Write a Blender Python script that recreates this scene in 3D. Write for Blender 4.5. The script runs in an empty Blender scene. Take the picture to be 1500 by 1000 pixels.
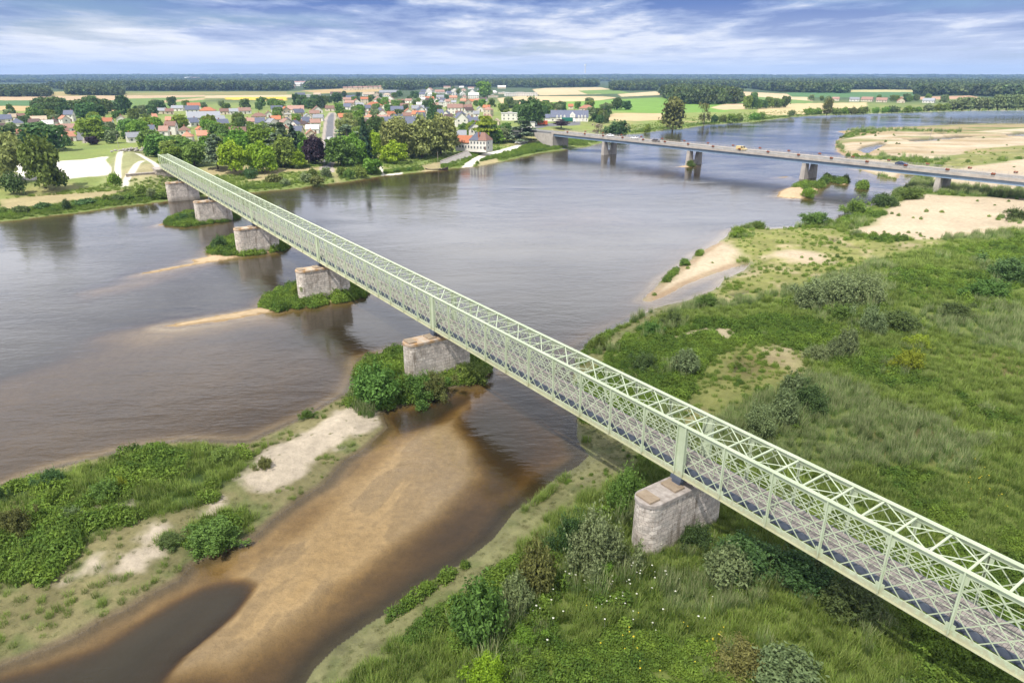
import bpy, math, random
import numpy as np
from mathutils import Vector, Matrix

scene = bpy.context.scene
C = scene.collection
R = math.radians
random.seed(7)
rng = np.random.default_rng(7)

# ------------------------------------------------------------------ camera
CAM_H = 40.2
PITCH = math.atan(390 / 1000.0)
FPX = 1000.0                                  # focal length in pixels of the 1500 px wide photograph
cam_d = bpy.data.cameras.new("camera")
cam_d.lens = 24.0
cam_d.sensor_width = 36.0
cam_d.clip_start = 0.5
cam_d.clip_end = 60000
cam = bpy.data.objects.new("camera", cam_d)
C.objects.link(cam)
cam.location = (0, 0, CAM_H)
cam.rotation_euler = (math.pi / 2 - PITCH, 0, 0)
scene.camera = cam

# ------------------------------------------------------------------ light
SUN_DIR = Vector((0.42, 0.62, -1.22)).normalized()       # the way the light travels
sun_d = bpy.data.lights.new("sun", 'SUN')
sun_d.energy = 4.6
sun_d.angle = R(0.6)
sun_d.color = (1.0, 0.95, 0.86)
sun = bpy.data.objects.new("sun", sun_d)
C.objects.link(sun)
sun.location = (-200, -50, 300)
sun.rotation_euler = SUN_DIR.to_track_quat('-Z', 'Y').to_euler()

scene.view_settings.view_transform = 'Standard'
scene.view_settings.look = 'None'
scene.view_settings.gamma = 1
scene.view_settings.use_curve_mapping = False
scene.view_settings.exposure = 0.42
scene.cycles.max_bounces = 6
scene.cycles.diffuse_bounces = 2
scene.cycles.glossy_bounces = 2
scene.cycles.transmission_bounces = 3
scene.cycles.transparent_max_bounces = 8
scene.cycles.volume_bounces = 0
scene.cycles.use_denoising = True
scene.cycles.caustics_reflective = False
scene.cycles.caustics_refractive = False


def N(nt, typ, loc=(0, 0), **kw):
    n = nt.nodes.new(typ)
    for k, v in kw.items():
        setattr(n, k, v)
    return n


def math_n(nt, op, a, b=None, clamp=False):
    n = nt.nodes.new('ShaderNodeMath')
    n.operation = op
    n.use_clamp = clamp
    for i, v in enumerate((a, b)):
        if v is None:
            continue
        if isinstance(v, (int, float)):
            n.inputs[i].default_value = v
        else:
            nt.links.new(v, n.inputs[i])
    return n.outputs[0]


def mix_n(nt, fac, a, b, blend='MIX'):
    n = nt.nodes.new('ShaderNodeMix')
    n.data_type = 'RGBA'
    n.blend_type = blend
    n.clamp_factor = True
    for sock, v in ((n.inputs[0], fac), (n.inputs[6], a), (n.inputs[7], b)):
        if isinstance(v, (int, float)):
            sock.default_value = v
        elif isinstance(v, (tuple, list)):
            sock.default_value = (v[0], v[1], v[2], 1)
        else:
            nt.links.new(v, sock)
    return n.outputs[2]


def ramp_n(nt, fac, stops):
    n = nt.nodes.new('ShaderNodeValToRGB')
    nt.links.new(fac, n.inputs[0])
    el = n.color_ramp.elements
    while len(el) > 1:
        el.remove(el[-1])
    for i, (p, c) in enumerate(stops):
        e = el[0] if i == 0 else el.new(p)
        e.position = p
        e.color = (c[0], c[1], c[2], 1) if isinstance(c, (tuple, list)) else (c, c, c, 1)
    return n.outputs[0]


def noise_n(nt, vec, scale, detail=4, rough=0.55, dist=0.0):
    n = nt.nodes.new('ShaderNodeTexNoise')
    n.inputs['Scale'].default_value = scale
    n.inputs['Detail'].default_value = detail
    n.inputs['Roughness'].default_value = rough
    n.inputs['Distortion'].default_value = dist
    if vec is not None:
        nt.links.new(vec, n.inputs['Vector'])
    return n.outputs[0]


# ------------------------------------------------------------------ sky: blue air and a broken sheet of stratocumulus
world = bpy.data.worlds.new("World")
scene.world = world
world.use_nodes = True
nt = world.node_tree
nt.nodes.clear()
w_out = N(nt, 'ShaderNodeOutputWorld')
sky = N(nt, 'ShaderNodeTexSky', sky_type='NISHITA')
sky.sun_disc = False
sky.sun_elevation = math.asin(-SUN_DIR.z)
sky.sun_rotation = math.atan2(-SUN_DIR.x, -SUN_DIR.y)
sky.altitude = 100
sky.air_density = 1.0
sky.dust_density = 0.6
bg_sky = N(nt, 'ShaderNodeBackground')
bg_sky.inputs[1].default_value = 0.06
sat = N(nt, 'ShaderNodeHueSaturation')
sat.inputs['Saturation'].default_value = 1.15
nt.links.new(sky.outputs[0], sat.inputs['Color'])
nt.links.new(mix_n(nt, 1.0, sat.outputs[0], (.72, .84, 1.25), 'MULTIPLY'), bg_sky.inputs[0])
tc = N(nt, 'ShaderNodeTexCoord')
sep = N(nt, 'ShaderNodeSeparateXYZ')
nt.links.new(tc.outputs['Generated'], sep.inputs[0])
el = math_n(nt, 'MAXIMUM', sep.outputs[2], 0.0)
cx = math_n(nt, 'DIVIDE', sep.outputs[0], math_n(nt, 'ADD', el, .11))
cz = math_n(nt, 'DIVIDE', sep.outputs[1], math_n(nt, 'ADD', el, .11))
cy = math_n(nt, 'MULTIPLY', math_n(nt, 'LOGARITHM', math_n(nt, 'ADD', el, .022), 2.718), 2.6)
comb = N(nt, 'ShaderNodeCombineXYZ')
nt.links.new(cx, comb.inputs[0])
nt.links.new(cy, comb.inputs[1])
nt.links.new(math_n(nt, 'MULTIPLY', cz, .4), comb.inputs[2])
cl1 = noise_n(nt, comb.outputs[0], 0.55, 8, 0.55, 0.15)           # cloud cover
mp = N(nt, 'ShaderNodeMapping')
mp.inputs['Location'].default_value = (31.0, 7.3, 0)
nt.links.new(comb.outputs[0], mp.inputs[0])
cl2 = noise_n(nt, mp.outputs[0], 0.34, 4, 0.5, 0.1)              # thick and thin parts
cl3 = noise_n(nt, mp.outputs[0], 1.8, 10, 0.60, 0.12)               # billows
deck = ramp_n(nt, sep.outputs[2], [(0.045, 0.0), (0.10, 1.0)])     # more of the grey undersides higher up
thick = math_n(nt, 'ADD', math_n(nt, 'ADD', math_n(nt, 'MULTIPLY', cl2, 0.5), math_n(nt, 'MULTIPLY', cl3, 0.5)), math_n(nt, 'MULTIPLY', deck, .145))
cover = ramp_n(nt, cl1, [(0.31, 0.0), (0.45, 1.0)])
ccol = ramp_n(nt, thick, [(0.43, (0.80, 0.79, 0.80)), (0.49, (0.58, 0.61, 0.71)), (0.535, (0.30, 0.37, 0.57)), (0.61, (0.10, 0.165, 0.40))])
high = ramp_n(nt, sep.outputs[2], [(0.115, 0.0), (0.19, 1.0)])
ccol = mix_n(nt, math_n(nt, 'MULTIPLY', high, .92), ccol, (1.72, 1.73, 1.78))
zen = ramp_n(nt, sep.outputs[2], [(0.30, 0.0), (0.52, 1.0)])
ccol = mix_n(nt, math_n(nt, 'MULTIPLY', zen, .85), ccol, (.40, .42, .48))
elev = ramp_n(nt, sep.outputs[2], [(0.0, 1.0), (0.042, 0.34), (0.085, 0.0)])
ccol2 = mix_n(nt, math_n(nt, 'MULTIPLY', elev, 0.9), ccol, (0.74, 0.745, 0.80))
bg_cl = N(nt, 'ShaderNodeBackground')
nt.links.new(ccol2, bg_cl.inputs[0])
bg_cl.inputs[1].default_value = 1.0
mxs = N(nt, 'ShaderNodeMixShader')
cov2 = math_n(nt, 'MAXIMUM', math_n(nt, 'MULTIPLY', cover, 0.96), math_n(nt, 'MULTIPLY', elev, 0.85))
nt.links.new(cov2, mxs.inputs[0])
nt.links.new(bg_sky.outputs[0], mxs.inputs[1])
nt.links.new(bg_cl.outputs[0], mxs.inputs[2])
nt.links.new(mxs.outputs[0], w_out.inputs[0])
world.cycles.sampling_method = 'AUTOMATIC'


# ------------------------------------------------------------------ from a pixel of the photograph to a place in the world
CP, SP = math.cos(PITCH), math.sin(PITCH)


def at(x, y, z=0.0):
    """Where the line of sight through pixel (x, y) meets the height z."""
    u = (x - 750) / FPX
    v = (500 - y) / FPX
    t = (CAM_H - z) / (SP - v * CP)
    return (u * t, (CP + v * SP) * t)


def px_per_m(x, y, z=0.0):
    X, Y = at(x, y, z)
    depth = Y * CP + (CAM_H - z) * SP
    return FPX / depth


def poly(pts, z=0.0):
    return np.array([at(px, py, z) for px, py in pts])


def sd_poly(X, Y, P, margin=60.0):
    """Signed distance to polygon P (negative inside); only exact within the margin of its bounding box."""
    X = np.asarray(X, float); Y = np.asarray(Y, float)
    out = np.full(X.shape, 1e4)
    x0, y0 = P.min(0) - margin
    x1, y1 = P.max(0) + margin
    m = (X > x0) & (X < x1) & (Y > y0) & (Y < y1)
    if not m.any():
        return out
    x, y = X[m], Y[m]
    d2 = np.full(x.shape, 1e18)
    ins = np.zeros(x.shape, bool)
    n = len(P)
    for i in range(n):
        ax, ay = P[i]
        bx, by = P[(i + 1) % n]
        ex, ey = bx - ax, by - ay
        wx, wy = x - ax, y - ay
        t = np.clip((wx * ex + wy * ey) / max(ex * ex + ey * ey, 1e-12), 0, 1)
        dx, dy = wx - t * ex, wy - t * ey
        d2 = np.minimum(d2, dx * dx + dy * dy)
        c = (ay > y) != (by > y)
        if abs(ey) > 1e-12:
            ins ^= c & (x < ex * (y - ay) / ey + ax)
    d = np.sqrt(d2)
    out[m] = np.where(ins, -d, d)
    return out


_nt = np.random.default_rng(3).random((256, 256))


def vnoise(X, Y):
    xi = np.floor(X).astype(int); yi = np.floor(Y).astype(int)
    fx = X - xi; fy = Y - yi
    fx = fx * fx * (3 - 2 * fx); fy = fy * fy * (3 - 2 * fy)
    a = _nt[xi & 255, yi & 255]; b = _nt[(xi + 1) & 255, yi & 255]
    c = _nt[xi & 255, (yi + 1) & 255]; d = _nt[(xi + 1) & 255, (yi + 1) & 255]
    return (a * (1 - fx) + b * fx) * (1 - fy) + (c * (1 - fx) + d * fx) * fy


def fbm(X, Y, size, octaves=4, seed=0):
    """Value noise in about -1..1 with features of the given size in metres."""
    X = X / size + 17.3 * seed; Y = Y / size + 9.1 * seed
    s = 0.0; a = 1.0; t = 0.0
    for _ in range(octaves):
        s = s + a * (vnoise(X, Y) * 2 - 1); t += a
        X = X * 2.03 + 5.1; Y = Y * 2.03 + 1.7; a *= 0.55
    return s / t


def sstep(a, b, x):
    t = np.clip((x - a) / (b - a), 0, 1)
    return t * t * (3 - 2 * t)


# ------------------------------------------------------------------ objects, names, labels
_labels = {}


def tag(o, label, cat=None, group=None, kind=None):
    if label:
        o['label'] = label
    if cat:
        o['category'] = cat
    if group:
        o['group'] = group
    if kind:
        o['kind'] = kind
    if label and cat:
        _labels.setdefault(label.lower(), []).append(o.name)
    return o


def empty(name, loc=(0, 0, 0), rz=0.0, s=1.0):
    o = bpy.data.objects.new(name, None)
    o.empty_display_size = 0.5
    C.objects.link(o)
    o.location = loc
    o.rotation_euler = (0, 0, rz)
    o.scale = (s, s, s) if isinstance(s, (int, float)) else s
    return o


def link_mesh(name, me, parent=None, loc=None):
    o = bpy.data.objects.new(name, me)
    C.objects.link(o)
    if parent is not None:
        o.parent = parent
    if loc is not None:
        o.location = loc
    return o


def copy_tree(root):
    r = root.copy()
    C.objects.link(r)
    for ch in root.children:
        c = ch.copy(); C.objects.link(c); c.parent = r
        for g in ch.children:
            d = g.copy(); C.objects.link(d); d.parent = c
    return r


def np_mesh(name, verts, faces, mats=(), smooth=False, attrs=None, midx=None):
    """verts (n,3); faces: (m,k) array of equal-sized polygons or a list."""
    me = bpy.data.meshes.new(name)
    if isinstance(faces, np.ndarray):
        n, k = faces.shape
        me.vertices.add(len(verts))
        me.vertices.foreach_set('co', np.asarray(verts, np.float32).ravel())
        me.loops.add(n * k)
        me.loops.foreach_set('vertex_index', faces.astype(np.int32).ravel())
        me.polygons.add(n)
        me.polygons.foreach_set('loop_start', np.arange(0, n * k, k, dtype=np.int32))
        me.polygons.foreach_set('loop_total', np.full(n, k, np.int32))
    else:
        me.from_pydata([tuple(v) for v in verts], [], faces)
    for m in mats:
        me.materials.append(m)
    if midx is not None:
        me.polygons.foreach_set('material_index', np.asarray(midx, np.int32))
    me.update(calc_edges=True)
    if smooth:
        me.polygons.foreach_set('use_smooth', np.ones(len(me.polygons), bool))
    for an, (typ, dom, data) in (attrs or {}).items():
        a = me.attributes.new(an, typ, dom)
        key = 'color' if typ in ('FLOAT_COLOR', 'BYTE_COLOR') else ('vector' if typ == 'FLOAT_VECTOR' else 'value')
        a.data.foreach_set(key, np.asarray(data).ravel())
    return me


class MB:
    """Collects boxes, bars and prisms; build() links them as ONE mesh object."""

    def __init__(self):
        self.v = []; self.f = []; self.m = []

    def add(self, verts, faces, mi=0):
        b = len(self.v)
        self.v += [tuple(p) for p in verts]
        self.f += [tuple(b + i for i in q) for q in faces]
        self.m += [mi] * len(faces)

    def box(self, x0, x1, y0, y1, z0, z1, mi=0):
        self.add([(x0, y0, z0), (x1, y0, z0), (x1, y1, z0), (x0, y1, z0), (x0, y0, z1), (x1, y0, z1), (x1, y1, z1), (x0, y1, z1)],
                 [(0, 3, 2, 1), (4, 5, 6, 7), (0, 1, 5, 4), (1, 2, 6, 5), (2, 3, 7, 6), (3, 0, 4, 7)], mi)

    def bar(self, p, q, w, t, up=(0, 0, 1), mi=0):
        """A flat bar from p to q: width w across (in the plane of 'up'), thickness t."""
        p = np.array(p, float); q = np.array(q, float)
        d = q - p; d /= np.linalg.norm(d)
        n = np.cross(d, np.array(up, float)); n /= np.linalg.norm(n)
        u = np.cross(n, d)
        a = u * w / 2; b = n * t / 2
        c = [p - a - b, p + a - b, p + a + b, p - a + b, q - a - b, q + a - b, q + a + b, q - a + b]
        self.add(c, [(0, 1, 2, 3), (7, 6, 5, 4), (0, 4, 5, 1), (1, 5, 6, 2), (2, 6, 7, 3), (3, 7, 4, 0)], mi)

    def prism(self, outline, z0, z1, mi=0, axis='z', s0=1.0):
        n = len(outline)
        if axis == 'z':
            v = [(x * s0, y * s0, z0) for x, y in outline] + [(x, y, z1) for x, y in outline]
        elif axis == 'y':
            v = [(x, z0, y) for x, y in outline] + [(x, z1, y) for x, y in outline]
        else:
            v = [(z0, x, y) for x, y in outline] + [(z1, x, y) for x, y in outline]
        f = [tuple(range(n))[::-1], tuple(range(n, 2 * n))] + [(i, (i + 1) % n, n + (i + 1) % n, n + i) for i in range(n)]
        self.add(v, f, mi)

    def cyl(self, p, q, r0, r1=None, n=8, mi=0):
        r1 = r0 if r1 is None else r1
        p = np.array(p, float); q = np.array(q, float)
        d = q - p; d /= np.linalg.norm(d)
        a = np.cross(d, (0, 0, 1) if abs(d[2]) < 0.9 else (1, 0, 0)); a /= np.linalg.norm(a)
        b = np.cross(d, a)
        ring = [(math.cos(2 * math.pi * i / n), math.sin(2 * math.pi * i / n)) for i in range(n)]
        v = [p + (a * c + b * s) * r0 for c, s in ring] + [q + (a * c + b * s) * r1 for c, s in ring]
        f = [tuple(range(n)), tuple(range(2 * n - 1, n - 1, -1))] + [(i, n + i, n + (i + 1) % n, (i + 1) % n) for i in range(n)]
        self.add(v, f, mi)

    def build(self, name, mats, parent=None, loc=None, bevel=0.0):
        me = bpy.data.meshes.new(name)
        me.from_pydata(self.v, [], self.f)
        mats = mats if isinstance(mats, (list, tuple)) else [mats]
        for m in mats:
            me.materials.append(m)
        if len(mats) > 1:
            me.polygons.foreach_set('material_index', self.m)
        me.update()
        import bmesh
        bm = bmesh.new(); bm.from_mesh(me)
        bmesh.ops.recalc_face_normals(bm, faces=bm.faces)
        if bevel:
            bmesh.ops.bevel(bm, geom=bm.edges[:], offset=bevel, segments=1, affect='EDGES')
        bm.to_mesh(me); bm.free()
        return link_mesh(name, me, parent, loc)


# ------------------------------------------------------------------ materials
def new_mat(name):
    m = bpy.data.materials.new(name)
    m.use_nodes = True
    nt = m.node_tree
    b = nt.nodes['Principled BSDF']
    return m, nt, b


def surf(name, c1, c2=None, scale=1.0, rough=0.8, bump=0.0, metal=0.0, coords='Object', detail=5, lo=0.35, hi=0.65, spec=0.3, vary=0.0):
    """A surface of two mottled colours."""
    m, nt, b = new_mat(name)
    tc = N(nt, 'ShaderNodeTexCoord')
    no = noise_n(nt, tc.outputs[coords], scale, detail, 0.6)
    c2 = c2 or tuple(v * 0.75 for v in c1)
    col = mix_n(nt, ramp_n(nt, no, [(lo, 0.0), (hi, 1.0)]), c1, c2)
    if vary:
        oi = N(nt, 'ShaderNodeObjectInfo')
        h = N(nt, 'ShaderNodeHueSaturation')
        nt.links.new(col, h.inputs['Color'])
        nt.links.new(math_n(nt, 'ADD', math_n(nt, 'MULTIPLY', oi.outputs['Random'], 2 * vary), 1 - vary), h.inputs['Value'])
        col = h.outputs[0]
    nt.links.new(col, b.inputs['Base Color'])
    b.inputs['Roughness'].default_value = rough
    b.inputs['Metallic'].default_value = metal
    b.inputs['Specular IOR Level'].default_value = spec
    if bump:
        bp = N(nt, 'ShaderNodeBump')
        bp.inputs['Strength'].default_value = 0.6
        bp.inputs['Distance'].default_value = bump
        nt.links.new(no, bp.inputs['Height'])
        nt.links.new(bp.outputs[0], b.inputs['Normal'])
    return m


def leaf_mat(name, c, c2=None, trans=0.25, vary=0.22, hue=0.03, rough=0.6):
    """Leaves: each leaf clump carries its own tint in 'shade'; each plant differs a little from the next."""
    m, nt, b = new_mat(name)
    at_ = N(nt, 'ShaderNodeAttribute', attribute_name='shade')
    c2 = c2 or tuple(v * 0.55 for v in c)
    col = mix_n(nt, at_.outputs['Fac'], c2, c)
    oi = N(nt, 'ShaderNodeObjectInfo')
    h = N(nt, 'ShaderNodeHueSaturation')
    nt.links.new(col, h.inputs['Color'])
    rnd = oi.outputs['Random']
    nt.links.new(math_n(nt, 'ADD', math_n(nt, 'MULTIPLY', rnd, 2 * vary), 1 - vary), h.inputs['Value'])
    r2 = math_n(nt, 'FRACT', math_n(nt, 'MULTIPLY', rnd, 7.31))
    nt.links.new(math_n(nt, 'ADD', math_n(nt, 'MULTIPLY', r2, 2 * hue), 0.5 - hue), h.inputs['Hue'])
    nt.links.new(h.outputs[0], b.inputs['Base Color'])
    b.inputs['Roughness'].default_value = rough
    b.inputs['Specular IOR Level'].default_value = 0.25
    tr = N(nt, 'ShaderNodeBsdfTranslucent')
    nt.links.new(h.outputs[0], tr.inputs[0])
    mx = N(nt, 'ShaderNodeMixShader')
    mx.inputs[0].default_value = trans
    nt.links.new(b.outputs[0], mx.inputs[1])
    nt.links.new(tr.outputs[0], mx.inputs[2])
    nt.links.new(mx.outputs[0], nt.nodes['Material Output'].inputs[0])
    return m
# ------------------------------------------------------------------ the shape of the land and the river
FAR_SHORE = [(-700, 408), (-350, 366), (-150, 343), (0, 325), (60, 318), (120, 310), (200, 300), (262, 292), (330, 285), (372, 282), (430, 276),
             (500, 267), (560, 258), (600, 254), (640, 250), (660, 247), (700, 244), (740, 236), (770, 229), (800, 223), (826, 219.5),
             (845, 216.5), (863, 215), (885, 208), (900, 201), (919, 197), (949, 195), (968, 190.5), (1000, 189), (1036, 183), (1087, 180),
             (1108, 178.5), (1140, 174), (1180, 170), (1233, 168), (1270, 167), (1340, 164.7), (1420, 162.5), (1500, 162), (1700, 161), (2100, 160)]
FAR_P = np.vstack([poly(FAR_SHORE), [(9000, 1500), (16000, 16000), (-16000, 16000), (-16000, 200)]])
RIGHT_SHORE = [(2100, 186), (1700, 182.5), (1500, 182), (1420, 182), (1367, 184), (1300, 187), (1260, 190), (1225, 192.5), (1239, 197), (1224, 207), (1222, 214), (1225, 222),
               (1241, 231), (1249, 246), (1275, 254), (1296, 262), (1313, 265), (1321, 256), (1342, 257), (1330, 268), (1310, 283), (1297, 293), (1276, 303),
               (1257, 311), (1233, 322), (1193, 330), (1127, 335), (1105, 328), (1072, 336), (1058, 350), (1040, 360), (1015, 376), (990, 395),
               (965, 415), (939, 440), (950, 443), (972, 436), (1000, 420), (1016, 413), (1047, 402), (1075, 391), (1100, 384), (1092, 396), (1060, 408),
               (1050, 420), (1033, 428), (1007, 439), (959, 450), (928, 466), (897, 483), (866, 501), (849, 514), (838, 540), (836, 575), (845, 613), (846, 639), (854, 654),
               (864, 667), (846, 683), (811, 703), (775, 736), (753, 749), (723, 789), (679, 824), (626, 855), (586, 886), (538, 916),
               (494, 947), (463, 978), (446, 1002), (380, 1080), (300, 1180)]
RIGHT_P = np.vstack([poly(RIGHT_SHORE), [(-30, -300), (6000, -300), (9000, 1200)]])
LEFT_ISLE = [(-400, 800), (-150, 745), (0, 714), (66, 688), (132, 672), (198, 655), (264, 645), (308, 646), (361, 648), (396, 633), (422, 622), (444, 611),
             (464, 601), (488, 587), (512, 574), (520, 555), (531, 523), (600, 505), (690, 515), (715, 528), (722, 540), (718, 549), (699, 561), (677, 566), (650, 571),
             (631, 584), (600, 592), (569, 601), (560, 606), (569, 626), (538, 655), (507, 674), (476, 710), (444, 729), (409, 754), (374, 784), (326, 811), (282, 828),
             (264, 850), (220, 872), (185, 894), (145, 912), (110, 934), (57, 956), (0, 976), (-200, 1040), (-500, 1100)]
LEFT_P = poly(LEFT_ISLE)
ISLE3 = [(384, 446), (396, 434), (420, 424), (470, 412), (510, 414), (533, 426), (528, 436), (483, 443), (434, 451), (410, 454), (391, 453)]
BAR3 = [(233, 478), (300, 465), (350, 456), (380, 450), (402, 450), (404, 456), (380, 461), (330, 470), (260, 479)]
ISLE4 = [(309, 369), (318, 356), (345, 348), (400, 346), (418, 354), (421, 360), (411, 367), (375, 372), (336, 375), (318, 373)]
BAR4 = [(198, 402), (240, 393), (285, 384.5), (277, 381), (303, 376), (312, 370), (325, 374), (351, 376), (324, 382), (270, 391), (225, 400)]
ISLE5 = [(244, 329), (249, 322), (270, 314), (320, 309), (346, 315), (349, 319), (336, 323), (300, 328), (270, 331)]
BAR5 = [(229, 330), (238, 327.5), (243, 328), (236, 330.5)]
BARR1 = [(991, 244.5), (1003, 242.5), (1014, 240.5), (1020, 243), (1008, 245)]
BARR2 = [(1136, 288), (1140, 281), (1150, 276), (1172, 271), (1195, 270), (1207, 267), (1214, 268), (1200, 276), (1192, 285), (1176, 291), (1155, 291)]
BARR3 = [(1202, 265), (1212, 262), (1222, 264), (1218, 268)]
BARR4 = [(1225, 267), (1236, 264), (1241, 266), (1238, 271), (1230, 270)]
BARR5 = [(1256, 275), (1264, 273.5), (1270, 275), (1263, 277.5)]
BARR6 = [(1136, 260), (1150, 258.5), (1160, 258.5), (1150, 260.5)]
SMALL = [(poly(p), h) for p, h in ((ISLE3, 1.2), (BAR3, .35), (ISLE4, 1.2), (BAR4, .6), (ISLE5, 1.2), (BAR5, .25), (BARR1, .5), (BARR2, .8), (BARR3, .6), (BARR4, .6), (BARR5, .5), (BARR6, .3))]

MOUND = poly([(152, 262), (160, 236), (178, 222), (205, 222), (232, 238), (252, 246), (262, 256), (230, 262), (200, 262)], 5)
DEEP = [(poly(p), d, w) for p, d, w in (
    ([(372, 856), (362, 872), (342, 896), (312, 922), (272, 955), (235, 1000), (180, 1060), (-60, 1090), (-60, 1005), (60, 975), (150, 945), (215, 905), (255, 880), (290, 862), (330, 849), (358, 848)], 1.15, 1.3),   # dark pool
    ([(800, 690), (760, 735), (720, 780), (676, 815), (620, 848), (580, 880), (530, 910), (480, 945), (440, 990), (380, 1060), (330, 1060), (385, 1000), (455, 945), (525, 895), (585, 850), (655, 805), (722, 752), (776, 704)], .72, 4.5),
    ([(540, 605), (600, 600), (690, 575), (640, 610), (590, 628)], 1.0, 2.0),
)]
SHALLOW = [(poly(p), d, w) for p, d, w in (
    ([(700, 575), (690, 620), (720, 650), (730, 700), (670, 762), (600, 818), (520, 872), (450, 925), (350, 1000), (200, 1040), (-100, 1060), (30, 985), (150, 935), (260, 872), (330, 822), (420, 768), (490, 715), (575, 640), (640, 608)], 0.10, 3.0),
    ([(720, 560), (800, 600), (840, 640), (820, 690), (760, 690), (740, 640)], 0.55, 6.0),
    ([(-400, 760), (-200, 640), (0, 545), (170, 490), (300, 475), (420, 470), (520, 500), (520, 545), (480, 580), (360, 640), (200, 650), (0, 710), (-200, 760)], 0.52, 9.0),
    ([(160, 492), (240, 478), (330, 470), (400, 460), (430, 470), (330, 490), (220, 500)], 0.3, 4.0),
    ([(100, 425), (200, 402), (280, 390), (330, 395), (220, 420), (120, 440)], 0.35, 5.0),
    ([(700, 320), (800, 290), (950, 300), (1010, 330), (900, 350), (760, 350)], 0.75, 20.0),
    ([(880, 250), (960, 240), (1010, 250), (980, 270), (900, 265)], 0.6, 12.0),
    ([(1225, 190), (1330, 180), (1500, 178), (1800, 180), (1500, 186), (1300, 192)], 0.25, 8.0),
    ([(1240, 235), (1340, 250), (1340, 265), (1300, 285), (1240, 262)], 0.35, 6.0),
    ([(900, 470), (960, 430), (1000, 390), (1060, 345), (1100, 340), (1110, 325), (1000, 350), (930, 420), (870, 480)], 0.7, 6.0),
)]
POOLS = [poly(p, 0.2) for p in (
    [(1255, 222), (1262, 216), (1290, 210), (1300, 213), (1282, 220), (1270, 226)],
    [(1320, 206), (1360, 204), (1400, 200), (1440, 201), (1400, 206), (1340, 211)],
    [(1340, 198), (1380, 196), (1395, 199), (1350, 200)],
    [(1468, 198), (1500, 195), (1560, 196), (1540, 202), (1480, 202)],
    [(1210, 357), (1222, 352), (1228, 358), (1216, 361)], [(1248, 365), (1260, 364), (1258, 370), (1248, 369)],
    [(1069, 541), (1082, 536), (1093, 541), (1088, 549), (1074, 549)], [(1090, 432), (1075, 436), (1060, 433), (1085, 428), (1100, 428)])]
PLAZA = poly([(-60, 262), (-60, 250), (30, 244), (92, 239), (135, 237), (158, 232), (153, 243), (160, 258), (130, 259), (100, 262), (40, 266)], 4.0)
PATHS = [poly(p, z) for p, z in (
    ([(168, 256), (172, 224), (181, 223), (177, 258), (172, 261)], 5.0),
    ([(147, 234), (151, 232), (164, 250), (163, 256), (158, 255)], 4.5),
    ([(197, 222), (206, 222), (236, 240), (232, 245), (222, 238)], 7.0),
    ([(110, 238), (150, 231), (160, 232), (150, 236), (128, 241)], 4.5),
    ([(175, 258), (186, 252), (205, 240), (214, 238), (198, 250), (184, 258)], 6.0),
    ([(656, 244), (672, 240), (690, 229), (708, 222), (740, 215), (768, 208), (775, 210), (745, 219), (715, 226), (697, 233), (682, 242), (668, 247)], 2.5),
    ([(556, 243), (559, 241), (563, 251), (559, 252)], 2.0),
    ([(562, 255), (590, 252), (588, 254.5), (562, 257)], 0.5),
)]
DIRT = [poly(p, z) for p, z in (
    ([(300, 251), (360, 247), (420, 246), (470, 243), (490, 237), (486, 243), (470, 248), (420, 251), (360, 254), (300, 256)], 2.6),
    ([(480, 248), (494, 245), (500, 262), (492, 263)], 2.2), ([(360, 262), (390, 250), (420, 250), (380, 262)], 2.4),
    ([(0, 292), (70, 285), (150, 279), (185, 276), (150, 284), (60, 297), (0, 303)], 2.2), ([(185, 259), (235, 250), (235, 262), (210, 265), (180, 265)], 3.5),
    ([(618, 238), (650, 232), (645, 240), (622, 245)], 2.5), ([(700, 232), (730, 226), (726, 231), (700, 236)], 2.5),
)]
ROADS = [poly(p, 5.0) for p, z in (
    ([(471, 243), (473, 228), (476, 205), (478, 186), (480, 172), (485, 166), (489, 166), (489, 180), (488, 200), (486, 220), (484, 236)], 5),
    ([(112, 206), (112, 195), (115, 184), (124, 184), (123, 195), (121, 206)], 5),
    ([(772, 207), (800, 200), (830, 201), (830, 206), (800, 205), (778, 210)], 6),
    ([(770, 186), (800, 181), (850, 178), (850, 181), (800, 185), (772, 190)], 5),
)]
PAVE = [poly(p, 5.0) for p in ([(466, 243), (471, 205), (475, 175), (482, 165), (492, 165), (493, 185), (492, 215), (489, 240)], [(120, 206), (122, 197), (128, 200), (132, 208), (122, 210)])]
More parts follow.
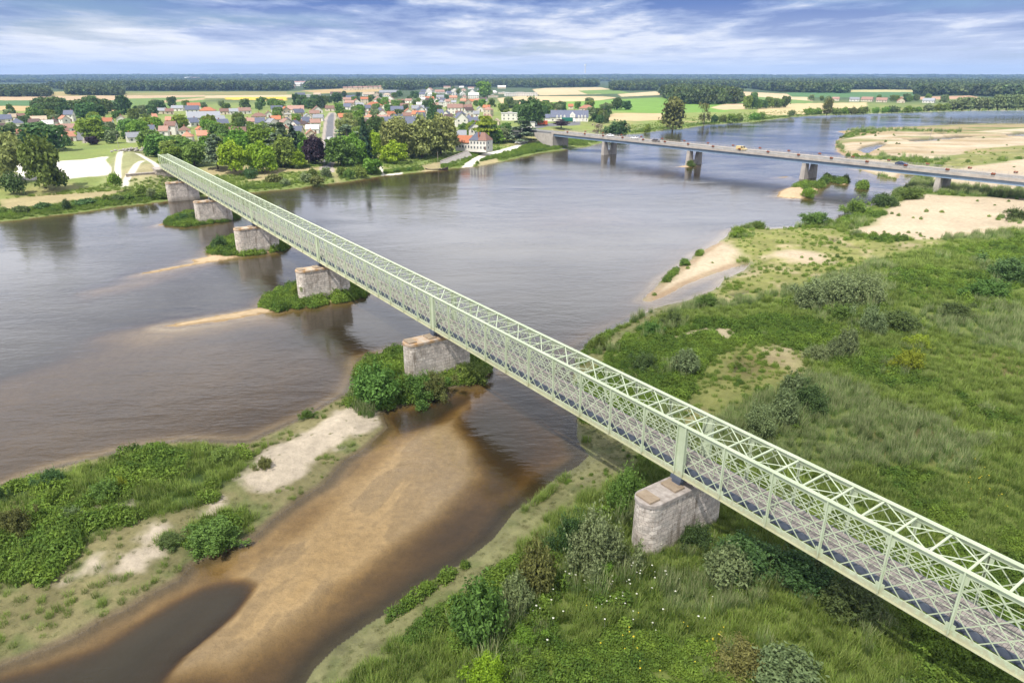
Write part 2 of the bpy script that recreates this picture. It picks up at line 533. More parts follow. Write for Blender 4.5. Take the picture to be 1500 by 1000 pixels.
FIELDS = [(poly(p, 5.0), c) for p, c in (
    ([(-300, 134), (0, 134), (420, 134), (520, 131), (560, 131), (560, 134), (420, 140), (300, 147), (150, 160), (0, 163), (-300, 166)], (.165, .185, .06)),
    ([(-300, 141), (0, 141), (300, 139.4), (300, 142), (230, 146), (120, 147.5), (0, 147), (-300, 149)], (.42, .31, .19)),
    ([(-300, 148), (0, 147.5), (110, 147), (180, 147.5), (115, 155), (0, 155.5), (-300, 156)], (.075, .15, .055)),
    ([(-300, 156), (0, 155.5), (80, 155), (200, 159), (200, 164), (0, 162), (-300, 166)], (.46, .31, .15)),
    ([(175, 145), (300, 142), (300, 158), (240, 160), (170, 160)], (.13, .20, .05)),
    ([(220, 149), (300, 143), (300, 146), (235, 151)], (.40, .30, .16)),
    ([(180, 137), (300, 134.6), (420, 134), (420, 138.5), (300, 139), (180, 140)], (.23, .21, .08)),
    ([(300, 140), (430, 139), (430, 143), (300, 144)], (.48, .38, .23)),
    ([(330, 143), (420, 142), (420, 147.5), (330, 146)], (.55, .40, .05)),
    ([(-200, 124), (0, 124), (107, 124), (100, 129), (30, 130), (-200, 131)], (.46, .36, .22)),
    ([(73, 135), (120, 134), (120, 139), (73, 141)], (.34, .28, .12)),
    ([(400, 127.5), (420, 127), (424, 129.5), (400, 130)], (.60, .52, .06)),
    ([(440, 133), (500, 130), (560, 130), (560, 134), (470, 137)], (.40, .29, .13)),
    ([(728, 144), (760, 141), (880, 141), (905, 143), (860, 150), (800, 156), (740, 157)], (.50, .385, .22)),
    ([(780, 131), (800, 129), (880, 128), (905, 133), (880, 138), (790, 140)], (.50, .39, .23)),
    ([(790, 150), (860, 148), (960, 143), (1085, 146), (1095, 158), (1060, 164), (960, 166), (880, 162), (800, 158)], (.15, .27, .045)),
    ([(846, 133), (900, 131), (925, 137), (860, 138)], (.14, .22, .05)),
    ([(905, 138), (960, 134), (975, 139), (910, 142)], (.48, .38, .23)),
    ([(880, 172), (900, 166), (972, 166), (970, 172), (930, 175), (885, 176)], (.44, .35, .20)),
    ([(1040, 158), (1062, 152), (1095, 152), (1095, 160), (1060, 161)], (.48, .37, .22)),
    ([(1070, 138), (1090, 134.5), (1160, 138), (1190, 144), (1190, 150), (1120, 146), (1075, 144)], (.49, .38, .23)),
    ([(1076, 141), (1100, 141), (1190, 148), (1190, 153), (1100, 153)], (.13, .21, .055)),
    ([(1110, 158), (1150, 152), (1270, 150), (1270, 157), (1160, 163), (1110, 163)], (.45, .37, .20)),
    ([(1150, 136), (1345, 134), (1348, 141), (1250, 143), (1160, 142)], (.075, .16, .055)),
    ([(1240, 132), (1343, 131), (1345, 135), (1244, 135)], (.42, .38, .17)),
    ([(1310, 142), (1350, 142), (1420, 140), (1450, 145), (1440, 149), (1380, 149)], (.40, .25, .16)),
    ([(1345, 146), (1500, 144), (1700, 146), (1700, 150), (1400, 152)], (.16, .19, .07)),
)]
GRAVEL_LOT = poly([(795, 189), (810, 187), (812, 190), (800, 191)], 5)
# the right bank: what grows or lies where
SAND_R = [poly(p, .6) for p in (
    [(1056, 350), (1090, 372), (1078, 388), (1045, 400), (1012, 411), (975, 432), (945, 440), (985, 402), (1020, 376)],
    [(1236, 340), (1280, 331), (1306, 298), (1350, 286), (1403, 290), (1500, 294), (1700, 300), (1700, 330), (1500, 338), (1456, 346), (1400, 350), (1350, 358), (1302, 353), (1260, 346)],
    [(1120, 375), (1160, 368), (1215, 376), (1205, 388), (1180, 390), (1150, 380)],
    [(1360, 255), (1400, 250), (1500, 236), (1700, 228), (1700, 280), (1500, 283), (1420, 276), (1372, 272)],
    [(1228, 205), (1300, 194), (1400, 196), (1500, 190), (1700, 190), (1700, 205), (1500, 215), (1420, 222), (1380, 236), (1300, 230), (1245, 228)],
    [(1240, 233), (1300, 236), (1330, 246), (1318, 262), (1270, 250)],
    [(975, 500), (1000, 488), (1040, 482), (1070, 484), (1075, 496), (1055, 505), (1045, 492), (1010, 498)],
    [(918, 505), (940, 484), (944, 490), (930, 510)], [(1020, 460), (1045, 452), (1035, 466), (1024, 468)],
    [(925, 553), (945, 542), (955, 550), (930, 560)], [(1132, 518), (1150, 515), (1165, 519), (1150, 522)],
    [(1060, 505), (1072, 488), (1078, 492), (1070, 508)])]
MUD_R = [poly(p, .3) for p in (
    [(845, 613), (940, 640), (930, 690), (880, 720), (800, 775), (740, 830), (680, 880), (600, 925), (540, 970), (480, 1010), (400, 1060), (446, 1000), (494, 947), (586, 886), (679, 824), (753, 749), (811, 703), (864, 667)],
    [(849, 514), (897, 483), (959, 450), (1010, 438), (1000, 452), (940, 486), (905, 520), (880, 545), (840, 560)])]
PALE_R = [poly(p, .6) for p in (          # low sunny grass and pale weeds
    [(1055, 350), (1105, 328), (1193, 332), (1240, 345), (1300, 358), (1380, 352), (1400, 370), (1330, 385), (1230, 400), (1180, 420), (1100, 440), (1040, 436), (1060, 408), (1100, 384)],
    [(1000, 600), (1020, 540), (1060, 510), (1140, 500), (1180, 530), (1160, 560), (1100, 590), (1060, 610), (1010, 640)],
    [(1370, 250), (1420, 215), (1480, 204), (1600, 205), (1600, 225), (1450, 240), (1400, 258)],
    [(1380, 290), (1410, 300), (1440, 320), (1420, 335), (1390, 310)])]
BROWN_R = [poly(p, .8) for p in ([(1240, 640), (1320, 610), (1420, 620), (1420, 690), (1330, 700)], [(1380, 520), (1500, 520), (1560, 560), (1480, 590), (1400, 570)], [(1090, 520), (1140, 530), (1120, 550), (1070, 555)])]
SAND_L = [poly(p, .5) for p in (
    [(440, 640), (470, 612), (520, 592), (548, 592), (552, 605), (530, 630), (500, 650), (470, 660), (445, 680), (420, 705), (390, 716), (360, 716), (352, 704), (380, 690), (392, 665)],
    [(300, 758), (318, 735), (330, 728), (322, 745), (312, 757)], [(-20, 795), (60, 775), (120, 762), (150, 748), (205, 746), (190, 755), (120, 767), (60, 782), (-20, 803)],
    [(112, 848), (128, 820), (155, 806), (170, 812), (150, 838)], [(160, 838), (190, 822), (215, 805), (240, 798), (235, 812), (205, 830), (170, 842)], [(205, 792), (225, 774), (240, 776), (222, 795)],
    [(85, 762), (95, 742), (108, 748), (98, 765)])]
GREEN_L = [poly(p, .8) for p in (
    [(-400, 850), (-400, 815), (0, 716), (66, 690), (132, 676), (198, 658), (264, 648), (308, 648), (352, 652), (362, 665), (350, 700), (300, 740), (240, 757), (180, 770), (120, 800), (100, 830), (60, 850), (0, 858), (-200, 880)],
    [(272, 790), (290, 757), (330, 745), (365, 750), (362, 772), (330, 795), (290, 806)], [(228, 795), (250, 778), (270, 785), (262, 800), (235, 802)],
    [(372, 680), (385, 660), (398, 668), (390, 686), (378, 690)])]
LUSH2 = poly([(512, 574), (522, 545), (531, 523), (600, 505), (690, 515), (715, 528), (722, 540), (699, 561), (650, 571), (625, 584), (600, 590), (572, 598), (548, 585)], .8)


LAGOON = poly([(540, 606), (600, 580), (700, 566), (780, 560), (845, 613), (866, 680), (446, 1010), (300, 1180), (-300, 1180), (-300, 1050), (60, 960), (300, 830), (500, 690)])
_p1 = np.array(at(650, 620)); _p2 = np.array(at(300, 940))
_fd = (_p2 - _p1) / np.hypot(*(_p2 - _p1))


def terrain(X, Y, want_col=True):
    """Height, colour (r, g, b), wetness and water depth at world points."""
    X = np.asarray(X, float); Y = np.asarray(Y, float)
    dist = np.hypot(X, Y)
    wob = fbm(X, Y, 9, 4, 1) * np.clip(dist / 160, .25, 1.3)
    sF = sd_poly(X, Y, FAR_P, 500) + wob * 1.2
    sR = sd_poly(X, Y, RIGHT_P, 300) + wob * .8
    sL = sd_poly(X, Y, LEFT_P, 120) + wob * .6
    n1 = fbm(X, Y, 5, 4, 2); n2 = fbm(X, Y, 22, 4, 3); n3 = fbm(X, Y, 1.6, 3, 4)
    nbig = fbm(X, Y, 900, 4, 5)
    # ---- heights
    D = np.maximum(-sF, 0)
    zF = 0.12 * np.minimum(D, 6) + np.clip((D - 6) / 30, 0, 1) * 1.6 + sstep(34, 62, D) * 2.6 + n2 * np.clip(D / 40, 0, .35)
    hills = sstep(5200, 9500, dist) * (30 + 13 * nbig) * (0.9 + .1 * fbm(X, Y, 2500, 3, 6))
    zF = zF + hills
    zF = zF + sstep(4, -10, sd_poly(X, Y, MOUND, 80)) * np.clip(7.1 - zF, 0, 3)
    zR = np.minimum(0.10 * np.maximum(-sR, 0), 1.0) + sstep(6, 40, -sR) * (.5 + .45 * n2) + n1 * np.clip(-sR / 20, 0, .22)
    zL = np.minimum(0.12 * np.maximum(-sL, 0), .8) + sstep(3, 12, -sL) * (.35 + .3 * n2) + n1 * np.clip(-sL / 14, 0, .18)
    # ---- bed of the river
    sw = np.minimum(np.minimum(sF, sR), sL)
    small = []
    for P, h in SMALL:
        s = sd_poly(X, Y, P, 40) + wob * .35
        small.append((s, h)); sw = np.minimum(sw, s)
    dep = .10 + .16 * np.clip(sw, 0, 6) + .05 * np.clip(sw - 6, 0, 12) + .35 * sstep(10, 60, sw)
    flow = fbm(X * .8 + Y * .25, (Y * .9 - X * .25) * 3.0, 40, 4, 8)
    dep = dep * (1 + .55 * flow)
    fu = X * _fd[0] + Y * _fd[1]; fv = -X * _fd[1] + Y * _fd[0]
    wig = fbm(X, Y, 14, 3, 71) * 3.0
    ripple = fbm(fu * .35 + wig, fv + wig * .6, 3.2, 5, 72)        # long tongues of sand lying with the current
    for si, (P, d, w) in enumerate(SHALLOW):
        m = sstep(w, -w, sd_poly(X, Y, P, 40) + n2 * w * .8)
        dep = dep * (1 - m) + m * d * np.clip(1 + .35 * flow + (.75 if si == 0 else .12) * ripple, .22, 3) * np.clip(sw / 3, .45, 1)
    for P, d, w in DEEP:
        m = sstep(w * .6, -w, sd_poly(X, Y, P, 40) + n2 * w * .6)
        dep = dep * (1 - m) + m * d * np.clip(sw / 1.5, .2, 1) * np.clip(1 + .5 * ripple + .35 * n2, .45, 1.5)
    dep = np.maximum(dep, .03)
    z = -dep
    z = np.where(sF < 0, zF, z)
    z = np.where(sR < 0, zR, z)
    z = np.where(sL < 0, zL, z)
    for s, h in small:
        z = np.where((s < 0) & (z < h * .9), np.minimum(.14 * -s, h) + n1 * .06 * np.clip(-s, 0, 1), z)
    pool = np.zeros_like(X)
    for P in POOLS:
        pool = np.maximum(pool, sstep(1.2, -1.2, sd_poly(X, Y, P, 30) + n1 * 1.2))
    z = np.where(sR < 0, z * (1 - pool) - .12 * pool, z)
    if not want_col:
        return z, sF, sR, sL
    # ---- colours
    col = np.empty(X.shape + (3,))
    wet = np.zeros_like(X)

    def put(m, c, v=.12, nn=n1):
        nonlocal col
        c = np.array(c)
        cc = c[None, :] * (1 + v * nn)[:, None]
        m = np.clip(m, 0, 1)[:, None]
        col = col * (1 - m) + cc * m

    def msk(P, w, amp=1.0, nn=n2, margin=60):
        s = sd_poly(X, Y, P, margin)
        return sstep(w, -w, s + nn * amp * w)
    dk = np.clip(dep / 1.3, 0, 1)[:, None]
    lag = msk(LAGOON, 2.5, .3)[:, None]
    warm = np.array([.58, .435, .26])[None] * lag + np.array([.46, .385, .29])[None] * (1 - lag)
    tongue = (sstep(-.06, .05, ripple) - .5) * lag[:, 0] * np.clip(1.0 - dep, 0, 1)
    col[:] = warm * (1 - dk) + np.array([.13, .105, .04])[None] * dk
    col *= (1 + .10 * flow + .08 * n1 + .26 * tongue + .25 * ripple * lag[:, 0])[:, None]
    # far land
    land = sF < 0
    gF = np.stack([.19 + .06 * n2, .235 + .05 * n2 + .02 * n1, .065 + .012 * n2], -1)
    col[land] = gF[land]
    b = land & (D < 70)
    dry = sstep(-.1, .5, fbm(X, Y, 30, 4, 9) + .3 * n1) * sstep(8, 18, D) * sstep(75, 30, D) * land
    put(dry * .75, (.33, .27, .13))
    put(land * sstep(5, 2, D), (.15, .19, .05))
    put(land * sstep(4, 8, D) * sstep(16, 10, D) * .75, (.075, .125, .03))
    put(land * sstep(900, 1300, dist) * 1.0, (.055, .085, .035), .3, nbig)
    for P, c in FIELDS:
        s = sd_poly(X, Y, P, 60)
        put(land * sstep(1.5, -1.5, s + n2 * 1.5), c, .10, n2 + .8 * fbm(X, Y, 160, 3, 11))
    put(land * sstep(4600, 5600, dist), (.026, .042, .026), .3, nbig)
    hf = sstep(.28, .36, fbm(X, Y * .25, 900, 2, 12)) * sstep(5000, 5600, dist) * sstep(9000, 7000, dist)
    put(land * hf * .45, (.25, .24, .12))
    for P in DIRT:
        put(land * msk(P, 3.0, 1.3) * .85, (.36, .29, .165), .2)
    for P in PAVE:
        put(land * msk(P, .5, .3), (.36, .31, .27))
    for P in ROADS:
        put(land * msk(P, .4, .1), (.15, .15, .16), .06)
    put(land * msk(MOUND, 3) * .6, (.30, .28, .16), .3)
    put(land * msk(PLAZA, 1.0, .5), (.66, .62, .56), .05, n2)
    put(land * msk(GRAVEL_LOT, .6, .3), (.6, .57, .52), .05)
    for P in PATHS:
        put(land * msk(P, .5, .4), (.66, .62, .55), .06)
    # right bank
    rb = sR < 0
    gr = sstep(-.6, .6, n2 + .5 * n1)
    g1 = np.array([.075, .12, .025])[None] * (1 - gr[:, None]) + np.array([.16, .195, .05])[None] * gr[:, None]
    col[rb] = g1[rb]
    strip = rb * sstep(4.5, 1.5, -sR)
    put(strip * .8, (.15, .14, .06), .3)
    for P in PALE_R:
        m = rb * msk(P, 4, 1.2)
        put(m, (.20, .205, .065), .3, n1 + n3)
        put(m * sstep(.15, .5, fbm(X, Y, 7, 4, 14)), (.34, .29, .16), .15)
    for P in BROWN_R:
        put(rb * msk(P, 5, 1) * .7, (.15, .11, .05), .3)
    for P in MUD_R:
        m = rb * msk(P, 2.5, 1)
        put(m, (.19, .185, .085), .45, n3 + .5 * n1)
        put(m * sstep(.1, .45, fbm(X, Y, 2.4, 4, 15)) * .7, (.085, .115, .03), .3)
        put(m * sstep(.25, .55, fbm(X, Y, 14, 3, 16)) * .6, (.27, .22, .12))
        wet = np.maximum(wet, m * .4)
    sm = np.zeros_like(X)
    for P in SAND_R:
        sm = np.maximum(sm, msk(P, 2.2, 1.0, n1 + .6 * n2))
    sm = sm * rb
    put(sm, (.44, .36, .255), .18, n2 + .6 * n1)
    put(sm * sstep(.2, .5, fbm(X, Y, 18, 4, 18)) * sstep(700, 200, dist) * .35, (.36, .28, .17))
    far_s = rb * (Y > 330)
    put(far_s * sstep(-.2, .25, fbm(X * .6, Y * 1.6, 40, 4, 17)) * .9, (.31, .235, .13), .25)
    put(far_s * sstep(.18, .4, fbm(X * .5, Y * 1.8, 26, 4, 19)) * .7, (.17, .19, .06), .2)
    put(rb * sstep(2.5, .8, -sR) * np.maximum(sm, far_s), (.30, .205, .115), .1)
    wet = np.maximum(wet, rb * sstep(2.5, .6, -sR))
    put(pool * rb, (.10, .09, .05)); wet = np.maximum(wet, pool * rb)
    # left island
    li = sL < 0
    gi = np.stack([.20 + .07 * n1, .18 + .06 * n1, .085 + .03 * n1], -1)
    col[li] = gi[li]
    put(li * sstep(0.0, .5, fbm(X, Y, 3.0, 4, 21)) * .7, (.10, .13, .04), .3)
    for P in GREEN_L + [LUSH2]:
        put(li * msk(P, 1.0, 1), (.055, .09, .02), .35, n3)
    sm = np.zeros_like(X)
    for P in SAND_L:
        sm = np.maximum(sm, msk(P, .8, 1.7, n1 + .9 * n3))
    put(li * sm, (.47, .40, .305), .16, n1 + n3)
    put(li * sstep(1.0, .25, -sL), (.13, .10, .055), .2)
    wet = np.maximum(wet, li * sstep(1.2, .3, -sL))
    for (s, h) in small:
        m = (s < 0) & (~land) & (~rb) & (~li)
        col[m] = ((np.array([.44, .33, .205]) if h < 1 else np.array([.07, .11, .025]))[None] * (1 + .15 * n1[m])[:, None])
        m2 = m & (s > -.8)
        col[m2] = np.array([.27, .19, .10])
    put((sw > 0) * sstep(1.0, 0, sw) * .7, (.26, .19, .105))
    edge = (sw > 0) * np.maximum(sstep(3.2, 1.0, sR) * (dist < 118) * (X > -25), sstep(1.3, .3, sL) * .55)
    put(edge, (.085, .075, .04), .2)
    return z, np.clip(col, .005, .9), np.clip(wet, 0, 1), dep, sF, sR, sL, flow


def hz(x, y):
    return float(terrain(np.array([x]), np.array([y]), False)[0][0])


# one fan-shaped sheet of ground, fine near the river bank in front and coarser to the horizon
rr = [14.0]
while rr[-1] < 16000:
    r_ = rr[-1]
    rr.append(r_ + max(.13, r_ * (.0050 if r_ < 420 else (.0042 if r_ < 800 else .012))))
rr = np.array(rr)
aa = np.concatenate([np.linspace(-66, -47, 50)[:-1], np.linspace(-47, 47, 1000), np.linspace(47, 66, 50)[1:]]) * math.pi / 180
RR, AA = np.meshgrid(rr, aa, indexing='ij')
GX = (RR * np.sin(AA)).ravel(); GY = (RR * np.cos(AA)).ravel()
gz, gcol, gwet, gdep, gsF, gsR, gsL, gflow = terrain(GX, GY)
nr, na = RR.shape
ii = (np.arange(nr - 1)[:, None] * na + np.arange(na - 1)[None]).ravel()
quads = np.stack([ii, ii + 1, ii + na + 1, ii + na], -1)

gm, nt, b = new_mat("ground_cover")
ca = N(nt, 'ShaderNodeAttribute', attribute_name='ground_col')
wa = N(nt, 'ShaderNodeAttribute', attribute_name='ground_wet')
geo = N(nt, 'ShaderNodeNewGeometry')
f1 = noise_n(nt, geo.outputs['Position'], 1.1, 8, .68)
f2 = noise_n(nt, geo.outputs['Position'], .09, 5, .6)
f3 = noise_n(nt, geo.outputs['Position'], 5.5, 4, .6)
g = math_n(nt, 'ADD', math_n(nt, 'MULTIPLY', f1, 1.3), math_n(nt, 'ADD', math_n(nt, 'MULTIPLY', f2, .5), math_n(nt, 'MULTIPLY', f3, .5)))
v = math_n(nt, 'ADD', math_n(nt, 'MULTIPLY', g, .75), .14)
hs = N(nt, 'ShaderNodeHueSaturation')
nt.links.new(ca.outputs['Color'], hs.inputs['Color'])
nt.links.new(v, hs.inputs['Value'])
nt.links.new(hs.outputs[0], b.inputs['Base Color'])
nt.links.new(math_n(nt, 'SUBTRACT', .95, math_n(nt, 'MULTIPLY', wa.outputs['Fac'], .5)), b.inputs['Roughness'])
b.inputs['Specular IOR Level'].default_value = .2
bp = N(nt, 'ShaderNodeBump')
bp.inputs['Strength'].default_value = .7
bp.inputs['Distance'].default_value = .22
nt.links.new(g, bp.inputs['Height'])
nt.links.new(bp.outputs[0], b.inputs['Normal'])
rgba = np.concatenate([gcol, np.ones((len(gcol), 1))], 1).astype(np.float32)
me = np_mesh("ground", np.stack([GX, GY, gz], -1), quads, [gm], True,
             {'ground_col': ('FLOAT_COLOR', 'POINT', rgba), 'ground_wet': ('FLOAT', 'POINT', gwet.astype(np.float32))})
tag(link_mesh("ground", me), "river banks, sandbars, fields and wooded hills", kind='structure')

# the river: one level sheet over its bed, murkier where it is deeper
wmask = (gz < .12).reshape(nr, na)
qm = (wmask[:-1, :-1] | wmask[1:, :-1] | wmask[:-1, 1:] | wmask[1:, 1:]) & (RR[:-1, :-1] < 4000)
wq = quads[qm.ravel()]
used = np.unique(wq)
remap = np.full(len(GX), -1); remap[used] = np.arange(len(used))
wdep = np.maximum(-gz[used], 0)
wm, nt, b = new_mat("river_water")
da = N(nt, 'ShaderNodeAttribute', attribute_name='depth')
geo = N(nt, 'ShaderNodeNewGeometry')
mp = N(nt, 'ShaderNodeMapping')
mp.inputs['Rotation'].default_value = (0, 0, R(-20))
mp.inputs['Scale'].default_value = (.45, 1.0, 1.0)
nt.links.new(geo.outputs['Position'], mp.inputs[0])
w1 = noise_n(nt, mp.outputs[0], 1.5, 3, .6, .3)
w2 = noise_n(nt, mp.outputs[0], .33, 3, .55, .3)
w3 = noise_n(nt, mp.outputs[0], .035, 5, .6, .6)           # gusts: rough and smooth lanes
gust = ramp_n(nt, w3, [(.36, .25), (.62, 1.0)])
ht = math_n(nt, 'MULTIPLY', math_n(nt, 'ADD', math_n(nt, 'MULTIPLY', w1, .45), w2), gust)
bp = N(nt, 'ShaderNodeBump')
bp.inputs['Strength'].default_value = .5
bp.inputs['Distance'].default_value = .20
nt.links.new(ht, bp.inputs['Height'])
lw = N(nt, 'ShaderNodeFresnel')
lw.inputs['IOR'].default_value = 1.40
nt.links.new(bp.outputs[0], lw.inputs['Normal'])
gl = N(nt, 'ShaderNodeBsdfGlossy')
gl.inputs['Color'].default_value = (.95, .96, 1, 1)
nt.links.new(math_n(nt, 'ADD', math_n(nt, 'MULTIPLY', gust, .10), .05), gl.inputs['Roughness'])
nt.links.new(bp.outputs[0], gl.inputs['Normal'])
tr = N(nt, 'ShaderNodeBsdfTransparent')
tcol = N(nt, 'ShaderNodeCombineColor')
for i_, k_ in enumerate((-.75, -1.15, -2.2)):
    nt.links.new(math_n(nt, 'POWER', 2.718, math_n(nt, 'MULTIPLY', da.outputs['Fac'], k_)), tcol.inputs[i_])
nt.links.new(tcol.outputs[0], tr.inputs['Color'])
df = N(nt, 'ShaderNodeBsdfDiffuse')
murk = math_n(nt, 'SUBTRACT', 1.0, math_n(nt, 'POWER', 2.718, math_n(nt, 'MULTIPLY', da.outputs['Fac'], -.95)))
w4 = noise_n(nt, mp.outputs[0], .02, 5, .6, .8)
dcol = mix_n(nt, ramp_n(nt, w4, [(.38, 0.0), (.66, 1.0)]), (.036, .029, .014), (.066, .056, .034))
nt.links.new(dcol, df.inputs[0])
m1 = N(nt, 'ShaderNodeMixShader')
nt.links.new(murk, m1.inputs[0]); nt.links.new(tr.outputs[0], m1.inputs[1]); nt.links.new(df.outputs[0], m1.inputs[2])
m2 = N(nt, 'ShaderNodeMixShader')
nt.links.new(lw.outputs[0], m2.inputs[0]); nt.links.new(m1.outputs[0], m2.inputs[1]); nt.links.new(gl.outputs[0], m2.inputs[2])
nt.links.new(m2.outputs[0], nt.nodes['Material Output'].inputs[0])
me = np_mesh("river_water", np.stack([GX[used], GY[used], np.zeros(len(used))], -1), remap[wq], [wm], True,
             {'depth': ('FLOAT', 'POINT', wdep.astype(np.float32))})
tag(link_mesh("river_water", me), "wide shallow river over pale sand", kind='structure')
# ------------------------------------------------------------------ the old lattice bridge and its stone piers
BO = (14.957, 51.612)
BAZ = -0.606323
SPAN = 45.033
DV = np.array([math.sin(BAZ), math.cos(BAZ)])
RV = np.array([DV[1], -DV[0]])
BROT = math.atan2(DV[1], DV[0])
ZB, ZT = 7.2, 12.2            # underside of the bottom chord, top of the top chord
BW = 3.45
S0, S1 = -54.0, 262.2


def bpt(s, t):
    return (BO[0] + DV[0] * s + RV[0] * t, BO[1] + DV[1] * s + RV[1] * t)


def paint_mat():
    m, nt, b = new_mat("pale_green_paint")
    geo = N(nt, 'ShaderNodeNewGeometry')
    a = noise_n(nt, geo.outputs['Position'], .55, 6, .65)
    c = noise_n(nt, geo.outputs['Position'], 3.2, 5, .7)
    col = mix_n(nt, ramp_n(nt, a, [(.35, 0), (.65, 1)]), (.46, .53, .355), (.55, .615, .445))
    col = mix_n(nt, ramp_n(nt, c, [(.63, 0), (.72, .55)]), col, (.46, .37, .24))
    sz_ = N(nt, 'ShaderNodeSeparateXYZ'); nt.links.new(geo.outputs['Position'], sz_.inputs[0])
    low = ramp_n(nt, math_n(nt, 'SUBTRACT', math_n(nt, 'MULTIPLY', c, 2.4), math_n(nt, 'SUBTRACT', sz_.outputs[2], 7.2)), [(.6, 0), (1.0, .4)])
    col = mix_n(nt, low, col, (.36, .25, .13))        # rust and grime gathered at the foot of the uprights
    mp = N(nt, 'ShaderNodeMapping'); mp.inputs['Scale'].default_value = (3.5, 3.5, .35)
    nt.links.new(geo.outputs['Position'], mp.inputs[0])
    stv = noise_n(nt, mp.outputs[0], 1.0, 5, .7)
    col = mix_n(nt, ramp_n(nt, stv, [(.56, 0), (.72, .5)]), col, (.38, .36, .27))
    nt.links.new(col, b.inputs['Base Color'])
    b.inputs['Roughness'].default_value = .5
    b.inputs['Specular IOR Level'].default_value = .4
    return m


def stone_mat(name, c1, c2, mortar, stain=.35, streak=True):
    m, nt, b = new_mat(name)
    uv = N(nt, 'ShaderNodeUVMap', uv_map='UVMap')
    br = N(nt, 'ShaderNodeTexBrick')
    br.inputs['Scale'].default_value = 1.0
    br.inputs['Brick Width'].default_value = .95
    br.inputs['Row Height'].default_value = .45
    br.inputs['Mortar Size'].default_value = .018
    br.inputs['Color1'].default_value = (*c1, 1)
    br.inputs['Color2'].default_value = (*c2, 1)
    br.inputs['Mortar'].default_value = (*mortar, 1)
    nt.links.new(uv.outputs[0], br.inputs['Vector'])
    geo = N(nt, 'ShaderNodeNewGeometry')
    a = noise_n(nt, geo.outputs['Position'], 1.3, 7, .7)
    col = mix_n(nt, ramp_n(nt, a, [(.44, 0), (.60, .75)]), br.outputs[0], tuple(v * .42 for v in c1))
    sp = noise_n(nt, geo.outputs['Position'], 5.0, 4, .7)
    col = mix_n(nt, ramp_n(nt, sp, [(.54, 0), (.66, .8)]), col, (.20, .155, .12))
    mp = N(nt, 'ShaderNodeMapping'); mp.inputs['Scale'].default_value = (1.6, 1.6, .16)
    nt.links.new(geo.outputs['Position'], mp.inputs[0])
    st = noise_n(nt, mp.outputs[0], 1.0, 5, .65)
    col = mix_n(nt, ramp_n(nt, st, [(.52, 0), (.70, stain)]), col, (.13, .095, .06))
    li = noise_n(nt, geo.outputs['Position'], .5, 5, .6)
    col = mix_n(nt, ramp_n(nt, li, [(.55, 0), (.75, .5)]), col, (.52, .49, .46))
    sz_ = N(nt, 'ShaderNodeSeparateXYZ'); nt.links.new(geo.outputs['Position'], sz_.inputs[0])
    zz_ = math_n(nt, 'ADD', sz_.outputs[2], math_n(nt, 'MULTIPLY', a, 1.6))
    col = mix_n(nt, ramp_n(nt, math_n(nt, 'MULTIPLY', zz_, .25), [(.25, .7), (.62, 0)]), col, (.17, .145, .10))   # flood line
    nt.links.new(col, b.inputs['Base Color'])
    b.inputs['Roughness'].default_value = .92
    bp = N(nt, 'ShaderNodeBump'); bp.inputs['Distance'].default_value = .05; bp.inputs['Strength'].default_value = .8
    nt.links.new(math_n(nt, 'ADD', br.outputs['Fac'], math_n(nt, 'MULTIPLY', a, -1.2)), bp.inputs['Height'])
    bp.invert = True
    nt.links.new(bp.outputs[0], b.inputs['Normal'])
    return m


M_PAINT = paint_mat()
M_STEEL = surf("blue_grey_steel", (.075, .09, .125), (.115, .135, .175), .8, .6, metal=0)
M_BOARD = None


def board_mat():
    m, nt, b = new_mat("grey_deck_boards")
    tc = N(nt, 'ShaderNodeTexCoord')
    mp = N(nt, 'ShaderNodeMapping'); mp.inputs['Scale'].default_value = (1.0, .03, 1)
    nt.links.new(tc.outputs['Object'], mp.inputs[0])
    w = N(nt, 'ShaderNodeTexWhiteNoise', noise_dimensions='1D')
    sx = N(nt, 'ShaderNodeSeparateXYZ'); nt.links.new(tc.outputs['Object'], sx.inputs[0])
    pl = math_n(nt, 'MULTIPLY', sx.outputs[0], 4.5)
    nt.links.new(math_n(nt, 'FLOOR', pl), w.inputs['W'])
    gap = math_n(nt, 'LESS_THAN', math_n(nt, 'FRACT', pl), .07)
    n = noise_n(nt, tc.outputs['Object'], .8, 5)
    col = mix_n(nt, w.outputs[0], (.26, .23, .21), (.34, .30, .275))
    col = mix_n(nt, ramp_n(nt, n, [(.4, 0), (.7, .5)]), col, (.20, .175, .155))
    col = mix_n(nt, gap, col, (.03, .03, .03))
    nt.links.new(col, b.inputs['Base Color'])
    b.inputs['Roughness'].default_value = .85
    return m


M_BOARD = board_mat()
M_STONE = stone_mat("pale_pier_stone", (.80, .72, .635), (.60, .52, .45), (.36, .30, .25), .8)
M_CAPST = surf("weathered_cap_stone", (.47, .42, .38), (.30, .26, .23), 1.6, .9, bump=.05, coords='Object')
M_LICHEN = surf("orange_lichen_stone", (.40, .235, .10), (.50, .43, .36), .8, .9, bump=.04, coords='Object')
M_SLAB = surf("brown_slab_stone", (.37, .295, .215), (.28, .215, .15), 1.8, .9, bump=.03)

bridge = empty("lattice_bridge", (BO[0], BO[1], 0), BROT)
tag(bridge, "long pale green iron lattice footbridge on stone piers across the river", "bridge")
PANEL = SPAN / 10
post_s = [0.45 + SPAN * i for i in range(-1, 6)]
nodes = []                                   # uprights between the pier posts
k0 = int(math.ceil((S0 - .45) / PANEL)); k1 = int(math.floor((S1 - .45) / PANEL))
for k in range(k0, k1 + 1):
    nodes.append((.45 + PANEL * k, k % 10 == 0))

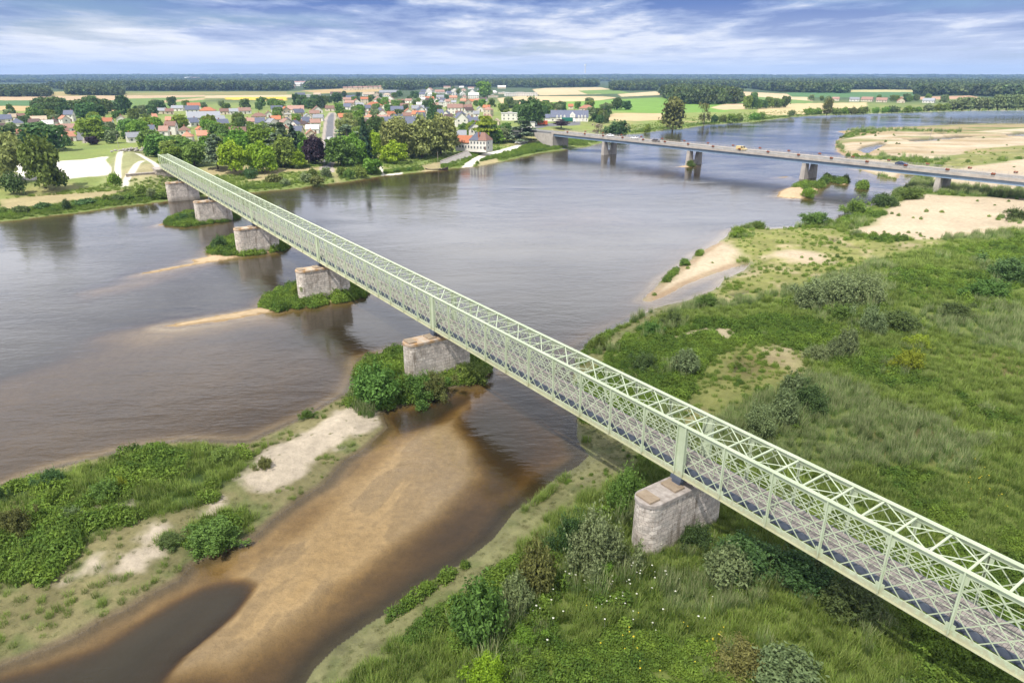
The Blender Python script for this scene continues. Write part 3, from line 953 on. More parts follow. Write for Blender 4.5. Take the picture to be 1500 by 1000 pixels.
# shared meshes for the repeated members
mb = MB(); mb.box(-.055, .055, -.16, .0, ZB + .05, ZT - .05); mb.box(-.11, .11, -.02, .0, ZB + .04, ZT - .06)
mb.box(-.30, -.056, -.014, -.002, ZB + .45, ZB + .95); mb.box(.056, .30, -.014, -.002, ZB + .45, ZB + .95)
mb.box(-.30, -.056, -.014, -.002, ZT - 1.0, ZT - .38); mb.box(.056, .30, -.014, -.002, ZT - 1.0, ZT - .38)
UPR = mb.build("upright", M_PAINT); UPR_ME = UPR.data; bpy.data.objects.remove(UPR)
mb = MB()
mb.box(-.50, .50, -.05, -.02, ZB + .03, ZT - .07)
for q in (-.50, .40):
    mb.box(q, q + .10, -.20, .16, ZB + .04, ZT - .05)
mb.box(-.38, -.10, -.019, .03, ZB + .06, ZT - .08); mb.box(.08, .38, -.019, .03, ZB + .06, ZT - .08)
PST = mb.build("pier_post", M_PAINT); PST_ME = PST.data; bpy.data.objects.remove(PST)

for side in (0, 1):
    t0 = 0 if side == 0 else BW              # local y = -t
    sg = -1 if side == 0 else 1              # towards the outside, in t
    g = MB()
    zb, zt = ZB + .42, ZT - .30
    hgt = zt - zb
    pitch = PANEL / 3
    n = int((S1 - S0) / pitch) + 4
    for i in range(-4, n):
        s = .45 + k0 * PANEL + i * pitch
        for dirn, off in ((1, .03), (-1, -.03)):
            a, c = s, s + dirn * hgt
            pa, pc = (a, zb), (c, zt)
            lo, hi = min(a, c), max(a, c)
            if hi < S0 or lo > S1:
                continue
            # clip at the ends of the bridge
            def clip(p, q):
                if p[0] < S0:
                    f = (S0 - p[0]) / (q[0] - p[0]); p = (S0, p[1] + f * (q[1] - p[1]))
                if p[0] > S1:
                    f = (S1 - p[0]) / (q[0] - p[0]); p = (S1, p[1] + f * (q[1] - p[1]))
                return p
            p2, q2 = clip(pa, pc), clip(pc, pa)
            if abs(p2[0] - q2[0]) < .1:
                continue
            yy = -(t0 + sg * off - sg * .08)
            g.bar((p2[0], yy, p2[1]), (q2[0], yy, q2[1]), .078, .018, (-(q2[1] - p2[1]), 0, q2[0] - p2[0]))
    gird = g.build("lattice_girder", M_PAINT, bridge)
    tag(gird, "near side lattice girder" if side == 0 else "far side lattice girder")
    yo = -(t0 + sg * .02)                    # outer face
    yi = -(t0 - sg * .18)
    ys = sorted((yo, yi))
    c = MB(); yc = -(t0 - sg * .08)
    c.box(S0, S1, yc - .20, yc + .20, ZT - .035, ZT)
    c.box(S0, S1, yc - .035, yc + .035, ZT - .40, ZT - .036)
    c.box(S0, S1, yc - .11, yc + .11, ZT - .058, ZT - .036)
    c.build("top_chord", M_PAINT, gird)
    c = MB()
    c.box(S0, S1, yc - .20, yc + .20, ZB, ZB + .035)
    c.box(S0, S1, yc - .035, yc + .035, ZB + .036, ZB + .55)
    c.box(S0, S1, yc - .11, yc + .11, ZB + .036, ZB + .058)
    c.build("bottom_chord", M_PAINT, gird)
    for s, isp in nodes:
        o = link_mesh("pier_post" if isp else "upright", PST_ME if isp else UPR_ME, gird, (s, yc + (-.036 if side == 0 else .036) * 1.0, 0))
        if side == 0:
            o.rotation_euler = (0, 0, math.pi)
            o.location = (s, yc + .036, 0)
        else:
            o.location = (s, yc - .036, 0)

# bracing between the two top chords
tb = MB(); ya, yb = -.08, -(BW - .08)
struts = []
for k in range(2 * k0, 2 * k1 + 1):
    struts.append(.45 + PANEL * k / 2)
for k in range(k0, k1):
    s = .45 + PANEL * (k + .5)
    if s + PANEL < S1:
        tb.bar((s, ya, ZT - .10), (s + PANEL, yb, ZT - .10), .105, .016, (1, .9, 0))
        tb.bar((s, yb, ZT - .13), (s + PANEL, ya, ZT - .13), .105, .016, (1, -.9, 0))
topb = tb.build("top_bracing", M_PAINT, bridge)
mb = MB(); mb.box(-.05, .05, yb + .2, ya - .2, ZT - .20, ZT - .07); mb.box(-.075, .075, yb + .22, ya - .22, ZT - .069, ZT - .055)
SA = mb.build("strut", M_PAINT); SA_ME = SA.data; bpy.data.objects.remove(SA)
struts.sort()
for s in struts[:100]:
    link_mesh("strut", SA_ME, topb, (s, 0, 0))
mb = MB()
for s in struts[100:]:
    mb.box(s - .08, s + .08, yb + .2, ya - .2, ZT - .20, ZT - .07)
o = mb.build("strut", M_PAINT, topb); o['kind'] = 'stuff'

ZD = 8.15
d = MB(); d.box(S0, S1 + 3, -(BW - .38), -.60, ZD - .10, ZD)
deck = d.build("deck", M_BOARD, bridge)
for y in (-.54, -(BW - .32)):
    q = MB(); q.box(S0, S1, y - .05, y + .05, ZD - .60, ZD - .02)
    for s in np.arange(S0, S1, 1.5):
        q.box(s, s + .05, y - .16, y - .061, ZD - .58, ZD - .06)
    q.build("stringer", M_STEEL, deck)
fb = MB(); fb.box(-.10, .10, -(BW - .26), -.26, ZB + .06, ZB + .34)
FB = fb.build("floor_beam", M_STEEL); FB_ME = FB.data; bpy.data.objects.remove(FB)
for s, isp in nodes:
    link_mesh("floor_beam", FB_ME, deck, (s, 0, 0))
for nm, y in (("railing", -.78), ("railing", -(BW - .48))):
    q = MB()
    for zz in (.45, .80, 1.12):
        q.box(S0, S1, y - .02, y + .02, ZD + zz, ZD + zz + .04)
    for s in np.arange(S0 + .3, S1, PANEL / 3):
        q.box(s, s + .05, y - .025, y + .025, ZD, ZD + 1.15)
    q.build(nm, M_PAINT, bridge)


def uv_wall(me):
    """Unroll the side of a pier: u runs round it, v up."""
    uvl = me.uv_layers.new(name='UVMap')
    for p in me.polygons:
        nrm = p.normal
        for li in p.loop_indices:
            co = me.vertices[me.loops[li].vertex_index].co
            if abs(nrm.z) > .7:
                u, v = co.x, co.y
            elif abs(nrm.y) > abs(nrm.x) * 1.0:
                u, v = co.x, co.z
            else:
                u, v = co.y + 1.3, co.z
            uvl.data[li].uv = (u, v)


def pier_outline(r, a, b, n=9, grow=0.0):
    """Plan of a pier, x along the bridge, y = -t; rounded at both ends."""
    r = r + grow
    pts = []
    for i in range(n):
        th = math.pi * i / (n - 1)
        pts.append((r * math.cos(th), -a + r * .9 * math.sin(th) + 0))
    for i in range(n):
        th = math.pi + math.pi * i / (n - 1)
        pts.append((r * math.cos(th), -b + r * .9 * math.sin(th)))
    return pts


PIER_LABEL = [
    "tall weathered grey stone pier standing among bushes on the near bank",
    "pinkish stone pier with orange-brown top on the bushy tip of the sandy island",
    "stone pier on the grassy islet with a single round bush, third from the near bank",
    "stone pier on the oval grassy islet beside a long thin sandbar",
    "small far stone pier half hidden by dark bushes on an islet",
    "pale stone pier at the water's edge of the far bank, nearest the bridge's end"]
for i in range(6):
    s = .5 + SPAN * i
    base = hz(*bpt(s, 0))
    base = min(base, .6) - 1.2
    ztop = 6.25
    root = empty("stone_pier", (*bpt(s, 0), 0), BROT)
    tag(root, PIER_LABEL[i], "bridge pier", "stone piers under the lattice bridge")
    A, B = -3.4, 4.5                      # straight part, in t
    m = MB()
    lo = pier_outline(1.34, A, B); up = pier_outline(1.24, A, B)
    nn = len(lo)
    rows = 8
    vs = []
    for k in range(rows + 1):
        f = k / rows
        for (x0, y0), (x1, y1) in zip(lo, up):
            vs.append((x0 + (x1 - x0) * f, y0 + (y1 - y0) * f, base + (ztop - .42 - base) * f))
    fs = []
    for k in range(rows):
        for j in range(nn):
            j2 = (j + 1) % nn
            fs.append((k * nn + j, k * nn + j2, (k + 1) * nn + j2, (k + 1) * nn + j))
    fs.append(tuple(range(rows * nn, rows * nn + nn)))
    m.add(vs, fs)
    sh = m.build("shaft", M_STONE, root)
    for p in sh.data.polygons:
        p.use_smooth = False
    uv_wall(sh.data)
    m = MB(); m.prism(pier_outline(1.34, A, B), ztop - .419, ztop)
    cap = m.build("cap", M_CAPST if i == 0 else M_LICHEN, root, bevel=.05)
    if i:
        cap['label'] = "rust-orange lichen covered cap"
    for t_, w in ((A - .2, 1.15), (-.55, 1.15), (BW + .7, 1.0)):
        m = MB(); m.box(-w / 2 - .3, w / 2 + .3, -t_ - .6, -t_ + .6, ztop + .001, ztop + .20)
        m.build("bed_stone", M_SLAB, cap, bevel=.02)
    for t_ in (.08, BW - .08):
        m = MB(); m.box(-.45, .45, -t_ - .28, -t_ + .28, ztop + .22 if abs(t_ + .1) < 1.2 and False else ztop + .203, ztop + .55)
        m.box(-.6, .6, -t_ - .34, -t_ + .34, ztop + .551, ZB - .003)
        m.build("bearing", M_STEEL, root)

# abutment where the bridge lands on the far bank
M_WALL = stone_mat("pale_wall_stone", (.50, .44, .38), (.43, .37, .31), (.33, .28, .24), .2)
ab = empty("bridge_abutment", (*bpt(S1 - 3.0, 0), 0), BROT)
tag(ab, "pale masonry abutment under the far end of the lattice bridge", "abutment")
m = MB(); m.box(.6, 9.0, -5.0, 1.8, 1.5, 6.5); sh = m.build("wall", M_WALL, ab); uv_wall(sh.data)
m = MB(); m.box(.4, 9.2, -5.2, 2.0, 6.501, 6.9); m.build("coping", M_CAPST, ab)
for ya_, yb_ in ((2.3, 12.0),):
    m = MB(); m.box(2.0, 3.2, ya_, yb_, 2.0, 5.6); w_ = m.build("wing_wall", M_WALL, ab); uv_wall(w_.data)
    m = MB(); m.box(1.9, 3.3, ya_ - .1, yb_ + .1, 5.601, 5.85); m.build("coping", M_CAPST, w_)

# ------------------------------------------------------------------ the road bridge downstream
M_CONC = surf("pale_concrete", (.44, .40, .36), (.32, .29, .26), .5, .85, bump=.02)
M_ASPH = surf("grey_asphalt", (.16, .16, .16), (.20, .20, .195), .3, .9)
M_BLUE = surf("blue_painted_girder", (.16, .23, .33), (.21, .28, .38), .3, .5)
M_WHITE = surf("white_road_paint", (.75, .75, .73), (.65, .65, .63), .5, .7)
RB0 = np.array([52.8, 383.6]); RB3 = np.array([155.5, 250.5])
RD = (RB3 - RB0); RL = np.hypot(*RD); RD = RD / RL
RROT = math.atan2(RD[1], RD[0])
RP = np.array([RD[1], -RD[0]])                # to the left-near side (towards the camera)
if RP @ np.array([0, -1.0]) < 0:
    RP = -RP
RW = 10.4


def road_z(s):
    return 9.0 - .004 * s


rb = empty("road_bridge", (RB0[0], RB0[1], 0), RROT)
tag(rb, "low concrete road bridge on twin-leaf piers carrying cars over the river", "bridge")
Ra, Rb_ = -42.0, 420.0
# local frame: x along the bridge, y to the left of x (away from the camera if RP is to the right)
ysg = -1 if (np.array([-RD[1], RD[0]]) @ RP) < 0 else 1
segs = np.linspace(Ra, Rb_, 24)


def strip(name, mat, parent, y0, y1, z0, z1):
    m = MB()
    v = []
    for s in segs:
        zz = road_z(s)
        v += [(s, y0, zz + z0), (s, y1, zz + z0), (s, y1, zz + z1), (s, y0, zz + z1)]
    f = [(0, 1, 2, 3)]
    for i in range(len(segs) - 1):
        a = 4 * i; c = a + 4
        f += [(a, a + 1, c + 1, c), (a + 1, a + 2, c + 2, c + 1), (a + 2, a + 3, c + 3, c + 2), (a + 3, a, c, c + 3)]
    a = 4 * (len(segs) - 1)
    f.append((a + 3, a + 2, a + 1, a))
    m.add(v, f)
    return m.build(name, mat, parent)


dk = strip("deck", M_ASPH, rb, -RW / 2 + 1.4, RW / 2 - 1.4, -.35, 0)
for sg in (-1, 1):
    y0 = sg * (RW / 2 - 1.4); y1 = sg * RW / 2
    strip("pavement", M_CONC, dk, min(y0, y1) + (.0 if sg > 0 else 0), max(y0, y1), -.36, .16)
    yy = sg * (RW / 2 + .11)
    strip("edge_beam", M_CONC, rb, yy - .10, yy + .10, -.72, .30)
    m = MB()
    for s in np.arange(Ra, Rb_, 2.0):
        m.box(s - .04, s + .04, yy - .04, yy + .04, road_z(s) + .30, road_z(s) + 1.12)
    for zz in (.55, .80, 1.08):
        for i in range(len(segs) - 1):
            a, c = segs[i], segs[i + 1]
            m.bar((a, yy, road_z(a) + zz), (c, yy, road_z(c) + zz), .05, .05, (0, 0, 1))
    m.build("railing", M_CONC, rb)
m = MB()
for s in np.arange(Ra, Rb_, 7.0):
    m.box(s, s + 3, -.08, .08, road_z(s) + .004 - .006, road_z(s) + .012)
m.build("centre_line", M_WHITE, dk)
strip("girder", M_BLUE, rb, -RW / 2 + .35, RW / 2 - .35, -2.1, -.362)

RPIER = ["concrete twin-leaf pier of the road bridge nearest the far bank", "concrete twin-leaf road bridge pier standing in midstream beside a tiny bush",
         "concrete road bridge pier behind the small sandy islet", "concrete road bridge pier rising from the sand and grass of the near bank"]
for i, s in enumerate((0.0, 57.1, 116.5, RL)):
    root = empty("concrete_pier", (RB0[0] + RD[0] * s, RB0[1] + RD[1] * s, 0), RROT)
    tag(root, RPIER[i], "bridge pier", "concrete piers under the road bridge")
    zt = road_z(s) - 2.103
    for sg in (-1, 1):
        m = MB()
        yc = sg * 3.0
        a0, a1 = 1.15, .85
        # a leaf: wider at the foot across the river, tapering upward
        v = [(-a0, yc - 2.1, -1.5), (a0, yc - 2.1, -1.5), (a0, yc + 2.1, -1.5), (-a0, yc + 2.1, -1.5),
             (-a1, yc - 1.25 + sg * .55, zt), (a1, yc - 1.25 + sg * .55, zt), (a1, yc + 1.25 + sg * .55, zt), (-a1, yc + 1.25 + sg * .55, zt)]
        m.add(v, [(0, 3, 2, 1), (4, 5, 6, 7), (0, 1, 5, 4), (1, 2, 6, 5), (2, 3, 7, 6), (3, 0, 4, 7)])
        m.build("pier_leaf", M_CONC, root, bevel=.12)
    m = MB(); m.box(-1.0, 1.0, -1.0, 1.0, -1.5, zt * .3); m.build("tie_wall", M_CONC, root)

rab = empty("road_bridge_abutment", (RB0[0] + RD[0] * (Ra + 1), RB0[1] + RD[1] * (Ra + 1), 0), RROT)
tag(rab, "concrete abutment and splayed wall where the road bridge meets the far bank", "abutment")
zt = road_z(Ra)
m = MB(); m.box(-.8, 1.2, -RW / 2, RW / 2, 0, zt - 2.11); m.build("wall", M_CONC, rab)
for sg in (-1, 1):
    m = MB(); y = sg * (RW / 2 + .6)
    m.prism([(1.2, 0), (1.2, zt - .8), (-16, zt - .8), (-16, zt - 3.0), (-4, 0)], y - .25, y + .25, axis='y')
    m.build("wing_wall", M_CONC, rab)
m = MB(); m.box(-60, -.1, -RW / 2 + .8, RW / 2 - .8, zt - 3.5, zt - .02)
ra_ = m.build("approach_road", M_ASPH, rab)

# flower planters hung along both parapets
M_RED = surf("red_flowers", (.45, .03, .02), (.16, .10, .02), 6, .8)
M_POT = surf("dark_planter", (.10, .07, .05), (.14, .10, .07), 3, .8)
mb = MB(); mb.box(-.55, .55, -.2, .2, 0, .35)
pot = mb.build("box", M_POT); pot_me = pot.data; bpy.data.objects.remove(pot)
vs, fs = [], []
for j in range(130):
    p = np.array([random.uniform(-.65, .65), random.gauss(0, .17), .35 + abs(random.gauss(0, .2))])
    a = rng.normal(size=3); a /= np.linalg.norm(a); b_ = np.cross(a, rng.normal(size=3)); b_ /= np.linalg.norm(b_)
    k = len(vs); vs += [p + a * .11, p + b_ * .11, p - a * .11, p - b_ * .11]; fs.append((k, k + 1, k + 2, k + 3))
fl_me = np_mesh("flowers", vs, fs, [M_RED])
n = 0
for s in np.arange(-28, 320, 14.2):
    for sg in (-1, 1):
        yy = sg * (RW / 2 + .32)
        p = (RB0[0] + RD[0] * (s + (3 if sg > 0 else 0)) - RD[1] * yy, RB0[1] + RD[1] * (s + (3 if sg > 0 else 0)) + RD[0] * yy, road_z(s) + .62)
        root = empty("flower_planter", p, RROT)
        near = (sg == ysg)
        tag(root, "red flower box hung on the %s railing of the road bridge" % ("nearer upstream" if near else "farther downstream"), "planter", "red flower boxes on the road bridge")
        link_mesh("box", pot_me, root); link_mesh("flowers", fl_me, root)
        n += 1

# ------------------------------------------------------------------ vehicles
M_GLASS = surf("dark_car_glass", (.02, .025, .03), (.03, .035, .04), 1, .08, spec=.6)
M_TYRE = surf("black_tyre", (.02, .02, .02), (.03, .03, .03), 2, .8)
M_HUB = surf("grey_wheel_rim", (.35, .35, .36), (.28, .28, .29), 2, .4)
M_LAMP = surf("car_lamp", (.75, .72, .65), (.6, .58, .5), 2, .2)
M_TAIL = surf("red_tail_lamp", (.4, .02, .02), (.3, .02, .02), 2, .3)


def car_paint(name, c):
    return surf(name, c, tuple(v * .93 for v in c), .6, .25, spec=.5)


def side_body(prof, hw, inset_top=.12):
    """Extrude a side profile (x, z) to half width hw, leaning in towards the roof."""
    zs = [p[1] for p in prof]; z0, z1 = min(zs), max(zs)
    L = [(x, -(hw - inset_top * max(0, (z - .75)) / max(z1 - .75, .01)), z) for x, z in prof]
    Rr = [(x, -y, z) for x, y, z in L]
    n = len(prof)
    f = [tuple(range(n)), tuple(range(2 * n - 1, n - 1, -1))] + [(i, n + i, n + (i + 1) % n, (i + 1) % n) for i in range(n)]
    m = MB(); m.add(L + Rr, f)
    return m


def wheel(parent, x, y, r=.32, w=.2):
    m = MB(); m.cyl((0, -w / 2, 0), (0, w / 2, 0), r, n=14)
    o = m.build("wheel", M_TYRE, parent, (x, y, r))
    h = MB(); h.cyl((0, -w / 2 - .01, 0), (0, w / 2 + .01, 0), r * .58, n=10)
    h.build("rim", M_HUB, o)


def make_car(name, label, mat, loc, rot, van=False, cat="car"):
    root = empty(name, loc, rot)
    tag(root, label, cat)
    if van:
        body = [(-2.4, .3), (2.35, .3), (2.4, .75), (2.25, 1.05), (1.55, 1.2), (1.0, 1.95), (-2.35, 2.0), (-2.42, 1.0)]
        wz = [(1.35, 1.22), (.98, 1.80), (.1, 1.82), (.1, 1.22)]
        hw = .95
    else:
        body = [(-2.05, .28), (2.05, .28), (2.12, .62), (1.95, .85), (1.0, .97), (.35, 1.42), (-.95, 1.46), (-1.75, 1.0), (-2.1, .92), (-2.12, .55)]
        wz = [(.88, .99), (.32, 1.36), (-.92, 1.39), (-1.5, 1.02)]
        hw = .86
    side_body(body, hw).build("body", mat, root, bevel=.03)
    m = MB(); yy = hw + .004
    for sg in (-1, 1):
        k = .035 if not van else .06
        v = [(x, sg * (yy - (.12 * max(0, z - .75) / (.7 if not van else 1.25))), z) for x, z in wz]
        v2 = [(x, y - sg * .02, z) for x, y, z in v]
        n = len(v)
        m.add(v + v2, [tuple(range(n)), tuple(range(2 * n - 1, n - 1, -1))] + [(i, n + i, n + (i + 1) % n, (i + 1) % n) for i in range(n)])
    m.build("side_window", M_GLASS, root)
    m = MB()
    if van:
        m.bar((1.52, 0, 1.25), (1.06, 0, 1.88), 1.45, .03, (0, 1, 0))
    else:
        m.bar((.98, 0, 1.0), (.42, 0, 1.39), 1.35, .03, (0, 1, 0))
    m.build("windscreen", M_GLASS, root)
    if not van:
        m = MB(); m.bar((-1.05, 0, 1.43), (-1.70, 0, 1.05), 1.3, .03, (0, 1, 0)); m.build("rear_window", M_GLASS, root)
    for x in (-1.3, 1.3):
        for sg in (-1, 1):
            wheel(root, x, sg * (hw - .08))
    for sg in (-1, 1):
        m = MB(); m.box(2.06 if not van else 2.33, 2.14 if not van else 2.42, sg * .6 - .16, sg * .6 + .16, .62, .76); m.build("headlight", M_LAMP, root)
        m = MB(); m.box(-2.15 if not van else -2.45, -2.08 if not van else -2.38, sg * .64 - .12, sg * .64 + .12, .70, .88); m.build("tail_light", M_TAIL, root)
    return root


P_WHITE = car_paint("white_car_paint", (.78, .78, .77)); P_DARK = car_paint("dark_red_grey_paint", (.045, .03, .03))
P_BLUE = car_paint("dark_blue_paint", (.03, .045, .10)); P_YEL = car_paint("yellow_van_paint", (.56, .44, .20))


def on_road(px, lane, py=None):
    """Point of the road bridge seen in pixel column px, offset across by lane metres (towards the camera is positive)."""
    best = None
    for s in np.arange(-40, 300, .25):
        p = RB0 + RD * s + RP * lane
        zc = road_z(s)
        dep = p[1] * CP + (CAM_H - zc) * SP
        x = 750 + FPX * p[0] / dep
        if best is None or abs(x - px) < best[0]:
            best = (abs(x - px), p, zc)
    return (best[1][0], best[1][1], best[2] + .012)


make_car("car", "white hatchback on the road bridge close to the far bank", P_WHITE, on_road(894, -1.8), RROT)
make_car("car", "low white car on the road bridge just ahead of a dark car", P_WHITE, on_road(929.5, -1.8), RROT + math.pi)
make_car("car", "dark brownish car on the road bridge between a white car and a yellow van", P_DARK, on_road(961, 1.7), RROT)
make_car("van", "small yellow van driving over the middle of the road bridge", P_YEL, on_road(1086, 1.7), RROT, van=True, cat="van")
make_car("car", "dark blue car alone on the road bridge over the sandbank", P_BLUE, on_road(1320.5, -1.7), RROT)
# ------------------------------------------------------------------ trees and bushes
def leaf_cards(pos, out, size, rg, flat=0.0, aspect=1.5, jitter=.9):
    """Diamond-shaped leaf clumps at pos, roughly facing out."""
    n = len(pos)
    nrm = out + rg.normal(size=(n, 3)) * jitter
    nrm[:, 2] += flat
    nrm /= np.linalg.norm(nrm, axis=1)[:, None] + 1e-9
    t = np.cross(nrm, rg.normal(size=(n, 3))); t /= np.linalg.norm(t, axis=1)[:, None] + 1e-9
    b_ = np.cross(nrm, t)
    s = size[:, None] if isinstance(size, np.ndarray) else size
    a = t * s * .5 * aspect; c = b_ * s * .5
    k = nrm * s * .12
    v = np.stack([pos - a - k, pos + c * .9 + k, pos + a - k, pos - c * .9 + k], 1).reshape(-1, 3)
    f = np.arange(4 * n).reshape(n, 4)
    return v, f


def lobes_crown(rg, lobes, n, leaf, flat=.15, hollow=.62, aspect=1.5, jitter=.9, ragged=.10):
    L = np.array(lobes, float)
    w = (L[:, 3] * L[:, 4] + L[:, 3] * L[:, 5] + L[:, 4] * L[:, 5]); w /= w.sum()
    k = rg.choice(len(L), n, p=w)
    d = rg.normal(size=(n, 3)); d /= np.linalg.norm(d, axis=1)[:, None]
    d[:, 2] = np.where(d[:, 2] < -.55, -d[:, 2], d[:, 2])
    rad = (hollow + (1 - hollow) * np.sqrt(rg.random(n))) * (1 + rg.normal(size=n) * ragged)
    # knobbly outline: bumps on each lobe
    bump = 1 + .16 * np.sin(d[:, 0] * 5 + k * 2.1) * np.sin(d[:, 1] * 5.3 + k) + .12 * np.sin(d[:, 2] * 7 + k * 1.3)
    pos = L[k, :3] + d * L[k, 3:6] * (rad * bump)[:, None]
    tint = (.5 + .5 * np.sin(k * 12.9898) * .6)
    sh = np.clip(.5 + .28 * rg.normal(size=n) + .35 * (tint - .5), 0, 1)
    size = leaf * (.65 + .7 * rg.random(n))
    return leaf_cards(pos, d, size, rg, flat, aspect, jitter) + (sh,)


def random_lobes(rg, n, R_, H, base, spread=.62, size=.5):
    out = []
    for i in range(n):
        a = 2 * math.pi * (i / n + .13 * rg.random()); f = i / max(n - 1, 1)
        rr_ = R_ * spread * (0.35 + .75 * rg.random()) * (1 - .45 * max(0, f - .5))
        zc = base + (H - base) * (.28 + .55 * ((i * .618) % 1.0))
        s = size * R_ * (.75 + .5 * rg.random())
        out.append((rr_ * math.cos(a), rr_ * math.sin(a), zc, s, s, min(s * .85, H - zc + .02)))
    out.append((0, 0, base + (H - base) * .62, R_ * .55, R_ * .55, (H - base) * .38))
    return out


CROWNS = {}


def crown_data(kind, var):
    """Unit crowns: height 1, width about 1 (so they are scaled by width and height). Returns verts, faces, shade, trunk radius, crown base."""
    rg = np.random.default_rng(hash_(kind) + var * 101)
    if kind == 'round':
        v, f, s = lobes_crown(rg, random_lobes(rg, 9, .5, 1.0, .14), 2200, .085)
    elif kind == 'fine':                       # large, near trees: more and smaller leaves
        v, f, s = lobes_crown(rg, random_lobes(rg, 15, .5, 1.0, .10, .7, .36), 5000, .052)
    elif kind == 'loose':
        v, f, s = lobes_crown(rg, random_lobes(rg, 16, .5, 1.0, .12, .85, .27), 2600, .055, ragged=.2)
    elif kind == 'spread':
        v, f, s = lobes_crown(rg, random_lobes(rg, 13, .5, 1.0, .05, .8, .34), 3000, .06)
    elif kind == 'poplar':
        lob = [(rg.normal() * .06, rg.normal() * .06, z, .34 - .1 * abs(z - .45), .34 - .1 * abs(z - .45), .2) for z in np.linspace(.2, .82, 6)]
        v, f, s = lobes_crown(rg, lob, 1500, .07)
    elif kind == 'cypress':
        lob = [(rg.normal() * .02, rg.normal() * .02, z, .46 * (1 - z) ** .5 * (1.0 if z > .2 else .8), .46 * (1 - z) ** .5, .16) for z in np.linspace(.10, .88, 7)]
        v, f, s = lobes_crown(rg, lob, 1300, .06, flat=0)
    elif kind == 'spruce':
        pos = []; out = []
        for z in np.linspace(.08, .98, 17):
            rad = .5 * (1 - z) ** .85 + .02
            m_ = int(24 + 150 * rad)
            for _ in range(m_):
                a = rg.random() * 6.283; q = rad * (.35 + .65 * rg.random() ** .5)
                q *= .8 + .25 * math.sin(a * 5 + z * 31)
                pos.append((q * math.cos(a), q * math.sin(a), z - .10 * q / rad * .5 + rg.normal() * .008)); out.append((math.cos(a) * .5, math.sin(a) * .5, .8))
        pos = np.array(pos); out = np.array(out)
        v, f = leaf_cards(pos, out, .075 * (.7 + .6 * rg.random(len(pos))), rg, .2, 1.7, .5); s = np.clip(.5 + .25 * rg.normal(size=len(pos)), 0, 1)
    elif kind == 'cedar':
        pos = []; out = []
        for j in range(26):
            z = .18 + .78 * (j / 25) ; a0 = rg.random() * 6.283
            reach = (.5 * (1 - .75 * (z - .18) / .82) + .04) * (.7 + .4 * rg.random())
            for _ in range(95):
                q = reach * (.15 + .9 * rg.random() ** .7); w_ = rg.normal() * .30 * (1 - .3 * q / reach)
                pos.append((q * math.cos(a0 + w_), q * math.sin(a0 + w_), z + rg.normal() * .012 - .03 * q)); out.append((0, 0, 1.0))
        pos = np.array(pos); out = np.array(out)
        v, f = leaf_cards(pos, out, .07 * (.7 + .6 * rg.random(len(pos))), rg, .4, 1.5, .5); s = np.clip(.5 + .28 * rg.normal(size=len(pos)), 0, 1)
    elif kind == 'umbrella':                   # flat-topped tiers
        lob = [(rg.normal() * .1, rg.normal() * .1, z, .5 - .12 * i, .5 - .12 * i, .07) for i, z in enumerate((.45, .66, .86))]
        lob += [(.2, -.1, .3, .3, .3, .07), (-.22, .1, .55, .25, .25, .06)]
        v, f, s = lobes_crown(rg, lob, 2000, .065, flat=.5)
    elif kind == 'bush':                       # a dome down to the ground
        lob = [(rg.normal() * .19, rg.normal() * .19, .25 + .35 * rg.random(), .20 + .1 * rg.random(), .20 + .1 * rg.random(), .26) for _ in range(9)] + [(0, 0, .42, .40, .40, .46)]
        v, f, s = lobes_crown(rg, lob, 1500, .075, hollow=.55)
        v[:, 2] = np.maximum(v[:, 2], -.02)
    elif kind == 'willow':                     # upright wands of narrow leaves, near the camera
        pos = []; out = []; sz = []
        for j in range(210):
            a0 = rg.random() * 6.283; q = .40 * rg.random() ** .5; lean = .25 + .5 * rg.random()
            top = (.60 + .42 * rg.random()) * (1.05 - .8 * (q / .5) ** 2.2)
            m_ = int(34 * top + 6)
            for _ in range(m_):
                z = top * rg.random() ** .75
                rr_ = q * (.55 + .75 * z / max(top, .1)) + rg.normal() * .03
                pos.append((rr_ * math.cos(a0) + rg.normal() * .022, rr_ * math.sin(a0) + rg.normal() * .022, z)); out.append((math.cos(a0), math.sin(a0), .7)); sz.append(.036 * (.6 + .8 * rg.random()))
        pos = np.array(pos); out = np.array(out)
        v, f = leaf_cards(pos, out, np.array(sz), rg, .1, 2.2, 1.0); s = np.clip(.5 + .3 * rg.normal(size=len(pos)), 0, 1)
    elif kind == 'thicket':                    # near, leafy, ragged heads of shoots that merge into the grass
        lob = [(rg.normal() * .24, rg.normal() * .24, .15 + .55 * rg.random() ** 1.3, .07 + .11 * rg.random(), .07 + .11 * rg.random(), .10 + .16 * rg.random()) for _ in range(34)] + [(0, 0, .25, .36, .36, .30)]
        v, f, s = lobes_crown(rg, lob, 8500, .031, hollow=.35, ragged=.28, aspect=1.8)
        sp = []; so = []
        for _ in range(70):                    # shoots standing out of the outline
            a0 = rg.random() * 6.283; q = .45 * rg.random() ** .6; z0 = .55 * (1 - (q / .5) ** 2) + .1
            ln_ = .18 + .30 * rg.random(); lx, ly = rg.normal() * .35, rg.normal() * .35
            for t_ in np.linspace(0, 1, 16):
                sp.append((q * math.cos(a0) + lx * ln_ * t_ + rg.normal() * .012, q * math.sin(a0) + ly * ln_ * t_ + rg.normal() * .012, z0 + ln_ * t_)); so.append((lx, ly, .8))
        v2, f2 = leaf_cards(np.array(sp), np.array(so), .03 * (.6 + .7 * rg.random(len(sp))), rg, .1, 2.0, .9)
        f = np.concatenate([f, f2 + len(v)]); v = np.concatenate([v, v2]); s = np.concatenate([s, np.clip(.6 + .25 * rg.normal(size=len(sp)), 0, 1)])
        v[:, 2] = np.maximum(v[:, 2], -.02)
    elif kind == 'twiggy':
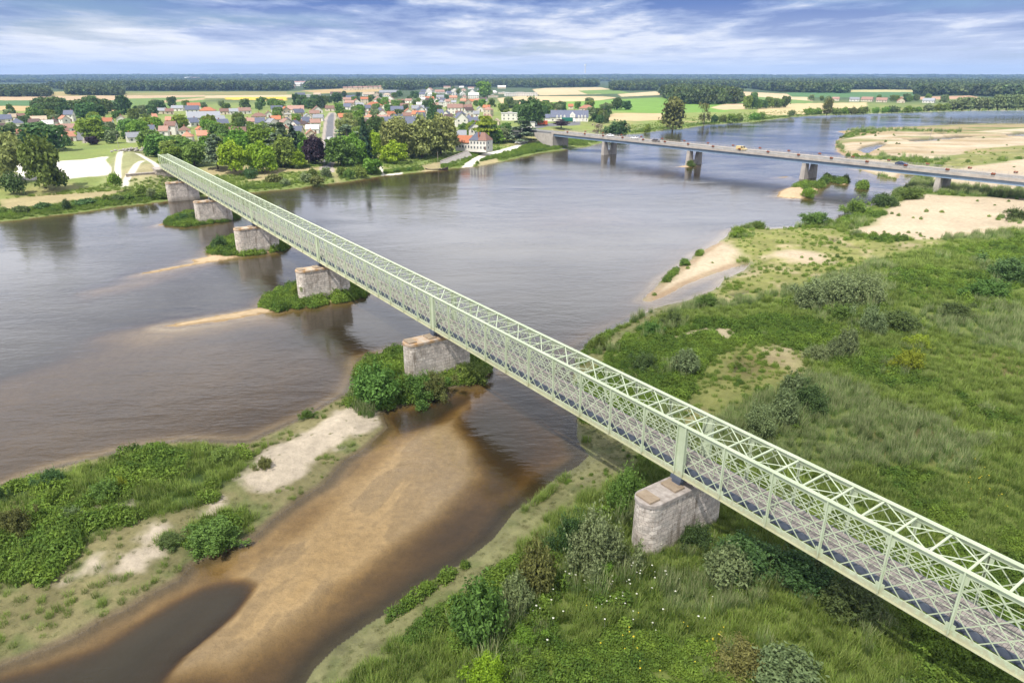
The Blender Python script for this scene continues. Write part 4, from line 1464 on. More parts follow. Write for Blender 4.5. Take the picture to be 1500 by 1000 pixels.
        lob = [(rg.normal() * .2, rg.normal() * .2, .3 + .6 * rg.random(), .09, .09, .12) for _ in range(16)]
        v, f, s = lobes_crown(rg, lob, 700, .045, ragged=.4)
    # fill a unit box: 1 wide, 1 tall, foliage starting near the ground
    lo = {'cypress': .02, 'bush': 0, 'willow': 0, 'thicket': 0, 'spruce': .05, 'poplar': .06, 'spread': .06, 'round': .10, 'fine': .08, 'loose': .08, 'cedar': .12, 'umbrella': .3, 'twiggy': .1}[kind]
    q0, q1 = np.percentile(v, [.6, 99.4], axis=0)
    for ax in (0, 1):
        v[:, ax] = (v[:, ax] - (q0[ax] + q1[ax]) / 2) / (q1[ax] - q0[ax])
    v[:, 2] = lo + (v[:, 2] - q0[2]) / (q1[2] - q0[2]) * (1 - lo)
    return v, f, s


def hash_(s):
    h = 5381
    for ch in s:
        h = (h * 33 + ord(ch)) & 0xffff
    return h


LEAF = {
    'mid': leaf_mat("mid_green_leaves", (.20, .31, .06), (.095, .155, .03)),
    'dark': leaf_mat("dark_green_leaves", (.13, .21, .06), (.062, .105, .032)),
    'deep': leaf_mat("blackish_green_needles", (0.055, 0.108, 0.049), (0.028, 0.054, 0.024), .12),
    'lime': leaf_mat("yellow_green_leaves", (.36, .50, .035), (.19, .29, .02), .3, .12, .01),
    'bright': leaf_mat("fresh_green_leaves", (.26, .40, .05), (.12, .20, .025), .3, .15),
    'plane': leaf_mat("pale_olive_leaves", (.36, .40, .13), (.17, .20, .06), .25, .06, .01),
    'cedar': leaf_mat("blue_green_needles", (0.269, 0.352, 0.214), (0.134, 0.176, 0.107), .15, .12, .01),
    'silver': leaf_mat("silvery_willow_leaves", (.26, .325, .14), (.12, .165, .06), .2, .15, .015),
    'grey': leaf_mat("grey_green_leaves", (0.288, 0.362, 0.157), (0.144, 0.181, 0.079), .22, .15, .015),
    'purple': leaf_mat("dark_purple_leaves", (0.065, 0.038, 0.053), (0.032, 0.019, 0.026), .12, .1, .01),
    'yellow': leaf_mat("yellowish_leaves", (.37, .44, .04), (.18, .23, .02), .25, .12, .01),
    'olive': leaf_mat("olive_brown_leaves", (0.223, 0.232, 0.065), (0.111, 0.116, 0.033), .2, .15, .02),
    'dry': leaf_mat("dry_grey_twigs", (0.408, 0.334, 0.242), (0.204, 0.167, 0.121), .1, .1, .01),
}
M_BARK = surf("brown_bark", (.10, .075, .055), (.05, .04, .03), 3, .9, bump=.03)
TRUNK = {}


def trunk_mesh(kind):
    if kind in TRUNK:
        return TRUNK[kind]
    m = MB(); rg = np.random.default_rng(hash_(kind))
    m.cyl((0, 0, -.06), (0, 0, .30), .035, .026, 8)
    if kind in ('spruce', 'cypress', 'cedar', 'poplar', 'umbrella'):
        m.cyl((0, 0, .30), (0, 0, .92), .026, .006, 7)
        if kind != 'cypress':
            for j in range(6):
                a = rg.random() * 6.28; z = .3 + .08 * j
                m.cyl((0, 0, z), (.25 * math.cos(a), .25 * math.sin(a), z + .02), .010, .003, 5)
    else:
        for j in range(6):
            a = 6.283 * j / 6 + rg.random() * .6; q = .16 + .16 * rg.random(); z = .45 + .3 * rg.random()
            m.cyl((0, 0, .24 + .01 * j), (q * math.cos(a), q * math.sin(a), z), .016, .005, 6)
        m.cyl((0, 0, .30), (.02, .01, .75), .024, .006, 6)
    o = m.build("trunk", M_BARK); me = o.data; bpy.data.objects.remove(o)
    TRUNK[kind] = me
    return me


def crown_mesh(kind, var, colour):
    key = (kind, var, colour)
    if key not in CROWNS:
        v, f, s = crown_data(kind, var)
        me = np_mesh("crown", v, f, [LEAF[colour]], False, {'shade': ('FLOAT', 'FACE', s.astype(np.float32))})
        CROWNS[key] = me
    return CROWNS[key]


TREES = []


def tree(name, label, cat, px, py, h_px, w_px, kind, colour, z=None, group=None, var=None, xy=None, sz=None, trunk=True):
    """A tree whose foot is seen at pixel (px, py) and which shows h_px tall and w_px wide there."""
    if xy is None:
        zz = 4.5 if z is None else z
        for _ in range(4):
            x, y = at(px, py, zz)
            if z is None:
                zz = hz(x, y)
        if z is None:
            x, y = at(px, py, zz)
        p = px_per_m(px, py, zz)
        h = h_px / p * 1.03; w = w_px / p * 1.05
    else:
        x, y = xy; zz = hz(x, y) if z is None else z; w, h = sz
    var = (int(abs(x * 7 + y * 3)) % 3) if var is None else var
    r = empty(name, (x, y, zz - .05), random.uniform(0, 6.28), (w, w, h))
    tag(r, label, cat, group)
    link_mesh("crown", crown_mesh(kind, var, colour), r)
    if trunk:
        link_mesh("trunk", trunk_mesh(kind), r)
    TREES.append((r, px, py, w_px, h_px, colour))
    return r


T = tree
# --- the park along the far bank, from the left
T('broadleaf_tree', "big loose yellow-green tree at the left edge above the bank", 'tree', 20, 264, 66, 58, 'loose', 'plane')
T('broadleaf_tree', "large open-crowned mid-green tree beside the white gravel yard", 'tree', 66, 272, 68, 54, 'loose', 'mid')
T('bush', "dark round bush on the grass below the leftmost yellow-green tree", 'bush', 20, 281, 27, 30, 'bush', 'dark')
T('bush', "dark bush at the foot of the open-crowned tree by the gravel yard", 'bush', 84, 272, 20, 24, 'bush', 'dark')
T('broadleaf_tree', "wide dark green tree behind the yellow-green tree, left of the salmon-roofed house", 'tree', 66, 222, 38, 56, 'spread', 'dark')
T('broadleaf_tree', "dark tree cut by the left edge of the photo, below a red roof", 'tree', 4, 214, 28, 36, 'round', 'dark')
T('bush', "dark shrub beside the short street by the salmon-roofed house", 'bush', 98, 214, 16, 14, 'bush', 'dark')
T('bush', "yellow-green bush at the foot of the white ramp", 'bush', 169, 271, 17, 17, 'bush', 'bright')
T('broadleaf_tree', "rounded yellow-green tree just right of the short street", 'tree', 136, 206, 30, 32, 'round', 'bright')
T('broadleaf_tree', "purple-leaved shrub tree beside the green lawn left of the ramp", 'tree', 135, 212, 11, 15, 'round', 'purple')
T('broadleaf_tree', "bright green tree right of the far end of the bridge", 'tree', 255, 243, 26, 36, 'spread', 'bright')
T('broadleaf_tree', "mid-green tree behind the far end of the bridge", 'tree', 236, 230, 30, 34, 'spread', 'mid')
T('broadleaf_tree', "mid-green tree left of the blue-green cedar near the bridge end", 'tree', 285, 243, 30, 36, 'spread', 'mid')
T('conifer', "small blue spruce between the bridge end and the park cedar", 'tree', 295, 236, 18, 9, 'spruce', 'cedar')
T('cedar', "blue-green cedar standing left of the yellowest tree in the park", 'tree', 319, 245, 44, 32, 'cedar', 'cedar')
T('broadleaf_tree', "vivid yellow-green tree, the yellowest in the park", 'tree', 345, 249, 38, 38, 'fine', 'lime', None, None, 0)
T('broadleaf_tree', "yellow-green tree right of the yellowest tree in the park", 'tree', 386, 251, 39, 36, 'fine', 'lime', None, None, 1)
T('broadleaf_tree', "tall fresh green tree rising behind the yellowest park tree", 'tree', 352, 236, 42, 40, 'fine', 'bright')
T('broadleaf_tree', "wide fresh green tree behind the two yellow-green park trees", 'tree', 380, 232, 42, 46, 'fine', 'bright')
T('cedar', "large grey-green cedar left of the straight street", 'tree', 408, 236, 52, 40, 'cedar', 'cedar')
T('conifer', "dark conifer right of the large grey-green cedar", 'tree', 431, 228, 42, 24, 'spruce', 'deep')
T('broadleaf_tree', "mid-green tree in front of the large grey-green cedar", 'tree', 416, 244, 40, 34, 'fine', 'mid')
T('broadleaf_tree', "small yellow-green tree just left of the purple beech", 'tree', 436, 246, 24, 25, 'fine', 'lime')
T('broadleaf_tree', "yellow-green tree behind the purple beech", 'tree', 450, 232, 27, 26, 'fine', 'bright')
T('purple_beech', "dark purple beech at the foot of the straight street", 'tree', 462, 239, 36, 32, 'fine', 'purple')
T('broadleaf_tree', "broad fresh green tree just right of the street's river end", 'tree', 500, 243, 38, 40, 'fine', 'mid', None, None, 2)
T('broadleaf_tree', "fresh green tree left of the dark spruce in the park", 'tree', 520, 238, 38, 34, 'fine', 'bright')
T('cedar', "grey-green cedar behind the green trees right of the street", 'tree', 510, 224, 38, 42, 'cedar', 'cedar')
T('conifer', "tall dark spruce in the middle of the park", 'tree', 536, 236, 58, 21, 'spruce', 'deep')
T('broadleaf_tree', "dark green tree behind the tall spruce of the park", 'tree', 547, 218, 44, 25, 'poplar', 'dark')
T('broadleaf_tree', "slim yellow-green tree left of the plane trees", 'tree', 549, 233, 36, 22, 'fine', 'lime', None, None, 2)
T('broadleaf_tree', "bright yellow-green tree in front of the plane trees", 'tree', 577, 238, 28, 36, 'fine', 'lime', None, None, 1)
T('plane_tree', "large pale olive plane tree, leftmost of the three in a row", 'tree', 586, 229, 52, 52, 'fine', 'plane', None, "plane trees on the quay", 0)
T('plane_tree', "large pale olive plane tree in the middle of the three", 'tree', 618, 229, 52, 50, 'fine', 'plane', None, "plane trees on the quay", 1)
T('plane_tree', "large pale olive plane tree next to the red-roofed riverside house", 'tree', 646, 227, 52, 44, 'fine', 'plane', None, "plane trees on the quay", 2)
T('broadleaf_tree', "small green tree on the grass bank between the park and the river", 'tree', 545, 254, 20, 25, 'round', 'bright')
for (x, y, h, w, c, lb) in [
    (367, 261, 15, 17, 'dark', "dark round bush on the bank below the yellowest tree"),
    (436, 247, 8, 17, 'dark', "low dark bush at the edge of the dirt track left of the beech"),
    (459, 257, 10, 14, 'mid', "round green bush on the bank below the purple beech"),
    (478, 259, 13, 14, 'grey', "round grey-green bush below the street's river end"),
    (501, 258, 12, 13, 'mid', "left one of two touching round bushes on the bank"),
    (512, 260, 12, 14, 'mid', "right one of two touching round bushes on the bank"),
    (528, 258, 14, 17, 'mid', "round bush left of the small tree on the bank"),
    (403, 267, 12, 25, 'olive', "wide olive bush near the water in front of the cedar"),
    (448, 265, 12, 15, 'grey', "grey-green bush near the water left of the wide low bush"),
    (466, 269, 11, 23, 'olive', "wide low bush at the water's edge below the street"),
    (417, 270, 8, 14, 'grey', "small grey bush at the water's edge below the cedar"),
    (600, 249, 4, 8, 'mid', "tiny bush on the bank left of the moored boat"),
    (581, 251, 4, 9, 'mid', "tiny bush on the bank above the white landing"),
    (680, 219, 6, 22, 'dark', "clipped dark hedge in front of the red-roofed riverside house"),
    (206, 285, 13, 14, 'mid', "light green bush on the bank left of the far stone pier"),
    (222, 287, 11, 12, 'grey', "grey-green bush against the far stone pier"),
    (98, 306, 14, 11, 'dark', "lone dark bush on the left river bank"),
    (156, 295, 10, 10, 'mid', "thin bush on the left bank among low scrub"),
    (173, 294, 8, 16, 'dark', "low dark scrub right of the thin bush on the left bank"),
    (190, 292, 8, 14, 'mid', "low green scrub midway along the left bank"),
    (30, 311, 9, 24, 'dark', "low dark scrub at the water's edge far left"),
    (62, 306, 9, 26, 'dark', "low dark scrub left of the lone bush on the left bank"),
    (5, 313, 9, 18, 'mid', "low scrub at the left edge of the photo by the water"),
    (125, 300, 8, 30, 'dark', "low dark scrub right of the lone bush on the left bank"),
    (240, 289, 8, 20, 'mid', "low scrub just left of the water by the far piers"),
]:
    T('bush', lb, 'bush', x, y, h, w, 'bush', c, trunk=False)
T('cypress', "tall dark cypress column rising from the orange roofs", 'tree', 634, 182, 36, 17, 'cypress', 'dark')
T('pine', "flat-tiered pine with yellowish tops behind the riverside house", 'tree', 711, 209, 36, 32, 'umbrella', 'yellow')
T('broadleaf_tree', "dark tree under the flat-tiered pine", 'tree', 716, 205, 24, 30, 'round', 'dark')
T('cedar', "wide blue-grey cedar right of the riverside house", 'tree', 762, 209, 30, 42, 'cedar', 'cedar')
T('broadleaf_tree', "large dark green tree left of the orange lorry", 'tree', 778, 184, 36, 36, 'fine', 'dark')
T('broadleaf_tree', "huge round fresh green tree among the far roofs", 'tree', 709, 143, 21, 19, 'round', 'bright')
T('purple_plum', "flat dark purple tree on the lawn above the road bridge", 'tree', 822, 187, 11, 24, 'umbrella', 'purple')
T('poplar', "big dense grey-green poplar on the bank behind the road bridge", 'tree', 985, 189, 42, 31, 'poplar', 'olive', None, None, 0)
T('bare_tree', "thin half-bare tree right of the big bank poplar", 'tree', 1031, 181, 28, 18, 'twiggy', 'olive')
T('bush', "large round dark bush behind the road bridge's first span", 'bush', 903, 201, 22, 30, 'bush', 'dark')
T('bush', "dry greyish shrub left of the round bush behind the road bridge", 'bush', 876, 197, 15, 18, 'twiggy', 'dry')
T('bush', "low green shrub beside the dry grey shrub", 'bush', 888, 199, 10, 16, 'bush', 'grey')
T('bush', "small yellow-green shrub right of the round bush on the bank", 'bush', 948, 194, 11, 9, 'bush', 'bright')
T('broadleaf_tree', "left of two dark trees standing in the big green field", 'tree', 903, 161, 16, 15, 'round', 'dark')
T('broadleaf_tree', "right of two dark trees standing in the big green field", 'tree', 917, 161, 12, 13, 'round', 'dark')
k = 0
for (x, y, h, w, c, lb) in [
    (1047, 179, 10, 11, 'dark', "dark bank bush just right of the half-bare tree"),
    (1058, 179, 10, 11, 'mid', "second bank bush right of the half-bare tree"),
    (1072, 178, 10, 14, 'bright', "yellow-green bank bush, third from the half-bare tree"),
    (1082, 178, 10, 12, 'mid', "fourth bank bush right of the half-bare tree"),
    (1104, 175, 9, 16, 'bright', "bank bush standing by itself on the bend of the river"),
    (1115, 174, 9, 12, 'bright', "bank bush touching the lone one on the bend"),
    (1160, 170, 8, 10, 'dark', "small dark bank bush before the tall bank poplar"),
    (1184, 168, 9, 14, 'bright', "yellow-green bush left of the tall bank poplar"),
    (1197, 168, 9, 13, 'bright', "yellow-green bush against the tall bank poplar"),
    (1224, 168, 9, 14, 'mid', "bank bush right of the tall bank poplar"),
    (1236, 167, 9, 14, 'bright', "second bank bush right of the tall bank poplar"),
    (1248, 167, 9, 12, 'olive', "third bank bush right of the tall bank poplar"),
    (1262, 167, 10, 16, 'mid', "fourth bank bush right of the tall bank poplar"),
    (1283, 166, 8, 9, 'bright', "lone small yellow-green bush on the far bank"),
    (1297, 165, 8, 11, 'bright', "yellow-green bush beside a dark one on the far bank"),
    (1306, 165, 9, 16, 'dark', "wide dark bush right of the yellow-green one on the far bank"),
    (1331, 165, 9, 15, 'bright', "yellow-green bush below the small farm with orange roof"),
    (1344, 164, 7, 11, 'bright', "small bush right of the one below the farm"),
    (1360, 163, 10, 14, 'grey', "grey-green bush below the long white farm shed"),
    (1376, 162, 9, 14, 'bright', "yellow-green bush right of the long white farm shed"),
    (1386, 161, 9, 12, 'mid', "first bush of the willow belt at the far right"),
]:
    T('bush', lb, 'bush', x, y, h, w, 'bush', c, trunk=False)
T('poplar', "tall slender poplar among the far bank bushes", 'tree', 1211, 168, 22, 13, 'poplar', 'olive')
for i in range(16):
    x = 1396 + i * 13
    T('willow_tree', "grey-green willow in the belt along the far right bank", 'tree', x, 161.5 - .15 * i, 13 + 3.2 * ((i * 7) % 4) / 3 + min(i, 7) * .8, 17, 'round', 'silver' if i % 3 else 'grey', None, "willow belt on the far right bank")
for i, x in enumerate(range(1094, 1155, 8)):
    T('broadleaf_tree', "green tree in the row at the edge of the fields beyond the big poplar", 'tree', x, 160 - i * .35, 11 + 4 * ((i * 5) % 3) / 2 + (7 if i < 2 else 0), 12, 'round', 'dark' if i % 2 else 'mid', None, "tree row at the edge of the fields")
# ------------------------------------------------------------------ houses
def tile_mat(name, c1, c2):
    m, nt, b = new_mat(name)
    tc = N(nt, 'ShaderNodeTexCoord')
    oi = N(nt, 'ShaderNodeObjectInfo')
    n = noise_n(nt, tc.outputs['Object'], 1.1, 6, .7)
    col = mix_n(nt, ramp_n(nt, n, [(.35, 0), (.65, 1)]), c1, c2)
    wv = N(nt, 'ShaderNodeTexWave', wave_type='BANDS', bands_direction='Z')
    wv.inputs['Scale'].default_value = 3.0
    nt.links.new(tc.outputs['Object'], wv.inputs[0])
    col = mix_n(nt, math_n(nt, 'MULTIPLY', wv.outputs['Fac'], .25), col, tuple(v * .5 for v in c2))
    h = N(nt, 'ShaderNodeHueSaturation')
    nt.links.new(col, h.inputs['Color'])
    nt.links.new(math_n(nt, 'ADD', math_n(nt, 'MULTIPLY', oi.outputs['Random'], .4), .8), h.inputs['Value'])
    nt.links.new(h.outputs[0], b.inputs['Base Color'])
    b.inputs['Roughness'].default_value = .8
    return m


ROOF = {'orange': tile_mat("orange_roof_tiles", (.44, .16, .075), (.36, .125, .06)),
        'salmon': tile_mat("salmon_roof_tiles", (.46, .22, .14), (.38, .17, .11)),
        'brown': tile_mat("brown_roof_tiles", (.23, .125, .095), (.17, .095, .075)),
        'pink': tile_mat("faded_pink_roof_tiles", (.36, .215, .17), (.28, .165, .13)),
        'dark': tile_mat("dark_brown_roof_tiles", (.10, .06, .055), (.075, .05, .045)),
        'slate': tile_mat("blue_slate_roof", (.12, .135, .19), (.09, .10, .145)),
        'grey': tile_mat("grey_roof_sheet", (.27, .28, .31), (.22, .23, .255)),
        'tan': tile_mat("tan_roof", (.42, .34, .25), (.36, .28, .20)),
        'white': tile_mat("white_flat_roof", (.66, .65, .63), (.58, .57, .55))}
WALL = {'white': surf("white_render_wall", (.74, .71, .66), (.66, .62, .56), .5, .9, vary=.06),
        'cream': surf("cream_render_wall", (.62, .54, .42), (.56, .48, .37), .5, .9, vary=.08),
        'grey': surf("grey_rendered_wall", (.46, .44, .41), (.40, .38, .35), .5, .9),
        'stone': surf("tan_stone_wall", (.42, .36, .28), (.35, .30, .23), 1.2, .9)}
M_WIN = surf("dark_window_glass", (.04, .05, .065), (.07, .085, .10), 2, .15, spec=.6)
M_SHUT = surf("window_frame_white", (.6, .6, .58), (.5, .5, .49), 2, .7)
M_DOOR = surf("brown_wood_door", (.15, .10, .07), (.11, .07, .05), 2, .7)
M_BRICK = surf("red_brick_chimney", (.36, .14, .08), (.28, .11, .07), 3, .9)
m = MB(); m.box(-.5, .5, -.05, .0, 0, 1); o = m.build("window", M_SHUT); WIN_ME = o.data; bpy.data.objects.remove(o)
m = MB(); m.box(-.42, -.03, -.08, -.051, .07, .93); m.box(.03, .42, -.08, -.051, .07, .93); o = m.build("pane", M_WIN); PANE_ME = o.data; bpy.data.objects.remove(o)
m = MB(); m.box(-.5, .5, -.07, .0, 0, 1); o = m.build("door", M_DOOR); DOOR_ME = o.data; bpy.data.objects.remove(o)
m = MB(); m.box(-.35, .35, -.25, .25, -1.2, .9); m.box(-.41, .41, -.31, .31, .901, 1.02); o = m.build("chimney", M_BRICK); CHIM_ME = o.data; bpy.data.objects.remove(o)

HOUSES = []


def house(name, label, px, py, w_px, roof, wall='white', shape='gable', storeys=1, turn=0.0, depth=None, cat='house', group=None, z=None, tall=None, flat=False):
    """A house whose front foot is seen at (px, py); long side w_px wide. shape: gable (ridge across the view), end (gable end to us), hip, flat."""
    zz = 4.6 if z is None else z
    for _ in range(3):
        x, y = at(px, py, zz)
        if z is None:
            zz = hz(x, y)
    p = px_per_m(px, py, zz)
    W = w_px / p
    D = depth or min(max(6.5, W * .62), 10.5)
    if shape == 'end':
        W_, D_ = D * 1.25, W              # ridge runs away from us
    eave = (2.9 + 2.7 * (storeys - 1)) if tall is None else tall
    az = math.atan2(x, y)
    root = empty(name, (x + math.sin(az) * D * .5, y + math.cos(az) * D * .5, zz), -az + turn)
    tag(root, label, cat, group)
    hw, hd = W / 2, D / 2
    rise = min(hd if shape != 'end' else hw, 6) * (.92 if roof in ('slate',) else .72)
    ov = .35
    m = MB()
    if shape == 'flat':
        m.box(-hw, hw, -hd, hd, -1.5, eave)
        m.build("wall", WALL[wall], root)
        m = MB(); m.box(-hw - .25, hw + .25, -hd - .25, hd + .25, eave + .002, eave + .35)
        rf = m.build("roof", ROOF[roof], root)
        m = MB(); m.box(-hw * .3, hw * .2, -hd * .3, hd * .4, eave + .352, eave + 1.3); m.build("roof_hut", WALL['grey'], rf)
        ridge = eave + .35
    elif shape == 'hip':
        m.box(-hw, hw, -hd, hd, -1.5, eave)
        m.build("wall", WALL[wall], root)
        k = max(hw - hd, .4)
        v = [(-hw - ov, -hd - ov, eave + .01), (hw + ov, -hd - ov, eave + .01), (hw + ov, hd + ov, eave + .01), (-hw - ov, hd + ov, eave + .01), (-k, 0, eave + rise), (k, 0, eave + rise)]
        q = MB(); q.add(v, [(0, 1, 5, 4), (1, 2, 5), (2, 3, 4, 5), (3, 0, 4), (3, 2, 1, 0)])
        rf = q.build("roof", ROOF[roof], root)
        ridge = eave + rise
    else:
        ridge = eave + rise
        if shape == 'gable':
            out = [(-hd, -1.5), (hd, -1.5), (hd, eave), (0, ridge), (-hd, eave)]
            m.prism(out, -hw, hw, axis='x')
            m.build("wall", WALL[wall], root)
            sl = rise / hd
            q = MB(); th = .22
            for sg in (-1, 1):
                v = [(-hw - ov, sg * (hd + ov), eave - sl * ov + .02), (hw + ov, sg * (hd + ov), eave - sl * ov + .02), (hw + ov, sg * .004, ridge + .02), (-hw - ov, sg * .004, ridge + .02)]
                v += [(a, b_, c + th) for a, b_, c in v]
                q.add(v, [(0, 1, 2, 3), (7, 6, 5, 4), (0, 4, 5, 1), (1, 5, 6, 2), (2, 6, 7, 3), (3, 7, 4, 0)])
            rf = q.build("roof", ROOF[roof], root)
        else:
            out = [(-hw, -1.5), (hw, -1.5), (hw, eave), (0, ridge), (-hw, eave)]
            m.prism(out, -hd, hd, axis='y')
            m.build("wall", WALL[wall], root)
            sl = rise / hw
            q = MB(); th = .22
            for sg in (-1, 1):
                v = [(sg * (hw + ov), -hd - ov, eave - sl * ov + .02), (sg * (hw + ov), hd + ov, eave - sl * ov + .02), (sg * .004, hd + ov, ridge + .02), (sg * .004, -hd - ov, ridge + .02)]
                v += [(a, b_, c + th) for a, b_, c in v]
                q.add(v, [(0, 1, 2, 3), (7, 6, 5, 4), (0, 4, 5, 1), (1, 5, 6, 2), (2, 6, 7, 3), (3, 7, 4, 0)])
            rf = q.build("roof", ROOF[roof], root)
    if shape != 'flat' and cat == 'house':
        ch = link_mesh("chimney", CHIM_ME, rf, (hw * (.55 if px % 2 > 1 else -.6) if shape == 'gable' else .0, .35 if shape != 'end' else hd * .4, ridge - .1))
    # openings on the side towards the river and on both ends
    nwin = max(1, int(W / 3.2))
    for st in range(storeys if tall is None else 1):
        for i in range(nwin):
            xx = -hw + W * (i + .5) / nwin
            if st == 0 and i == nwin // 2 and cat == 'house':
                d_ = link_mesh("door", DOOR_ME, root, (xx, -hd, 0)); d_.scale = (1.05, 1, 2.1)
                continue
            w_ = link_mesh("window", WIN_ME, root, (xx, -hd, .95 + 2.7 * st)); w_.scale = (1.15, 1, 1.25)
            link_mesh("pane", PANE_ME, w_)
        for sg in (-1, 1):
            w_ = link_mesh("window", WIN_ME, root, (sg * hw, 0, .95 + 2.7 * st)); w_.scale = (1.1, 1, 1.2)
            w_.rotation_euler = (0, 0, sg * math.pi / 2)
            link_mesh("pane", PANE_ME, w_)
    HOUSES.append((px, py, w_px, root, x, y, max(W, D), label))
    return root


